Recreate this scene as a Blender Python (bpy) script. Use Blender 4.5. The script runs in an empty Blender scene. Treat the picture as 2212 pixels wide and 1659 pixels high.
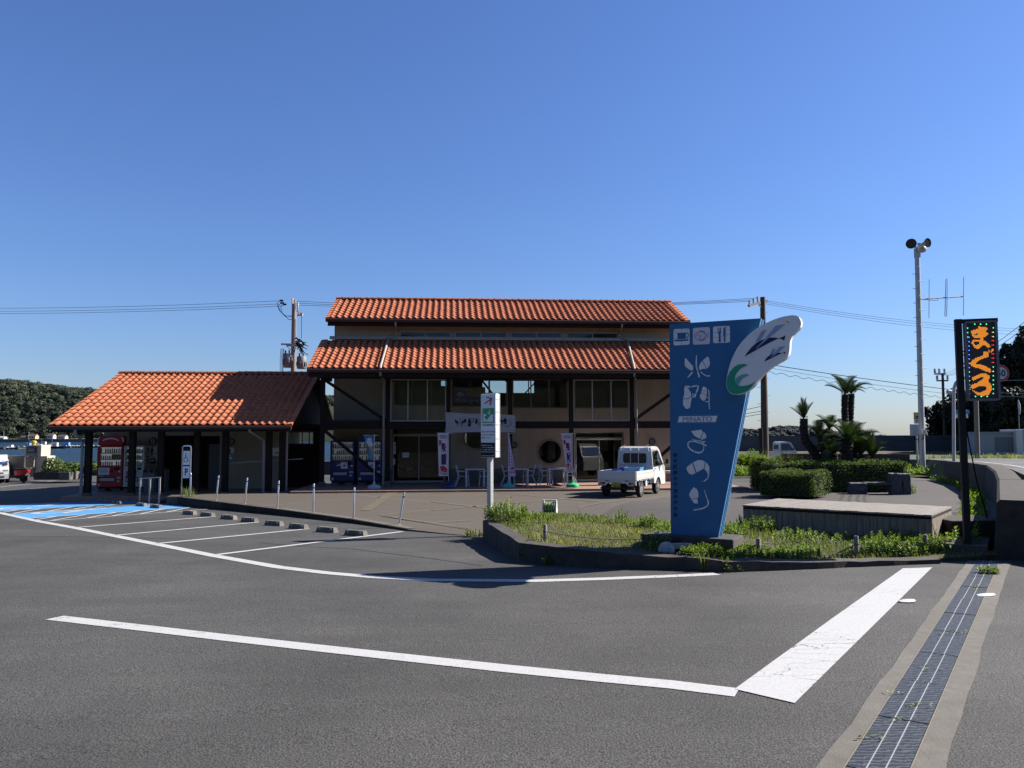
import bpy, bmesh, math, random
from mathutils import Vector, Matrix
from mathutils.geometry import intersect_point_tri_2d
random.seed(7)
R = math.radians
S = bpy.context.scene
C = S.collection

# ------------------------------------------------------------------ camera
W2, F, CX, CY = 2212.0, 1660.0, 1106.0, 829.5
EYE = 2.15
PITCH, ROLL = R(3.911), R(-0.2)
cam_d = bpy.data.cameras.new('camera')
cam = bpy.data.objects.new('camera', cam_d)
C.objects.link(cam)
cam_d.sensor_width = 36.0
cam_d.lens = 36.0 * F / W2
cam_d.clip_start = 0.05
cam_d.clip_end = 9000
CAM = Matrix.Translation((0, 0, EYE)) @ Matrix.Rotation(R(90) + PITCH, 4, 'X') @ Matrix.Rotation(ROLL, 4, 'Z')
cam.matrix_world = CAM
S.camera = cam
# ------------------------------------------------------------------ sky and sun
SUN_AZ, SUN_EL = R(75.5), R(37.5)
wd = bpy.data.worlds.new('World')
S.world = wd
wd.use_nodes = True
nt = wd.node_tree
sky = nt.nodes.new('ShaderNodeTexSky')
sky.sky_type = 'NISHITA'
sky.sun_disc = False
sky.sun_elevation = SUN_EL
sky.sun_rotation = SUN_AZ
sky.altitude = 0
sky.air_density = 1.3
sky.dust_density = 0.35
sky.ozone_density = 6.0
bg = nt.nodes['Background']
bg.inputs['Strength'].default_value = 0.0535
tn = nt.nodes.new('ShaderNodeMixRGB')
tn.blend_type = 'MULTIPLY'
tn.inputs[0].default_value = 1
tn.inputs[2].default_value = (0.60, 0.685, 0.95, 1)
nt.links.new(sky.outputs[0], tn.inputs[1])
nt.links.new(tn.outputs[0], bg.inputs['Color'])
SUNV = Vector((math.sin(SUN_AZ) * math.cos(SUN_EL), math.cos(SUN_AZ) * math.cos(SUN_EL), math.sin(SUN_EL)))
sl = bpy.data.lights.new('sun', 'SUN')
sl.energy = 5.0
sl.angle = R(0.53)
sl.color = (1.0, 0.94, 0.86)
so = bpy.data.objects.new('sun', sl)
C.objects.link(so)
so.location = (40, 20, 60)
so.rotation_euler = SUNV.to_track_quat('Z', 'Y').to_euler()
S.view_settings.view_transform = 'Standard'
S.view_settings.look = 'None'
S.view_settings.gamma = 1
S.view_settings.use_curve_mapping = False
S.view_settings.exposure = 1.5
S.render.engine = 'CYCLES'
S.cycles.use_denoising = True
S.cycles.max_bounces = 6
S.cycles.diffuse_bounces = 2
S.cycles.glossy_bounces = 3
S.cycles.transparent_max_bounces = 12

# ------------------------------------------------------------------ pixel helpers (2212-wide picture coordinates -> world)
def ray(px, py):
    d = CAM.to_3x3() @ Vector(((px - CX) / F, (CY - py) / F, -1.0))
    return Vector((0, 0, EYE)), d
def at(px, py, y):
    o, d = ray(px, py)
    return o + d * (y / d.y)
def onplane(px, py, p0, n):
    o, d = ray(px, py)
    t = (Vector(p0) - o).dot(n) / d.dot(n)
    return o + d * t
def onz(px, py, z):
    o, d = ray(px, py)
    return o + d * ((z - EYE) / d.z)
AA, AB, AC, ZFAR = 0.40, 0.0031, -0.0238, -0.33
def Za(x, y):
    return max(AA + AB * x + AC * y, ZFAR)
def march(px, py, Z):
    o, d = ray(px, py)
    z = 0.0
    for i in range(40):
        t = (z - EYE) / d.z
        p = o + d * t
        z += (Z(p.x, p.y) - z) * 0.7
    return Vector((p.x, p.y, Z(p.x, p.y)))
def asph(px, py):
    return march(px, py, Za)
def sst(a):
    a = min(1, max(0, a))
    return a * a * (3 - 2 * a)
def Zt(x, y):
    return 0.33 * sst((x + 0.2) / 4.5) * sst((27 - y) / 8)
def terr(px, py):
    return march(px, py, Zt)
def Zi(x, y):
    return 0.43 - 0.026 * max(x, 0)
def cv(ox, oy, k):
    return lambda X, Y: ((ox + X * k) / 1.8228, (oy + Y * k) / 1.8228)
# building frame
YAW = R(4.5)
BO = Vector((0, 33, 0))
BU = Vector((math.cos(YAW), math.sin(YAW), 0))
BV = Vector((-math.sin(YAW), math.cos(YAW), 0))
def fac(px, py, v):
    p = onplane(px, py, BO + BV * v, BV)
    return (p - BO).dot(BU), p.z
def fu(px, v, py=940):
    return fac(px, py, v)[0]
def fz(py, v, px=1000):
    return fac(px, py, v)[1]

# ------------------------------------------------------------------ materials
def nd(t, kind, **kw):
    n = t.nodes.new(kind)
    for k, v in kw.items():
        if k in n.inputs:
            n.inputs[k].default_value = v
        else:
            setattr(n, k, v)
    return n
def base_mat(name):
    m = bpy.data.materials.new(name)
    m.use_nodes = True
    t = m.node_tree
    return m, t, t.nodes['Principled BSDF']
def rgb(c, k=1.0):
    return (min(c[0] * k, 1), min(c[1] * k, 1), min(c[2] * k, 1), 1)
def mk(name, col, rough=0.7, metal=0.0, var=0.12, scale=5.0, bump=0.0, bscale=60.0, stain=0.0, stain_scale=0.7, stain_col=None,
       world=False, spec=0.35, stretch=None, bdist=0.01, coat=0.0):
    m, t, b = base_mat(name)
    k_ = 0.85 if metal > 0.2 else 0.56
    col = [c * k_ for c in col]
    stain_col = [c * k_ for c in stain_col] if stain_col else None
    if world:
        src = nd(t, 'ShaderNodeNewGeometry').outputs['Position']
    else:
        src = nd(t, 'ShaderNodeTexCoord').outputs['Object']
    if stretch:
        mp = nd(t, 'ShaderNodeMapping')
        mp.inputs['Scale'].default_value = stretch
        t.links.new(src, mp.inputs['Vector'])
        src = mp.outputs[0]
    n = nd(t, 'ShaderNodeTexNoise', Scale=scale, Detail=6.0, Roughness=0.6)
    t.links.new(src, n.inputs['Vector'])
    r = nd(t, 'ShaderNodeValToRGB')
    r.color_ramp.elements[0].position = 0.3
    r.color_ramp.elements[1].position = 0.7
    r.color_ramp.elements[0].color = rgb(col, 1 - var)
    r.color_ramp.elements[1].color = rgb(col, 1 + var)
    t.links.new(n.outputs[0], r.inputs[0])
    out = r.outputs[0]
    if stain:
        n2 = nd(t, 'ShaderNodeTexNoise', Scale=stain_scale, Detail=5.0, Roughness=0.65)
        t.links.new(src, n2.inputs['Vector'])
        r2 = nd(t, 'ShaderNodeValToRGB')
        r2.color_ramp.elements[0].position = 0.45
        r2.color_ramp.elements[1].position = 0.72
        r2.color_ramp.elements[0].color = (0, 0, 0, 1)
        r2.color_ramp.elements[1].color = (stain, stain, stain, 1)
        t.links.new(n2.outputs[0], r2.inputs[0])
        mx = nd(t, 'ShaderNodeMixRGB')
        mx.inputs[2].default_value = rgb(stain_col or [c * 0.4 for c in col])
        t.links.new(r2.outputs[0], mx.inputs[0])
        t.links.new(out, mx.inputs[1])
        out = mx.outputs[0]
    t.links.new(out, b.inputs['Base Color'])
    b.inputs['Roughness'].default_value = rough
    b.inputs['Metallic'].default_value = metal
    b.inputs['Specular IOR Level'].default_value = spec
    b.inputs['Coat Weight'].default_value = coat
    if bump:
        n3 = nd(t, 'ShaderNodeTexNoise', Scale=bscale, Detail=4.0)
        t.links.new(src, n3.inputs['Vector'])
        bp = nd(t, 'ShaderNodeBump', Strength=bump, Distance=bdist)
        t.links.new(n3.outputs[0], bp.inputs['Height'])
        t.links.new(bp.outputs[0], b.inputs['Normal'])
    return m
def tinted(name, c0, c1, rough=0.6, translucent=0.0, noise=0.0, nscale=3.0, spec=0.3, bump=0.0):
    """colour runs from c0 to c1 with the mesh's own per-piece 'tint'"""
    m, t, b = base_mat(name)
    a = nd(t, 'ShaderNodeAttribute', attribute_name='tint')
    r = nd(t, 'ShaderNodeValToRGB')
    k_ = 0.66 if 'tile' in name else 0.75
    r.color_ramp.elements[0].color = rgb(c0, k_)
    r.color_ramp.elements[1].color = rgb(c1, k_)
    out = a.outputs['Fac']
    if noise:
        g = nd(t, 'ShaderNodeNewGeometry')
        n = nd(t, 'ShaderNodeTexNoise', Scale=nscale, Detail=5.0)
        t.links.new(g.outputs['Position'], n.inputs['Vector'])
        mm = nd(t, 'ShaderNodeMath', operation='MULTIPLY_ADD')
        mm.inputs[1].default_value = noise * 2
        t.links.new(n.outputs[0], mm.inputs[0])
        ms = nd(t, 'ShaderNodeMath', operation='SUBTRACT')
        ms.inputs[1].default_value = noise
        t.links.new(out, ms.inputs[0])
        t.links.new(ms.outputs[0], mm.inputs[2])
        out = mm.outputs[0]
        if bump:
            n3 = nd(t, 'ShaderNodeTexNoise', Scale=70.0, Detail=3.0)
            t.links.new(g.outputs['Position'], n3.inputs['Vector'])
            bp = nd(t, 'ShaderNodeBump', Strength=bump, Distance=0.01)
            t.links.new(n3.outputs[0], bp.inputs['Height'])
            t.links.new(bp.outputs[0], b.inputs['Normal'])
    t.links.new(out, r.inputs[0])
    t.links.new(r.outputs[0], b.inputs['Base Color'])
    b.inputs['Roughness'].default_value = rough
    b.inputs['Specular IOR Level'].default_value = spec
    if translucent:
        tr = nd(t, 'ShaderNodeBsdfTranslucent')
        mc = nd(t, 'ShaderNodeMixRGB', blend_type='MULTIPLY')
        mc.inputs[0].default_value = 1
        mc.inputs[2].default_value = (1.5, 1.6, 0.6, 1)
        t.links.new(r.outputs[0], mc.inputs[1])
        t.links.new(mc.outputs[0], tr.inputs['Color'])
        mx = nd(t, 'ShaderNodeMixShader')
        mx.inputs[0].default_value = translucent
        t.links.new(b.outputs[0], mx.inputs[1])
        t.links.new(tr.outputs[0], mx.inputs[2])
        t.links.new(mx.outputs[0], t.nodes['Material Output'].inputs['Surface'])
    return m
def glassy(name, tint=(0.55, 0.6, 0.6), refl=0.9, ior=1.5):
    m, t, b = base_mat(name)
    t.nodes.remove(b)
    fr = nd(t, 'ShaderNodeFresnel', IOR=ior)
    tr = nd(t, 'ShaderNodeBsdfTransparent')
    tr.inputs[0].default_value = (*tint, 1)
    gl = nd(t, 'ShaderNodeBsdfGlossy')
    gl.inputs['Roughness'].default_value = 0.02
    gl.inputs['Color'].default_value = (refl, refl, refl, 1)
    mx = nd(t, 'ShaderNodeMixShader')
    t.links.new(fr.outputs[0], mx.inputs[0])
    t.links.new(tr.outputs[0], mx.inputs[1])
    t.links.new(gl.outputs[0], mx.inputs[2])
    t.links.new(mx.outputs[0], t.nodes['Material Output'].inputs['Surface'])
    return m
def emit(name, col, s):
    m, t, b = base_mat(name)
    b.inputs['Base Color'].default_value = rgb(col, 0.3)
    b.inputs['Emission Color'].default_value = rgb(col)
    b.inputs['Emission Strength'].default_value = s
    return m
def asphalt(name, col, crack=0.0, grain=0.5):
    m, t, b = base_mat(name)
    g = nd(t, 'ShaderNodeNewGeometry').outputs['Position']
    n1 = nd(t, 'ShaderNodeTexNoise', Scale=70.0, Detail=4.0, Roughness=0.75)
    n2 = nd(t, 'ShaderNodeTexNoise', Scale=0.35, Detail=6.0, Roughness=0.6)
    vo = nd(t, 'ShaderNodeTexVoronoi', Scale=70.0)
    mp = nd(t, 'ShaderNodeMapping')
    mp.inputs['Scale'].default_value = (0.25, 1.3, 1)
    mp.inputs['Rotation'].default_value = (0, 0, 0.25)
    n3 = nd(t, 'ShaderNodeTexNoise', Scale=1.6, Detail=5.0)
    t.links.new(g, mp.inputs['Vector'])
    t.links.new(mp.outputs[0], n3.inputs['Vector'])
    for n in (n1, n2, vo):
        t.links.new(g, n.inputs['Vector'])
    r1 = nd(t, 'ShaderNodeValToRGB')
    r1.color_ramp.elements[0].position = 0.36
    r1.color_ramp.elements[1].position = 0.66
    r1.color_ramp.elements[0].color = rgb(col, 1 - grain)
    r1.color_ramp.elements[1].color = rgb(col, 1 + grain * 1.1)
    t.links.new(n1.outputs[0], r1.inputs[0])
    def fac_of(n, lo, hi, a, b_):
        r = nd(t, 'ShaderNodeMapRange')
        r.inputs['From Min'].default_value = lo
        r.inputs['From Max'].default_value = hi
        r.inputs['To Min'].default_value = a
        r.inputs['To Max'].default_value = b_
        t.links.new(n.outputs[0], r.inputs['Value'])
        return r.outputs[0]
    m1 = nd(t, 'ShaderNodeMath', operation='MULTIPLY')
    t.links.new(fac_of(n2, 0.3, 0.7, 0.68, 1.3), m1.inputs[0])
    t.links.new(fac_of(n3, 0.3, 0.7, 0.9, 1.1), m1.inputs[1])
    sc = nd(t, 'ShaderNodeVectorMath', operation='SCALE')
    t.links.new(r1.outputs[0], sc.inputs[0])
    t.links.new(m1.outputs[0], sc.inputs['Scale'])
    t.links.new(sc.outputs[0], b.inputs['Base Color'])
    b.inputs['Roughness'].default_value = 0.85
    b.inputs['Specular IOR Level'].default_value = 0.3
    bp = nd(t, 'ShaderNodeBump', Strength=0.7, Distance=0.006)
    t.links.new(vo.outputs[0], bp.inputs['Height'])
    t.links.new(bp.outputs[0], b.inputs['Normal'])
    return m
def cracked(name, col, rough=0.6):
    """road paint: white, worn, with fine cracks"""
    m, t, b = base_mat(name)
    g = nd(t, 'ShaderNodeNewGeometry').outputs['Position']
    mp = nd(t, 'ShaderNodeMapping')
    mp.inputs['Rotation'].default_value = (0, 0, -0.3)
    mp.inputs['Scale'].default_value = (0.55, 1.6, 1)
    wn = nd(t, 'ShaderNodeTexNoise', Scale=3.0, Detail=4.0)
    t.links.new(g, wn.inputs['Vector'])
    ad = nd(t, 'ShaderNodeMixRGB', blend_type='ADD')
    ad.inputs[0].default_value = 0.35
    t.links.new(g, mp.inputs['Vector'])
    t.links.new(mp.outputs[0], ad.inputs[1])
    t.links.new(wn.outputs['Color'], ad.inputs[2])
    vo = nd(t, 'ShaderNodeTexVoronoi', Scale=2.6, feature='DISTANCE_TO_EDGE')
    t.links.new(ad.outputs[0], vo.inputs['Vector'])
    ms = nd(t, 'ShaderNodeTexNoise', Scale=1.1, Detail=3.0)
    t.links.new(g, ms.inputs['Vector'])
    th = nd(t, 'ShaderNodeMapRange')
    th.inputs['From Min'].default_value = 0.47
    th.inputs['From Max'].default_value = 0.7
    th.inputs['To Min'].default_value = 0.0
    th.inputs['To Max'].default_value = 0.013
    t.links.new(ms.outputs[0], th.inputs['Value'])
    lt = nd(t, 'ShaderNodeMath', operation='LESS_THAN')
    t.links.new(vo.outputs['Distance'], lt.inputs[0])
    t.links.new(th.outputs[0], lt.inputs[1])
    n2 = nd(t, 'ShaderNodeTexNoise', Scale=40.0, Detail=4.0)
    t.links.new(g, n2.inputs['Vector'])
    r = nd(t, 'ShaderNodeValToRGB')
    r.color_ramp.elements[0].position = 0.3
    r.color_ramp.elements[1].position = 0.6
    r.color_ramp.elements[0].color = rgb(col, 0.82)
    r.color_ramp.elements[1].color = rgb(col)
    t.links.new(n2.outputs[0], r.inputs[0])
    mx = nd(t, 'ShaderNodeMixRGB')
    mx.inputs[2].default_value = (0.09, 0.085, 0.08, 1)
    t.links.new(lt.outputs[0], mx.inputs[0])
    t.links.new(r.outputs[0], mx.inputs[1])
    t.links.new(mx.outputs[0], b.inputs['Base Color'])
    b.inputs['Roughness'].default_value = rough
    return m

MT = {}
MT['asphalt'] = asphalt('asphalt', (0.043, 0.0418, 0.039), grain=0.8)
MT['road_asphalt'] = asphalt('road_asphalt', (0.068, 0.067, 0.066), grain=0.25)
MT['line'] = cracked('road_paint_white', (0.34, 0.338, 0.33))
MT['blue_paint'] = mk('road_paint_blue', (0.10, 0.36, 0.72), 0.6, var=0.06, world=True, bump=0.2, bscale=90)
MT['pave'] = mk('brown_paving', (0.105, 0.086, 0.066), 0.85, var=0.28, scale=14, stain=0.55, stain_scale=0.5, stain_col=(0.125, 0.108, 0.088), world=True,
                stretch=(0.35, 2.2, 1), bump=0.35, bscale=40)
MT['pave_line'] = mk('pale_paving', (0.16, 0.142, 0.118), 0.85, var=0.15, scale=9, world=True)
MT['tactile'] = mk('tactile_paving', (0.17, 0.145, 0.095), 0.85, var=0.2, scale=9, world=True)
MT['concrete'] = mk('weathered_concrete', (0.21, 0.195, 0.17), 0.9, var=0.25, scale=6, stain=0.7, stain_scale=1.2, stain_col=(0.07, 0.063, 0.055), world=True, bump=0.4, bscale=45)
MT['dark_concrete'] = mk('blackened_concrete', (0.085, 0.075, 0.063), 0.92, var=0.4, scale=8, stain=0.7, stain_scale=2.0, stain_col=(0.035, 0.032, 0.03), world=True, bump=0.6, bscale=40)
MT['pale_concrete'] = mk('pale_concrete', (0.165, 0.152, 0.13), 0.9, var=0.16, scale=9, stain=0.5, stain_scale=1.5, stain_col=(0.11, 0.095, 0.075), world=True, bump=0.4, bscale=60)
MT['stucco'] = mk('beige_stucco', (0.52, 0.435, 0.31), 0.9, var=0.07, scale=3, stain=0.4, stain_scale=1.1, stretch=(1.6, 1.6, .35), stain_col=(0.38, 0.31, 0.21), bump=0.3, bscale=120)
MT['timber'] = mk('dark_stained_timber', (0.03, 0.022, 0.017), 0.85, spec=0.15, var=0.4, scale=4, stretch=(8, 8, 0.8), bump=0.3, bscale=12)
MT['beam'] = mk('dark_stained_beam', (0.03, 0.022, 0.017), 0.85, spec=0.15, var=0.4, scale=4, stretch=(0.8, 8, 8), bump=0.3, bscale=12)
MT['gutter'] = mk('brown_gutter', (0.075, 0.045, 0.042), 0.45, var=0.1)
MT['pipe'] = mk('beige_downpipe', (0.48, 0.42, 0.35), 0.5, var=0.1)
MT['grey_pipe'] = mk('grey_downpipe', (0.30, 0.27, 0.25), 0.45, var=0.1)
MT['tile'] = tinted('terracotta_tile', (0.36, 0.09, 0.036), (0.68, 0.215, 0.092), rough=0.75, noise=0.22, nscale=6.0, bump=0.25)
MT['ridge'] = mk('ridge_terracotta', (0.45, 0.15, 0.08), 0.75, var=0.25, scale=4, world=True)
MT['floor_tile'] = mk('pink_floor_tile', (0.36, 0.22, 0.16), 0.75, var=0.15, scale=6, world=True)
MT['alu'] = mk('bronze_aluminium', (0.17, 0.15, 0.125), 0.4, metal=0.3, var=0.08)
MT['alu_pale'] = mk('pale_aluminium', (0.33, 0.31, 0.28), 0.4, metal=0.3, var=0.08)
MT['glass'] = glassy('window_glass', (0.8, 0.84, 0.84), 0.9)
MT['door_glass'] = glassy('door_glass', (0.35, 0.37, 0.37), .9, 1.5)
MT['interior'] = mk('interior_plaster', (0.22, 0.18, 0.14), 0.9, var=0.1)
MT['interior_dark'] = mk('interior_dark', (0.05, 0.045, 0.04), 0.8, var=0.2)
MT['steel'] = mk('stainless_steel', (0.62, 0.6, 0.57), 0.28, metal=0.9, var=0.06)
MT['galv'] = mk('galvanised_steel', (0.42, 0.42, 0.42), 0.5, metal=0.6, var=0.12, scale=14)
MT['white'] = mk('white_paint', (0.78, 0.78, 0.76), 0.45, var=0.04, scale=3)
MT['car_white'] = mk('white_car_paint', (0.80, 0.80, 0.78), 0.25, var=0.03, scale=2, coat=0.5, stain=0.1, stain_scale=2.0)
MT['board_white'] = mk('white_board', (1.15, 1.15, 1.16), 0.5, var=0.03, stain=0.15, stain_scale=3)
MT['black'] = mk('black_paint', (0.02, 0.02, 0.021), 0.6, var=0.2, spec=0.2)
MT['rubber'] = mk('black_rubber', (0.022, 0.022, 0.022), 0.85, var=0.25)
MT['blacktext'] = mk('black_lettering', (0.012, 0.012, 0.016), 0.6, var=0.1)
MT['red'] = mk('red_paint', (0.62, 0.03, 0.03), 0.35, var=0.06)
MT['redtext'] = mk('red_lettering', (0.55, 0.03, 0.05), 0.5, var=0.05)
MT['green'] = mk('green_sign', (0.03, 0.5, 0.2), 0.5, var=0.05)
MT['navy'] = mk('navy_lettering', (0.015, 0.02, 0.12), 0.5, var=0.08)
MT['signblue'] = mk('faded_blue_panel', (0.03, 0.185, 0.42), 0.5, var=0.06, scale=2.0, stain=0.3, stain_scale=1.6, stain_col=(0.055, 0.24, 0.46), bump=0.08, bscale=50)
MT['signedge'] = mk('pale_blue_edge', (0.3, 0.55, 0.9), 0.45, var=0.08)
MT['signwhite'] = mk('sign_white', (1.15, 1.13, 1.08), 0.55, var=0.05, stain=0.2, stain_scale=2.5, stain_col=(0.95, 0.9, 0.82))
MT['signpink'] = mk('sign_pink_white', (1.05, 0.92, 0.98), 0.55, var=0.04)
MT['wave_green'] = mk('wave_green', (0.015, 0.44, 0.25), 0.5, var=0.06)
MT['wave_teal'] = mk('wave_teal', (0.13, 0.6, 0.5), 0.5, var=0.1)
MT['lilac'] = mk('wing_lilac', (0.45, 0.5, 0.8), 0.5, var=0.06)
MT['yellow'] = mk('yellow_plate', (0.66, 0.52, 0.04), 0.5, var=0.05)
MT['orange'] = mk('orange_plate', (0.8, 0.36, 0.02), 0.5, var=0.05)
MT['lamp_red'] = mk('red_lens', (0.35, 0.015, 0.012), 0.2, var=0.05)
MT['vend_blue'] = mk('vending_blue', (0.02, 0.032, 0.2), 0.3, var=0.1)
MT['crate'] = mk('blue_plastic', (0.16, 0.42, 0.75), 0.45, var=0.08)
MT['crate_dark'] = mk('deep_blue_plastic', (0.02, 0.06, 0.33), 0.45, var=0.08)
MT['deck'] = mk('grey_weathered_board', (0.29, 0.262, 0.228), 0.85, var=0.42, scale=3, stretch=(1.2, 9, 9), stain=0.4, stain_scale=1.0, stain_col=(0.2, 0.15, 0.11), bump=0.3, bscale=18)
MT['deck_side'] = mk('brown_weathered_board', (0.27, 0.225, 0.18), 0.88, var=0.35, scale=3, stretch=(10, 10, 1.0), stain=0.5, stain_scale=1.2, stain_col=(0.15, 0.125, 0.1), bump=0.3, bscale=18)
MT['granite'] = mk('grey_granite', (0.12, 0.12, 0.125), 0.85, var=0.35, scale=12, bump=0.5, bscale=20)
MT['bark'] = mk('dark_bark', (0.045, 0.035, 0.028), 0.95, var=0.5, scale=12, bump=0.8, bscale=25, bdist=0.03)
MT['wood_pole'] = mk('concrete_pole', (0.30, 0.26, 0.22), 0.8, var=0.1, scale=3)
MT['brown_pole'] = mk('brown_pole', (0.10, 0.075, 0.06), 0.8, var=0.2, scale=3)
MT['soil'] = mk('soil', (0.075, 0.065, 0.035), 0.95, var=0.5, scale=3, world=True, bump=0.8, bscale=15)
MT['verge'] = mk('rough_verge', (0.07, 0.085, 0.03), 0.95, var=0.5, scale=2, world=True, bump=0.9, bscale=9)
MT['dry'] = mk('dry_grass_ground', (0.085, 0.07, 0.04), 0.95, var=0.4, scale=2, world=True)
MT['leaf'] = tinted('leaf_green', (0.03, 0.06, 0.012), (0.13, 0.20, 0.04), rough=0.55, translucent=0.3)
MT['weed'] = tinted('weed_green', (0.05, 0.10, 0.015), (0.22, 0.30, 0.05), rough=0.6, translucent=0.35)
MT['grassm'] = tinted('grass_blades', (0.06, 0.115, 0.02), (0.27, 0.26, 0.09), rough=0.7, translucent=0.3)
MT['hedge'] = tinted('hedge_leaf', (0.02, 0.045, 0.010), (0.16, 0.22, 0.055), rough=0.8, translucent=0.2, spec=0.12)
MT['cycad'] = tinted('cycad_leaf', (0.015, 0.035, 0.012), (0.06, 0.10, 0.03), rough=0.75, translucent=0.1, spec=0.1)
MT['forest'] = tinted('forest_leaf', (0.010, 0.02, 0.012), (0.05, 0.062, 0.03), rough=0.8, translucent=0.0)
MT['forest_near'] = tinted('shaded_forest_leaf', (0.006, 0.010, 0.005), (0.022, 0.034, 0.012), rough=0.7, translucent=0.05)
MT['wire'] = mk('black_cable', (0.012, 0.012, 0.014), 1.0, spec=0.0)
MT['seawall'] = mk('sea_wall_concrete', (0.10, 0.11, 0.12), 0.9, var=0.2, scale=0.6, world=True, stretch=(1, 1, 4))
MT['raft'] = mk('raft_timber', (0.10, 0.085, 0.07), 0.9, var=0.5, scale=0.4, world=True)
MT['float'] = mk('float_white', (0.6, 0.62, 0.62), 0.6, var=0.3, scale=0.2, world=True)
MT['cream'] = mk('cream_render', (0.70, 0.58, 0.42), 0.85, var=0.06, scale=8)
MT['grey_paint'] = mk('grey_paint', (0.22, 0.22, 0.23), 0.6, var=0.08)
MT['plaque'] = mk('weathered_plaque', (0.52, 0.5, 0.52), 0.85, var=0.2, scale=3, stretch=(0.6, 8, 8))
MT['banner'] = mk('white_banner_cloth', (0.8, 0.75, 0.84), 0.8, var=0.04)
MT['banner_blue'] = mk('blue_banner_cloth', (0.05, 0.20, 0.48), 0.8, var=0.1)
MT['banner_pink'] = mk('pale_pink_banner', (0.75, 0.6, 0.8), 0.8, var=0.06)
MT['cone'] = mk('waffle_tan', (0.5, 0.33, 0.13), 0.8, var=0.15, scale=20)
MT['furniture'] = mk('grey_white_furniture', (0.8, 0.8, 0.8), 0.5, var=0.05)
MT['drain'] = mk('drain_plate', (0.03, 0.033, 0.04), 0.5, metal=0.3, var=0.2, scale=5)
MT['skin'] = mk('skin', (0.42, 0.25, 0.17), 0.6)
MT['green_hose'] = mk('green_hose', (0.12, 0.28, 0.14), 0.5, var=0.2)
MT['lime_hose'] = mk('lime_hose', (0.42, 0.52, 0.14), 0.5, var=0.2)
MT['roof_grey'] = mk('grey_brown_roof', (0.12, 0.085, 0.075), 0.8, var=0.2, scale=0.6, world=True)
MT['shed'] = mk('pale_shed_paint', (0.42, 0.45, 0.46), 0.6, var=0.1)
MT['rope'] = mk('grey_rope', (0.22, 0.2, 0.16), 0.9, var=0.2, scale=40)
MT['led'] = emit('led_amber', (1.0, 0.33, 0.03), 0.42)
MT['led_g'] = emit('led_green', (0.1, 1.0, 0.35), 0.6)
MT['led_b'] = emit('led_blue', (0.08, 0.2, 1.0), 0.9)
MT['led_r'] = emit('led_red', (1.0, 0.05, 0.06), 0.6)
MT['display_light'] = emit('display_light', (0.85, 0.9, 1.0), 0.07)
MT['display_dim'] = emit('display_dim', (0.8, 0.85, 1.0), 0.03)
MT['led_face'] = mk('led_face', (0.085, 0.075, 0.075), 0.7, var=0.1)
MT['lit_can'] = mk('drink_cans', (0.35, 0.3, 0.3), 0.4, var=0.9, scale=24)

# drain plates: fine raised chevron relief
_t = MT['drain'].node_tree
_g = nd(_t, 'ShaderNodeTexCoord').outputs['Object']
_w = nd(_t, 'ShaderNodeTexWave', Scale=7.0, Distortion=5.0)
_w.inputs['Detail Scale'].default_value = 2.2
_w.bands_direction = 'Y'
_t.links.new(_g, _w.inputs['Vector'])
_b = nd(_t, 'ShaderNodeBump', Strength=0.45, Distance=0.005)
_t.links.new(_w.outputs['Fac'], _b.inputs['Height'])
_t.links.new(_b.outputs[0], _t.nodes['Principled BSDF'].inputs['Normal'])
_r = nd(_t, 'ShaderNodeValToRGB')
_r.color_ramp.elements[0].position, _r.color_ramp.elements[1].position = 0.6, 0.95
_r.color_ramp.elements[0].color = (0.024, 0.026, 0.029, 1)
_r.color_ramp.elements[1].color = (0.075, 0.08, 0.087, 1)
_t.links.new(_w.outputs['Fac'], _r.inputs[0])
_t.links.new(_r.outputs[0], _t.nodes['Principled BSDF'].inputs['Base Color'])
MT['old_wall'] = mk('old_wall_concrete', (0.066, 0.055, 0.043), 0.92, var=0.3, scale=5, stain=0.6, stain_scale=1.3, stain_col=(0.045, 0.038, 0.03), world=True, bump=0.5, bscale=40)

def water():
    m, t, b = base_mat('sea_water')
    g = nd(t, 'ShaderNodeNewGeometry').outputs['Position']
    mp = nd(t, 'ShaderNodeMapping')
    mp.inputs['Scale'].default_value = (0.25, 0.8, 1)
    t.links.new(g, mp.inputs['Vector'])
    n = nd(t, 'ShaderNodeTexNoise', Scale=0.55, Detail=6.0, Roughness=0.65)
    t.links.new(mp.outputs[0], n.inputs['Vector'])
    bp = nd(t, 'ShaderNodeBump', Strength=1.0, Distance=1.6)
    t.links.new(n.outputs[0], bp.inputs['Height'])
    t.links.new(bp.outputs[0], b.inputs['Normal'])
    b.inputs['Base Color'].default_value = (0.006, 0.018, 0.026, 1)
    b.inputs['Roughness'].default_value = 0.3
    b.inputs['IOR'].default_value = 1.33
    b.inputs['Specular IOR Level'].default_value = 0.22
    return m
MT['water'] = water()

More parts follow.
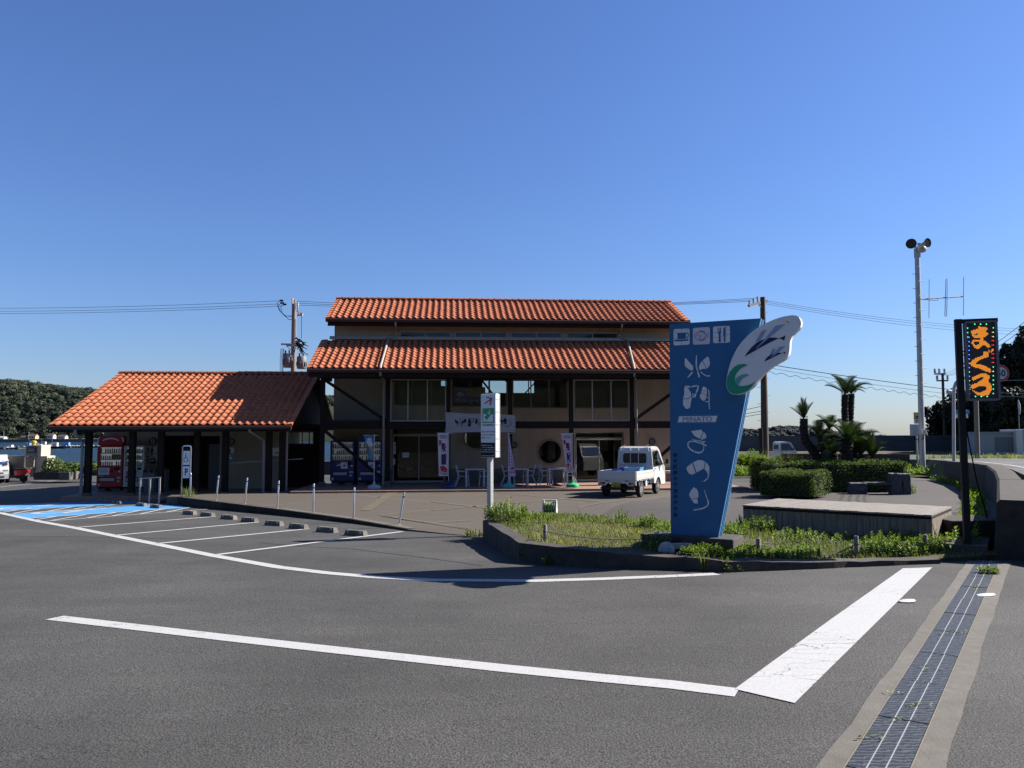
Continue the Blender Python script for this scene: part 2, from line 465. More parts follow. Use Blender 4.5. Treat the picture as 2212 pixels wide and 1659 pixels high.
# ------------------------------------------------------------------ mesh builder
FR = {}
class MB:
    def __init__(s, mat='white', smooth=False):
        s.v, s.f, s.mi, s.mats, s.t, s.tint = [], [], [], [], [], None
        s.smooth = smooth
        s.use(mat)
    def use(s, mat):
        if mat not in s.mats:
            s.mats.append(mat)
        s.cur = s.mats.index(mat)
        return s
    def add(s, vs, fs):
        o = len(s.v)
        s.v += [tuple(v) for v in vs]
        if s.tint is not None or s.t:
            s.t += [0.5] * (len(s.v) - len(vs) - len(s.t)) + [s.tint if s.tint is not None else 0.5] * len(vs)
        for f in fs:
            s.f.append([i + o for i in f])
            s.mi.append(s.cur)
        return s
    def box(s, lo, hi, M=None):
        x0, y0, z0 = lo
        x1, y1, z1 = hi
        vs = [Vector(p) for p in ((x0, y0, z0), (x1, y0, z0), (x1, y1, z0), (x0, y1, z0), (x0, y0, z1), (x1, y0, z1), (x1, y1, z1), (x0, y1, z1))]
        if M is not None:
            vs = [M @ p for p in vs]
        return s.add(vs, [(0, 3, 2, 1), (4, 5, 6, 7), (0, 1, 5, 4), (1, 2, 6, 5), (2, 3, 7, 6), (3, 0, 4, 7)])
    def cbox(s, c, size, M=None):
        return s.box([c[i] - size[i] / 2 for i in range(3)], [c[i] + size[i] / 2 for i in range(3)], M)
    def bbox(s, lo, hi, bev, M=None):
        """box with chamfered vertical and horizontal edges (24 verts)"""
        bm = bmesh.new()
        bmesh.ops.create_cube(bm, size=1)
        sx, sy, sz = [hi[i] - lo[i] for i in range(3)]
        for v in bm.verts:
            v.co = Vector((lo[0] + (v.co.x + .5) * sx, lo[1] + (v.co.y + .5) * sy, lo[2] + (v.co.z + .5) * sz))
        bmesh.ops.bevel(bm, geom=bm.edges[:], offset=bev, segments=2, affect='EDGES', profile=0.5)
        vs = [(M @ v.co if M is not None else v.co.copy()) for v in bm.verts]
        bm.verts.index_update()
        fs = [[v.index for v in f.verts] for f in bm.faces]
        bm.free()
        return s.add(vs, fs)
    def bar(s, p0, p1, w, h, up=(0, 0, 1)):
        p0, p1 = Vector(p0), Vector(p1)
        d = (p1 - p0).normalized()
        u = Vector(up)
        if abs(d.dot(u)) > 0.98:
            u = Vector((0, 1, 0))
        a = d.cross(u).normalized() * (w / 2)
        b = a.cross(d).normalized() * (h / 2)
        vs = [p + q for p in (p0, p1) for q in (-a - b, a - b, a + b, -a + b)]
        return s.add(vs, [(0, 3, 2, 1), (4, 5, 6, 7), (0, 1, 5, 4), (1, 2, 6, 5), (2, 3, 7, 6), (3, 0, 4, 7)])
    def tube(s, pts, r, n=8, caps=True):
        pts = [Vector(p) for p in pts]
        k = len(pts)
        rs = r if isinstance(r, (list, tuple)) else [r] * k
        vs = []
        a = None
        for i, p in enumerate(pts):
            d = (pts[min(i + 1, k - 1)] - pts[max(i - 1, 0)]).normalized()
            if a is None:
                ref = Vector((0, 0, 1)) if abs(d.z) < 0.9 else Vector((1, 0, 0))
                a = d.cross(ref).normalized()
            else:
                a = (a - d * a.dot(d)).normalized()
            b = d.cross(a)
            for j in range(n):
                th = 2 * math.pi * j / n
                vs.append(p + (a * math.cos(th) + b * math.sin(th)) * rs[i])
        fs = [(i * n + j, i * n + (j + 1) % n, (i + 1) * n + (j + 1) % n, (i + 1) * n + j) for i in range(k - 1) for j in range(n)]
        if caps:
            fs += [tuple(reversed(range(n))), tuple(range((k - 1) * n, k * n))]
        return s.add(vs, fs)
    def cyl(s, p0, p1, r0, r1=None, n=16):
        return s.tube([p0, p1], [r0, r0 if r1 is None else r1], n)
    def lathe(s, prof, c=(0, 0, 0), n=16, axis=None):
        """profile of (r, h) turned about an axis through c"""
        ax = Vector(axis or (0, 0, 1)).normalized()
        ref = Vector((1, 0, 0)) if abs(ax.x) < 0.9 else Vector((0, 1, 0))
        a = ax.cross(ref).normalized()
        b = ax.cross(a)
        c = Vector(c)
        vs = [c + ax * h + (a * math.cos(2 * math.pi * j / n) + b * math.sin(2 * math.pi * j / n)) * r for r, h in prof for j in range(n)]
        k = len(prof)
        fs = [(i * n + j, i * n + (j + 1) % n, (i + 1) * n + (j + 1) % n, (i + 1) * n + j) for i in range(k - 1) for j in range(n)]
        fs += [tuple(reversed(range(n))), tuple(range((k - 1) * n, k * n))]
        return s.add(vs, fs)
    def poly(s, pts):
        return s.add(pts, [tuple(range(len(pts)))])
    def prism(s, pts, vec):
        n = len(pts)
        vec = Vector(vec)
        a = [Vector(p) for p in pts]
        vs = a + [p + vec for p in a]
        return s.add(vs, [tuple(reversed(range(n))), tuple(range(n, 2 * n))] + [(i, (i + 1) % n, n + (i + 1) % n, n + i) for i in range(n)])
    def build(s, name, parent=None, world=False, kind=None, recalc=True):
        me = bpy.data.meshes.new(name)
        vs = s.v
        if parent is not None and world:
            inv = FR[parent.name].inverted()
            vs = [inv @ Vector(v) for v in vs]
        me.from_pydata(vs, [], s.f)
        for k in s.mats:
            me.materials.append(MT[k])
        if len(s.mats) > 1:
            me.polygons.foreach_set('material_index', s.mi)
        if s.t:
            s.t += [0.5] * (len(s.v) - len(s.t))
            at_ = me.attributes.new('tint', 'FLOAT', 'POINT')
            at_.data.foreach_set('value', s.t)
        if recalc and len(s.f) < 60000:
            bm = bmesh.new()
            bm.from_mesh(me)
            bmesh.ops.recalc_face_normals(bm, faces=bm.faces[:])
            bm.to_mesh(me)
            bm.free()
        if s.smooth:
            me.shade_smooth()
            try:
                me.set_sharp_from_angle(angle=R(40))
            except Exception:
                pass
        me.update()
        return link(name, me, parent, kind)
def link(name, me, parent=None, kind=None):
    o = bpy.data.objects.new(name, me)
    C.objects.link(o)
    if parent is not None:
        o.parent = parent
        FR[o.name] = FR[parent.name]
    else:
        FR[o.name] = Matrix()
    if kind:
        o['kind'] = kind
    return o
def tag(o, label, cat, group=None):
    o['label'] = label
    o['category'] = cat
    if group:
        o['group'] = group
    return o
def thing(name, label, cat, loc=(0, 0, 0), rz=0.0, group=None):
    o = bpy.data.objects.new(name, None)
    o.empty_display_size = 0.2
    C.objects.link(o)
    o.location = loc
    o.rotation_euler = (0, 0, rz)
    FR[o.name] = Matrix.Translation(Vector(loc)) @ Matrix.Rotation(rz, 4, 'Z')
    return tag(o, label, cat, group)
def kids(o):
    return [c for c in C.objects if c.parent == o]
def dup(o, loc=None, rz=None, label=None, rec=None, parent=None):
    rec = kids(o) if rec is None else rec
    c = o.copy()
    C.objects.link(c)
    if parent is not None:
        c.parent = parent
    if loc is not None:
        c.location = loc
    if rz is not None:
        c.rotation_euler = (0, 0, rz)
    if label:
        c['label'] = label
    for k in rec:
        dup(k, parent=c)
    return c
def struct(mb, name):
    return mb.build(name, kind='structure')
# text -> flat outline mesh, cached; returns (verts2d, faces, width, height)
_TX = {}
def text_shape(body, bold=0.0):
    key = (body, bold)
    if key not in _TX:
        cu = bpy.data.curves.new('lettering', 'FONT')
        cu.body = body
        cu.size = 1.0
        cu.offset = bold
        cu.resolution_u = 3
        ob = bpy.data.objects.new('lettering', cu)
        C.objects.link(ob)
        bpy.context.view_layer.update()
        dg = bpy.context.evaluated_depsgraph_get()
        me = bpy.data.meshes.new_from_object(ob.evaluated_get(dg))
        vs = [(v.co.x, v.co.y) for v in me.vertices]
        fs = [tuple(p.vertices) for p in me.polygons]
        bpy.data.objects.remove(ob)
        bpy.data.curves.remove(cu)
        bpy.data.meshes.remove(me)
        xs = [p[0] for p in vs] or [0, 1]
        ys = [p[1] for p in vs] or [0, 1]
        vs = [((x - min(xs)) / (max(xs) - min(xs)), (y - min(ys)) / (max(ys) - min(ys))) for x, y in vs]
        _TX[key] = (vs, fs, max(xs) - min(xs), max(ys) - min(ys))
    return _TX[key]
def put_text(mb, body, o, ex, ey, w=None, h=None, bold=0.0, mirror=False):
    """fit the text into a w x h rectangle whose lower left is o, along unit vectors ex, ey"""
    vs, fs, tw, th = text_shape(body, bold)
    if h is None:
        h = w * th / tw
    if w is None:
        w = h * tw / th
    o, ex, ey = Vector(o), Vector(ex), Vector(ey)
    mb.add([o + ex * (w * ((1 - x) if mirror else x)) + ey * (h * y) for x, y in vs], fs)
    return w, h
def stroke2(pts, w):
    """ribbon outline polygons (list of quads) along 2d points"""
    out = []
    n = len(pts)
    ws = w if isinstance(w, (list, tuple)) else [w] * n
    L, Rr = [], []
    for i in range(n):
        a = Vector(pts[max(i - 1, 0)])
        b = Vector(pts[min(i + 1, n - 1)])
        d = (b - a).normalized()
        q = Vector((-d.y, d.x)) * ws[i] / 2
        p = Vector(pts[i])
        L.append(p + q)
        Rr.append(p - q)
    for i in range(n - 1):
        out.append([L[i], L[i + 1], Rr[i + 1], Rr[i]])
    return out
def circ(cx, cy, r, n=20, a0=0, a1=360):
    k = n if a1 - a0 >= 360 else n + 1
    return [(cx + r * math.cos(R(a0 + (a1 - a0) * i / n)), cy + r * math.sin(R(a0 + (a1 - a0) * i / n))) for i in range(k)]
def wheelchair_polys(k=1.0):
    """wheelchair pictogram in a 1.3 x 2.05 field"""
    o = [circ(0.38, 1.88, 0.14)]
    o += stroke2([(0.40, 1.70), (0.42, 0.98)], 0.17 * k)
    o += stroke2([(0.36, 0.98), (0.92, 0.98)], 0.15 * k)
    o += stroke2([(0.86, 1.0), (1.08, 0.42), (1.30, 0.50)], 0.14 * k)
    o += stroke2([(0.42, 1.42), (0.85, 1.42)], 0.11)
    o += stroke2(circ(0.50, 0.62, 0.52, 18, 110, 345), 0.12 * k)
    return o
def person_polys(skirt=False):
    o = [circ(0.5, 1.85, 0.17)]
    if skirt:
        o += [[(0.36, 1.62), (0.64, 1.62), (0.86, 0.75), (0.14, 0.75)]]
    else:
        o += [[(0.26, 1.62), (0.74, 1.62), (0.72, 0.8), (0.28, 0.8)]]
    o += [[(0.34, 0.75), (0.46, 0.75), (0.46, 0.05), (0.34, 0.05)], [(0.54, 0.75), (0.66, 0.75), (0.66, 0.05), (0.54, 0.05)]]
    o += stroke2([(0.28, 1.56), (0.08, 0.98)], 0.10) + stroke2([(0.72, 1.56), (0.92, 0.98)], 0.10)
    return o
def put_polys(mb, polys, o, ex, ey, sx, sy=None):
    sy = sx if sy is None else sy
    o, ex, ey = Vector(o), Vector(ex), Vector(ey)
    for p in polys:
        mb.poly([o + ex * (q[0] * sx) + ey * (q[1] * sy) for q in p])
def leaf(mb, p, n, s, up=None, asp=0.55):
    """one small four-cornered leaf at p facing n"""
    n = Vector(n).normalized()
    a = n.cross(Vector((random.uniform(-1, 1), random.uniform(-1, 1), random.uniform(-1, 1)))).normalized()
    b = n.cross(a)
    p = Vector(p)
    mb.add([p - a * s * .5, p + b * s * asp * .5, p + a * s * .5, p - b * s * asp * .5], [(0, 1, 2, 3)])
def rnd_dir():
    while True:
        v = Vector((random.uniform(-1, 1), random.uniform(-1, 1), random.uniform(-1, 1)))
        if 0.05 < v.length < 1:
            return v.normalized()
# ================================================================== THE SETTING
# asphalt: near slope meets a flat far part along a straight crease
def crease_y(x):
    return (ZFAR - AA - AB * x) / AC
m = MB('asphalt')
xs = [-90, -40, -20, 0, 20, 45]
for i in range(len(xs) - 1):
    x0, x1 = xs[i], xs[i + 1]
    P = [(x0, -8, AA + AB * x0 - AC * 8 * -1 * -1), (x1, -8, AA + AB * x1 + AC * -8)]
    P[0] = (x0, -8, AA + AB * x0 + AC * -8)
    m.poly([P[0], P[1], (x1, crease_y(x1), ZFAR), (x0, crease_y(x0), ZFAR)])
    ye0, ye1 = (52.0, 52.0) if x1 <= 0 else (93.0, 93.0)
    m.poly([(x0, crease_y(x0), ZFAR), (x1, crease_y(x1), ZFAR), (x1, ye1, ZFAR), (x0, ye0, ZFAR)])
m.poly([(45, -8, AA + AB * 45 + AC * -8), (160, -8, AA), (160, 93, ZFAR), (45, 93, ZFAR), (45, crease_y(45), ZFAR)])
struct(m, 'parking_lot')
m = MB('water')
m.poly([(-1750, 40, -2.2), (1750, 40, -2.2), (1750, 1750, -2.2), (-1750, 1750, -2.2)])
struct(m, 'sea')

# ---- terrace and plaza paving
def cut_surface(poly, Z, mat, step=1.0, skirt=0.5):
    bm = bmesh.new()
    vs = [bm.verts.new((p[0], p[1], 0)) for p in poly]
    bm.faces.new(vs)
    xs_, ys_ = [p[0] for p in poly], [p[1] for p in poly]
    for ax, lo, hi in ((0, min(xs_), max(xs_)), (1, min(ys_), max(ys_))):
        t = math.ceil(lo / step) * step + 0.013
        while t < hi:
            co = (t, 0, 0) if ax == 0 else (0, t, 0)
            no = (1, 0, 0) if ax == 0 else (0, 1, 0)
            bmesh.ops.bisect_plane(bm, geom=bm.verts[:] + bm.edges[:] + bm.faces[:], plane_co=co, plane_no=no, dist=1e-5)
            t += step
    bmesh.ops.triangulate(bm, faces=bm.faces[:])
    for v in bm.verts:
        v.co.z = Z(v.co.x, v.co.y)
    bnd = [e for e in bm.edges if len(e.link_faces) == 1]
    r = bmesh.ops.extrude_edge_only(bm, edges=bnd)
    for v in [g for g in r['geom'] if isinstance(g, bmesh.types.BMVert)]:
        v.co.z -= skirt
    mb = MB(mat)
    bm.verts.index_update()
    mb.add([v.co.copy() for v in bm.verts], [[v.index for v in f.verts] for f in bm.faces])
    bm.free()
    return mb
KT = [(384, 1073.3), (600, 1100), (763, 1122.5), (882, 1143.5), (960, 1152), (1037, 1159)]
kt = [onz(x, y, 0.0) for x, y in KT]
wb = [Vector(p) for p in ((7.75, 12.7, 0), (11.55, 18.5, 0), (14.25, 22.9, 0), (17.1, 28, 0), (19.3, 33, 0), (20.5, 37, 0))]
isl_back = [Vector(p) for p in ((-0.55, 16.5, 0), (1.07, 17.7, 0), (3.34, 16.2, 0), (4.55, 15.0, 0), (6.1, 14.05, 0))]
poly = [p.copy() for p in kt] + isl_back + wb + [Vector((20.2, 41, 0)), Vector((9.0, 41.5, 0)), Vector((9, 36, 0)), Vector((-9.2, 34.5, 0)), Vector((-9.4, 30.4, 0)),
        Vector((-13.0, 29.85, 0)), Vector((-12.6, 28.2, 0))]
struct(cut_surface(poly, Zt, 'pave'), 'terrace')
# darker worn asphalt half of the plaza, a sheet just above
e0, e1, e2 = terr(1290, 1120), terr(1362, 1084), terr(1447, 1072)
pz = [Vector((1.3, 17.6, 0)), Vector((3.34, 16.35, 0)), Vector((4.65, 15.15, 0)), Vector((6.2, 14.2, 0)), Vector((7.9, 12.95, 0))] + [p + Vector((-.12, .05, 0)) for p in wb[1:]] + \
     [Vector((20.0, 40.8, 0)), Vector((9.4, 40.8, 0)), Vector((8.7, 31.5, 0)), e2, e1, e0]
MT['plaza'] = mk('worn_brown_asphalt', (0.07, 0.06, 0.052), 0.88, var=0.3, scale=5, stain=0.6, stain_scale=0.35, stain_col=(0.098, 0.086, 0.075), world=True,
                 stretch=(0.5, 1.6, 1), bump=0.4, bscale=50)
struct(cut_surface(pz, lambda x, y: Zt(x, y) + 0.006, 'plaza', skirt=0.004), 'plaza')
# pale paving bands crossing the terrace
def band(mb, pts, w, Z, dz, sub=0.8, ws=None):
    """ribbon over a ground function along world points"""
    P = []
    for i in range(len(pts) - 1):
        a, b = Vector(pts[i]), Vector(pts[i + 1])
        n = max(1, int((b - a).length / sub))
        P += [a.lerp(b, k / n) for k in range(n)]
    P.append(Vector(pts[-1]))
    n = len(P)
    vs = []
    for i, p in enumerate(P):
        d = (P[min(i + 1, n - 1)] - P[max(i - 1, 0)])
        d.z = 0
        d.normalize()
        q = Vector((-d.y, d.x, 0)) * w / 2
        for s_ in (q, -q):
            r = p + s_
            vs.append((r.x, r.y, Z(r.x, r.y) + dz))
    mb.add(vs, [(2 * i, 2 * i + 1, 2 * i + 3, 2 * i + 2) for i in range(n - 1)])
z5 = cv(700, 1850, .4521)
z6 = cv(1700, 1900, .4521)
m = MB('pave_line')
for a, b in (((740, 315), (2212, 205)), ((1190, 180), (2212, 288)), ((1760, 392), (2212, 352))):
    band(m, [terr(*z5(*a)), terr(*z5(*b))], 0.16, Zt, 0.005)
for a, b in (((0, 243), (1150, 142)), ((0, 168), (870, 262)), ((0, 97), (240, 84)), ((540, 82), (1440, 165)), ((1270, 222), (1680, 150)), ((0, 352), (330, 330))):
    band(m, [terr(*z6(*a)), terr(*z6(*b))], 0.16, Zt, 0.009)
band(m, [p + Vector((0.05, 0.16, 0)) for p in kt[1:4]], 0.22, Zt, 0.013)
struct(m, 'paving_band')
m = MB('tactile')
for k in range(4):
    band(m, [terr(*z5(1600 + 22 * k, 358)), terr(*z5(1850 + 22 * k, 190))], 0.045, Zt, 0.017)
    band(m, [terr(*z5(1750 + 20 * k, 398 + 4 * k)), terr(*z6(330, 398 + 5 * k))], 0.03, Zt, 0.017)
struct(m, 'tactile_strip')

# ---- terrace kerb wall
m = MB('dark_concrete')
m.prism([Vector((p.x, p.y, 0.004)) for p in kt[:4]] + [Vector((p.x + .16, p.y + .2, 0.004)) for p in reversed(kt[:4])], (0, 0, -0.75))
o = m.build('terrace_kerb')
tag(o, 'low dark stained concrete kerb wall along the front edge of the terrace', 'kerb')

# ---- road markings
z4 = cv(0, 1850, .4069)
def mark(name, pts, w, dz=0.005, mat='line'):
    mb = MB(mat)
    band(mb, pts, w, Za, dz, sub=0.5)
    return struct(mb, name)
arc = [(-60, 1097), (0, 1108), (84.8, 1126.5), (165, 1141), (250, 1158.3), (339.3, 1176), (460, 1200.3), (602.3, 1225.5), (706.4, 1238), (805.7, 1246.5), (932.6, 1253.3), (1156, 1255),
       (1304.7, 1250.7), (1481, 1243.6), (1549, 1240.2)]
mark('edge_line', [asph(*p) for p in arc], 0.21)
mark('lane_line', [asph(*p) for p in ((118, 1335), (300, 1356), (500, 1379.5), (700, 1402), (900, 1424), (1100, 1445.5), (1300, 1465.5), (1450, 1479.5), (1592, 1497))], 0.215)
m = MB('line')
q = [asph(*p) for p in ((1587, 1490), (1716.5, 1520.5), (2013.8, 1226.4), (1950.4, 1228.5), (1798.4, 1336.4))]
m.poly([p + Vector((0, 0, 0.007)) for p in q])
struct(m, 'stop_band')
for a, b in (((165, 1140), (462, 1116.5)), ((250, 1157), (557.6, 1128.5)), ((339.3, 1175), (666.8, 1142.9)), ((468, 1199), (869, 1149))):
    mark('bay_line', [asph(*a), asph(*b)], 0.15, 0.009)
for a in ([(0, 1158), (180, 1160), (440, 1166)], [(560, 1172), (640, 1180), (760, 1186), (933, 1207), (1040, 1222)]):
    mb = MB('blacktext')
    band(mb, [asph(*p) for p in a], 0.022, Za, 0.003, sub=0.5)
    struct(mb, 'asphalt_seam')
bay1 = [(-60, 1094), (279, 1078.5), (319, 1086), (-60, 1107)]
bay2 = [(24.5, 1110.5), (366, 1087.5), (411.8, 1096.4), (67, 1119.8)]
for bq in (bay1, bay2):
    m = MB('blue_paint')
    m.poly([asph(*p) + Vector((0, 0, .003)) for p in bq])
    struct(m, 'blue_bay_paint')
def zl(*p):
    return [asph(*z4(*q)) for q in p]
for a, b in (((-150, 354), (1262, 285)), ((-150, 408), (1440, 315)), ((95, 428), (1530, 325)), ((300, 470), (1705, 371)), ((440, 500), (2010, 383))):
    mark('bay_line', zl(a, b), 0.11, 0.009)
for a, b in (((20, 415), (180, 390)), ((130, 424), (390, 380)), ((460, 404), (730, 356)), ((700, 386), (960, 340)), ((930, 366), (1120, 338)),
             ((350, 486), (540, 455)), ((500, 494), (830, 438)), ((840, 470), (1120, 415)), ((1080, 452), (1370, 393)), ((1350, 432), (1600, 378)), ((1620, 410), (1840, 366))):
    mark('hatch_line', zl(a, b), 0.11, 0.013)
for a, b in (((-40, 172), (540, 105)), ((0, 132), (280, 126)), ((290, 104), (530, 106)), ((60, 205), (380, 195)), ((290, 182), (640, 165))):
    mark('bay_line', zl(a, b), 0.10)
for (o_, ux, uy) in (((60, 386), (380, 388), (58, 350)), ((395, 432), (760, 438), (390, 396))):
    p0, pu, pr = asph(*z4(*o_)), asph(*z4(o_[0] + 470, o_[1] - 36)), asph(*z4(*uy))
    ey = (pu - p0)
    ex = Vector((-ey.y, ey.x, 0)).normalized()
    ey.z = 0
    m = MB('line')
    for pl in wheelchair_polys(1.7):
        pts = [p0 + ey.normalized() * (q_[1] * 1.35) + ex * ((0.9 - q_[0]) * 0.95) for q_ in pl]
        m.poly([Vector((p.x, p.y, Za(p.x, p.y) + 0.010)) for p in pts])
    struct(m, 'wheelchair_marking')

# ---- drain channel: two concrete margins and loose steel plates
z8 = cv(2700, 2150, .6022)
def lerp2(a, b, t):
    return (a[0] + (b[0] - a[0]) * t, a[1] + (b[1] - a[1]) * t)
def edge(p0, p1):
    a, b = asph(*p0), asph(*p1)
    return a, b
gl0, gl1 = edge((1824.8, 1659), (2110.6, 1210.9))
gr0, gr1 = edge((1970, 1659), (2160, 1212.5))
cl0, cl1 = edge((1778.6, 1659), (2097, 1222))
cr0, cr1 = edge((2039.6, 1659), (2184, 1222))
ddir = (gl1 - gl0)
ddir.z = 0
ddir.normalize()
dn = Vector((ddir.y, -ddir.x, 0))
gw = ((gr0 - gl0).dot(dn) + (gr1 - gl1).dot(dn)) / 2
def dpt(base, along, across, dz=0.0):
    p = base + ddir * along + dn * across
    return Vector((p.x, p.y, Za(p.x, p.y) + dz))
L0, L1 = -3.0, (gl1 - gl0).dot(ddir)
mg = max(0.12, ((gl0 - cl0).dot(dn) + (gl1 - cl1).dot(dn)) / 2)
mr = max(0.14, ((cr0 - gr0).dot(dn)))
dr = thing('drain_channel', 'long covered drain channel with concrete margins crossing the asphalt at lower right', 'drain', tuple(gl0))
m = MB('pale_concrete')
n = 24
random.seed(3)
for side, c0, c1 in ((0, -mg, -0.005), (1, gw + 0.005, gw + mr)):
    vs = []
    for i in range(n + 1):
        a = L0 + (L1 - 0.1 - L0) * i / n
        j = random.uniform(-.012, .012)
        vs += [dpt(gl0, a, c0 + (j if side == 0 else 0), .007), dpt(gl0, a, c1 + (j if side else 0), .007)]
    m.add(vs, [(2 * i, 2 * i + 1, 2 * i + 3, 2 * i + 2) for i in range(n)])
m.build('margin', dr, True)
m = MB('dark_concrete')
m.poly([dpt(gl0, L0, 0, .003), dpt(gl0, L0, gw, .003), dpt(gl0, L1, gw, .003), dpt(gl0, L1, 0, .003)])
m.build('channel_bed', dr, True)
a = L0
while a < L1 - 0.3:
    b = min(a + 0.995, L1)
    pm = MB('drain')
    M_ = None
    lo, hi = 0.008, gw - 0.008
    z0 = random.uniform(0.010, 0.014)
    q4 = [dpt(gl0, a + .006, lo, z0), dpt(gl0, a + .006, hi, z0), dpt(gl0, b - .006, hi, z0), dpt(gl0, b - .006, lo, z0)]
    pm.prism(q4, (0, 0, -0.008))
    pl = pm.build('drain_plate', dr, True)
    sm = MB('galv')
    for f in (0.34, 0.64):
        c = gw * f + random.uniform(-.004, .004)
        sm.prism([dpt(gl0, a + .008, c - .003, z0 + .001), dpt(gl0, a + .008, c + .003, z0 + .001), dpt(gl0, b - .008, c + .003, z0 + .001), dpt(gl0, b - .008, c - .003, z0 + .001)], (0, 0, .003))
    sm.build('slot_bar', pl, True)
    a += 1.0
m = MB('rope')
for c in (0.0, gw):
    m.bar(dpt(gl0, L0, c, .006), dpt(gl0, L1, c, .006), .008, .012)
m.build('edge_angle', dr, True)

# ---- planting bed with a low kerb wall
KB = [(1043, 1164, 41), (1080, 1189, 42), (1121, 1213.5, 42), (1180, 1219, 40), (1280, 1226, 36), (1380, 1230, 31), (1478, 1232.5, 28), (1571.5, 1236.5, 24), (1670, 1233, 20), (1768, 1229, 16), (1900, 1223, 12), (2032, 1218, 9.5)]
kb = []
for x, y, h in KB:
    p = asph(x, y)
    kb.append((p, p.z + h / 1660 * p.y))
kw = 0.24
random.seed(4)
kf = []
for (a_, za_), (b_, zb_) in zip(kb, kb[1:]):
    k_ = max(2, int((b_ - a_).length / .22))
    for i in range(k_):
        f = i / k_
        q = a_.lerp(b_, f)
        j = random.uniform(-.016, .016) if i else 0
        kf.append((Vector((q.x + j, q.y + random.uniform(-.014, .014), q.z)), za_ + (zb_ - za_) * f + random.uniform(-.016, .006)))
kb = kf + [kb[-1]]
ins = []
for i, (p, zt) in enumerate(kb):
    d = kb[min(i + 1, len(kb) - 1)][0] - kb[max(i - 1, 0)][0]
    d.z = 0
    d.normalize()
    ins.append(p + Vector((-d.y, d.x, 0)) * (kw + random.uniform(-.02, .02)))
m = MB('dark_concrete')
for i in range(len(kb) - 1):
    (a, za_), (b, zb_) = kb[i], kb[i + 1]
    c, d = ins[i], ins[i + 1]
    top = [Vector((a.x, a.y, za_)), Vector((b.x, b.y, zb_)), Vector((d.x, d.y, zb_ + .01)), Vector((c.x, c.y, za_ + .01))]
    bot = [Vector((p.x, p.y, -0.3)) for p in top]
    m.add(top + bot, [(0, 1, 2, 3), (4, 5, 1, 0), (6, 7, 3, 2)] + ([(7, 4, 0, 3)] if i == 0 else []) + ([(5, 6, 2, 1)] if i == len(kb) - 2 else []))
o = m.build('planter_kerb')
tag(o, 'low blackened concrete kerb wall round the front of the grassy bed', 'kerb')
bed = [Vector((p.x, p.y, 0)) for p in ins] + [Vector((8.6, 12.75, 0)), Vector((7.9, 13.0, 0)), Vector((6.1, 14.05, 0)), Vector((4.55, 15.0, 0)), Vector((3.34, 16.2, 0)), Vector((1.07, 17.65, 0)), Vector((-0.45, 16.6, 0))]
def ztop(x, y):
    # soil lies a little under the kerb top
    best, zz = 1e9, 0.3
    for p, z in kb:
        d = (p.x - x) ** 2 + (p.y - y) ** 2
        if d < best:
            best, zz = d, z
    w = math.exp(-best / 1.2)
    return (zz - 0.03) * w + Zi(x, y) * (1 - w)
_ZB = {}
def Zb(x, y):
    return ztop(x, y)
struct(cut_surface(bed, Zb, 'soil', step=0.5, skirt=0.3), 'planting_bed')
bed2 = [(p.x, p.y) for p in bed]
def inside(x, y, poly):
    c = False
    j = len(poly) - 1
    for i in range(len(poly)):
        xi, yi = poly[i]
        xj, yj = poly[j]
        if (yi > y) != (yj > y) and x < (xj - xi) * (y - yi) / (yj - yi) + xi:
            c = not c
        j = i
    return c

# ---- raised road, its retaining wall
rl = [Vector(p) for p in ((8.75, 12.9, 1.0), (12.5, 18.5, .98), (15.2, 22.9, .95), (18.1, 28, .9), (20.3, 33, .88), (21.6, 37, .86), (23.2, 43, .8), (23.6, 50, .6), (21.5, 57, .25), (16, 61.5, 0), (6, 63.5, -.12), (-10, 64.5, -.2), (-45, 65, -.2))]
rc = []
for i, p in enumerate(rl):
    d = rl[min(i + 1, len(rl) - 1)] - rl[max(i - 1, 0)]
    d.z = 0
    d.normalize()
    rc.append((p, Vector((d.y, -d.x, 0))))
def road_pt(t, off, dz=0.0):
    i = min(int(t), len(rc) - 2)
    f = t - i
    p = rc[i][0].lerp(rc[i + 1][0], f)
    q = rc[i][1].lerp(rc[i + 1][1], f).normalized()
    r = p + q * off
    return Vector((r.x, r.y, p.z + dz))
NR = 60
ts = [(len(rc) - 1.001) * i / NR for i in range(NR + 1)]
m = MB('road_asphalt')
vs = []
for t in ts:
    vs += [road_pt(t, 0), road_pt(t, 8.2)]
m.add(vs, [(2 * i, 2 * i + 1, 2 * i + 3, 2 * i + 2) for i in range(NR)])
struct(m, 'road')
m = MB('verge')
vs = []
for t in ts:
    a, b = road_pt(t, -.0), road_pt(t, 8.2)
    a2, b2 = road_pt(t, -1.2 if t > 5 else -.05), road_pt(t, 10.5)
    vs += [a, Vector((a2.x, a2.y, ZFAR - .1)), b, Vector((b2.x, b2.y, min(b.z, .2) - .45))]
m.add(vs, [(4 * i + k, 4 * i + k + 1, 4 * i + k + 5, 4 * i + k + 4) for i in range(NR) for k in (0, 2)])
struct(m, 'road_bank')
m = MB('verge')
vs = []
for t in ts[:46]:
    a = road_pt(t, 8.19)
    b = road_pt(t, 60 if t < 6 else 45)
    vs += [a - Vector((0, 0, .012)), b - Vector((0, 0, .05))]
m.add(vs, [(2 * i, 2 * i + 1, 2 * i + 3, 2 * i + 2) for i in range(45)])
struct(m, 'roadside_ground')
m = MB('road_asphalt')
m.prism([(8.75, 12.9, 1.0), (15.6, 8.34, 1.0), (15.4, .5, .405), (8.9, 2.5, .405)], (0, 0, -1.4))
struct(m, 'road_ramp')
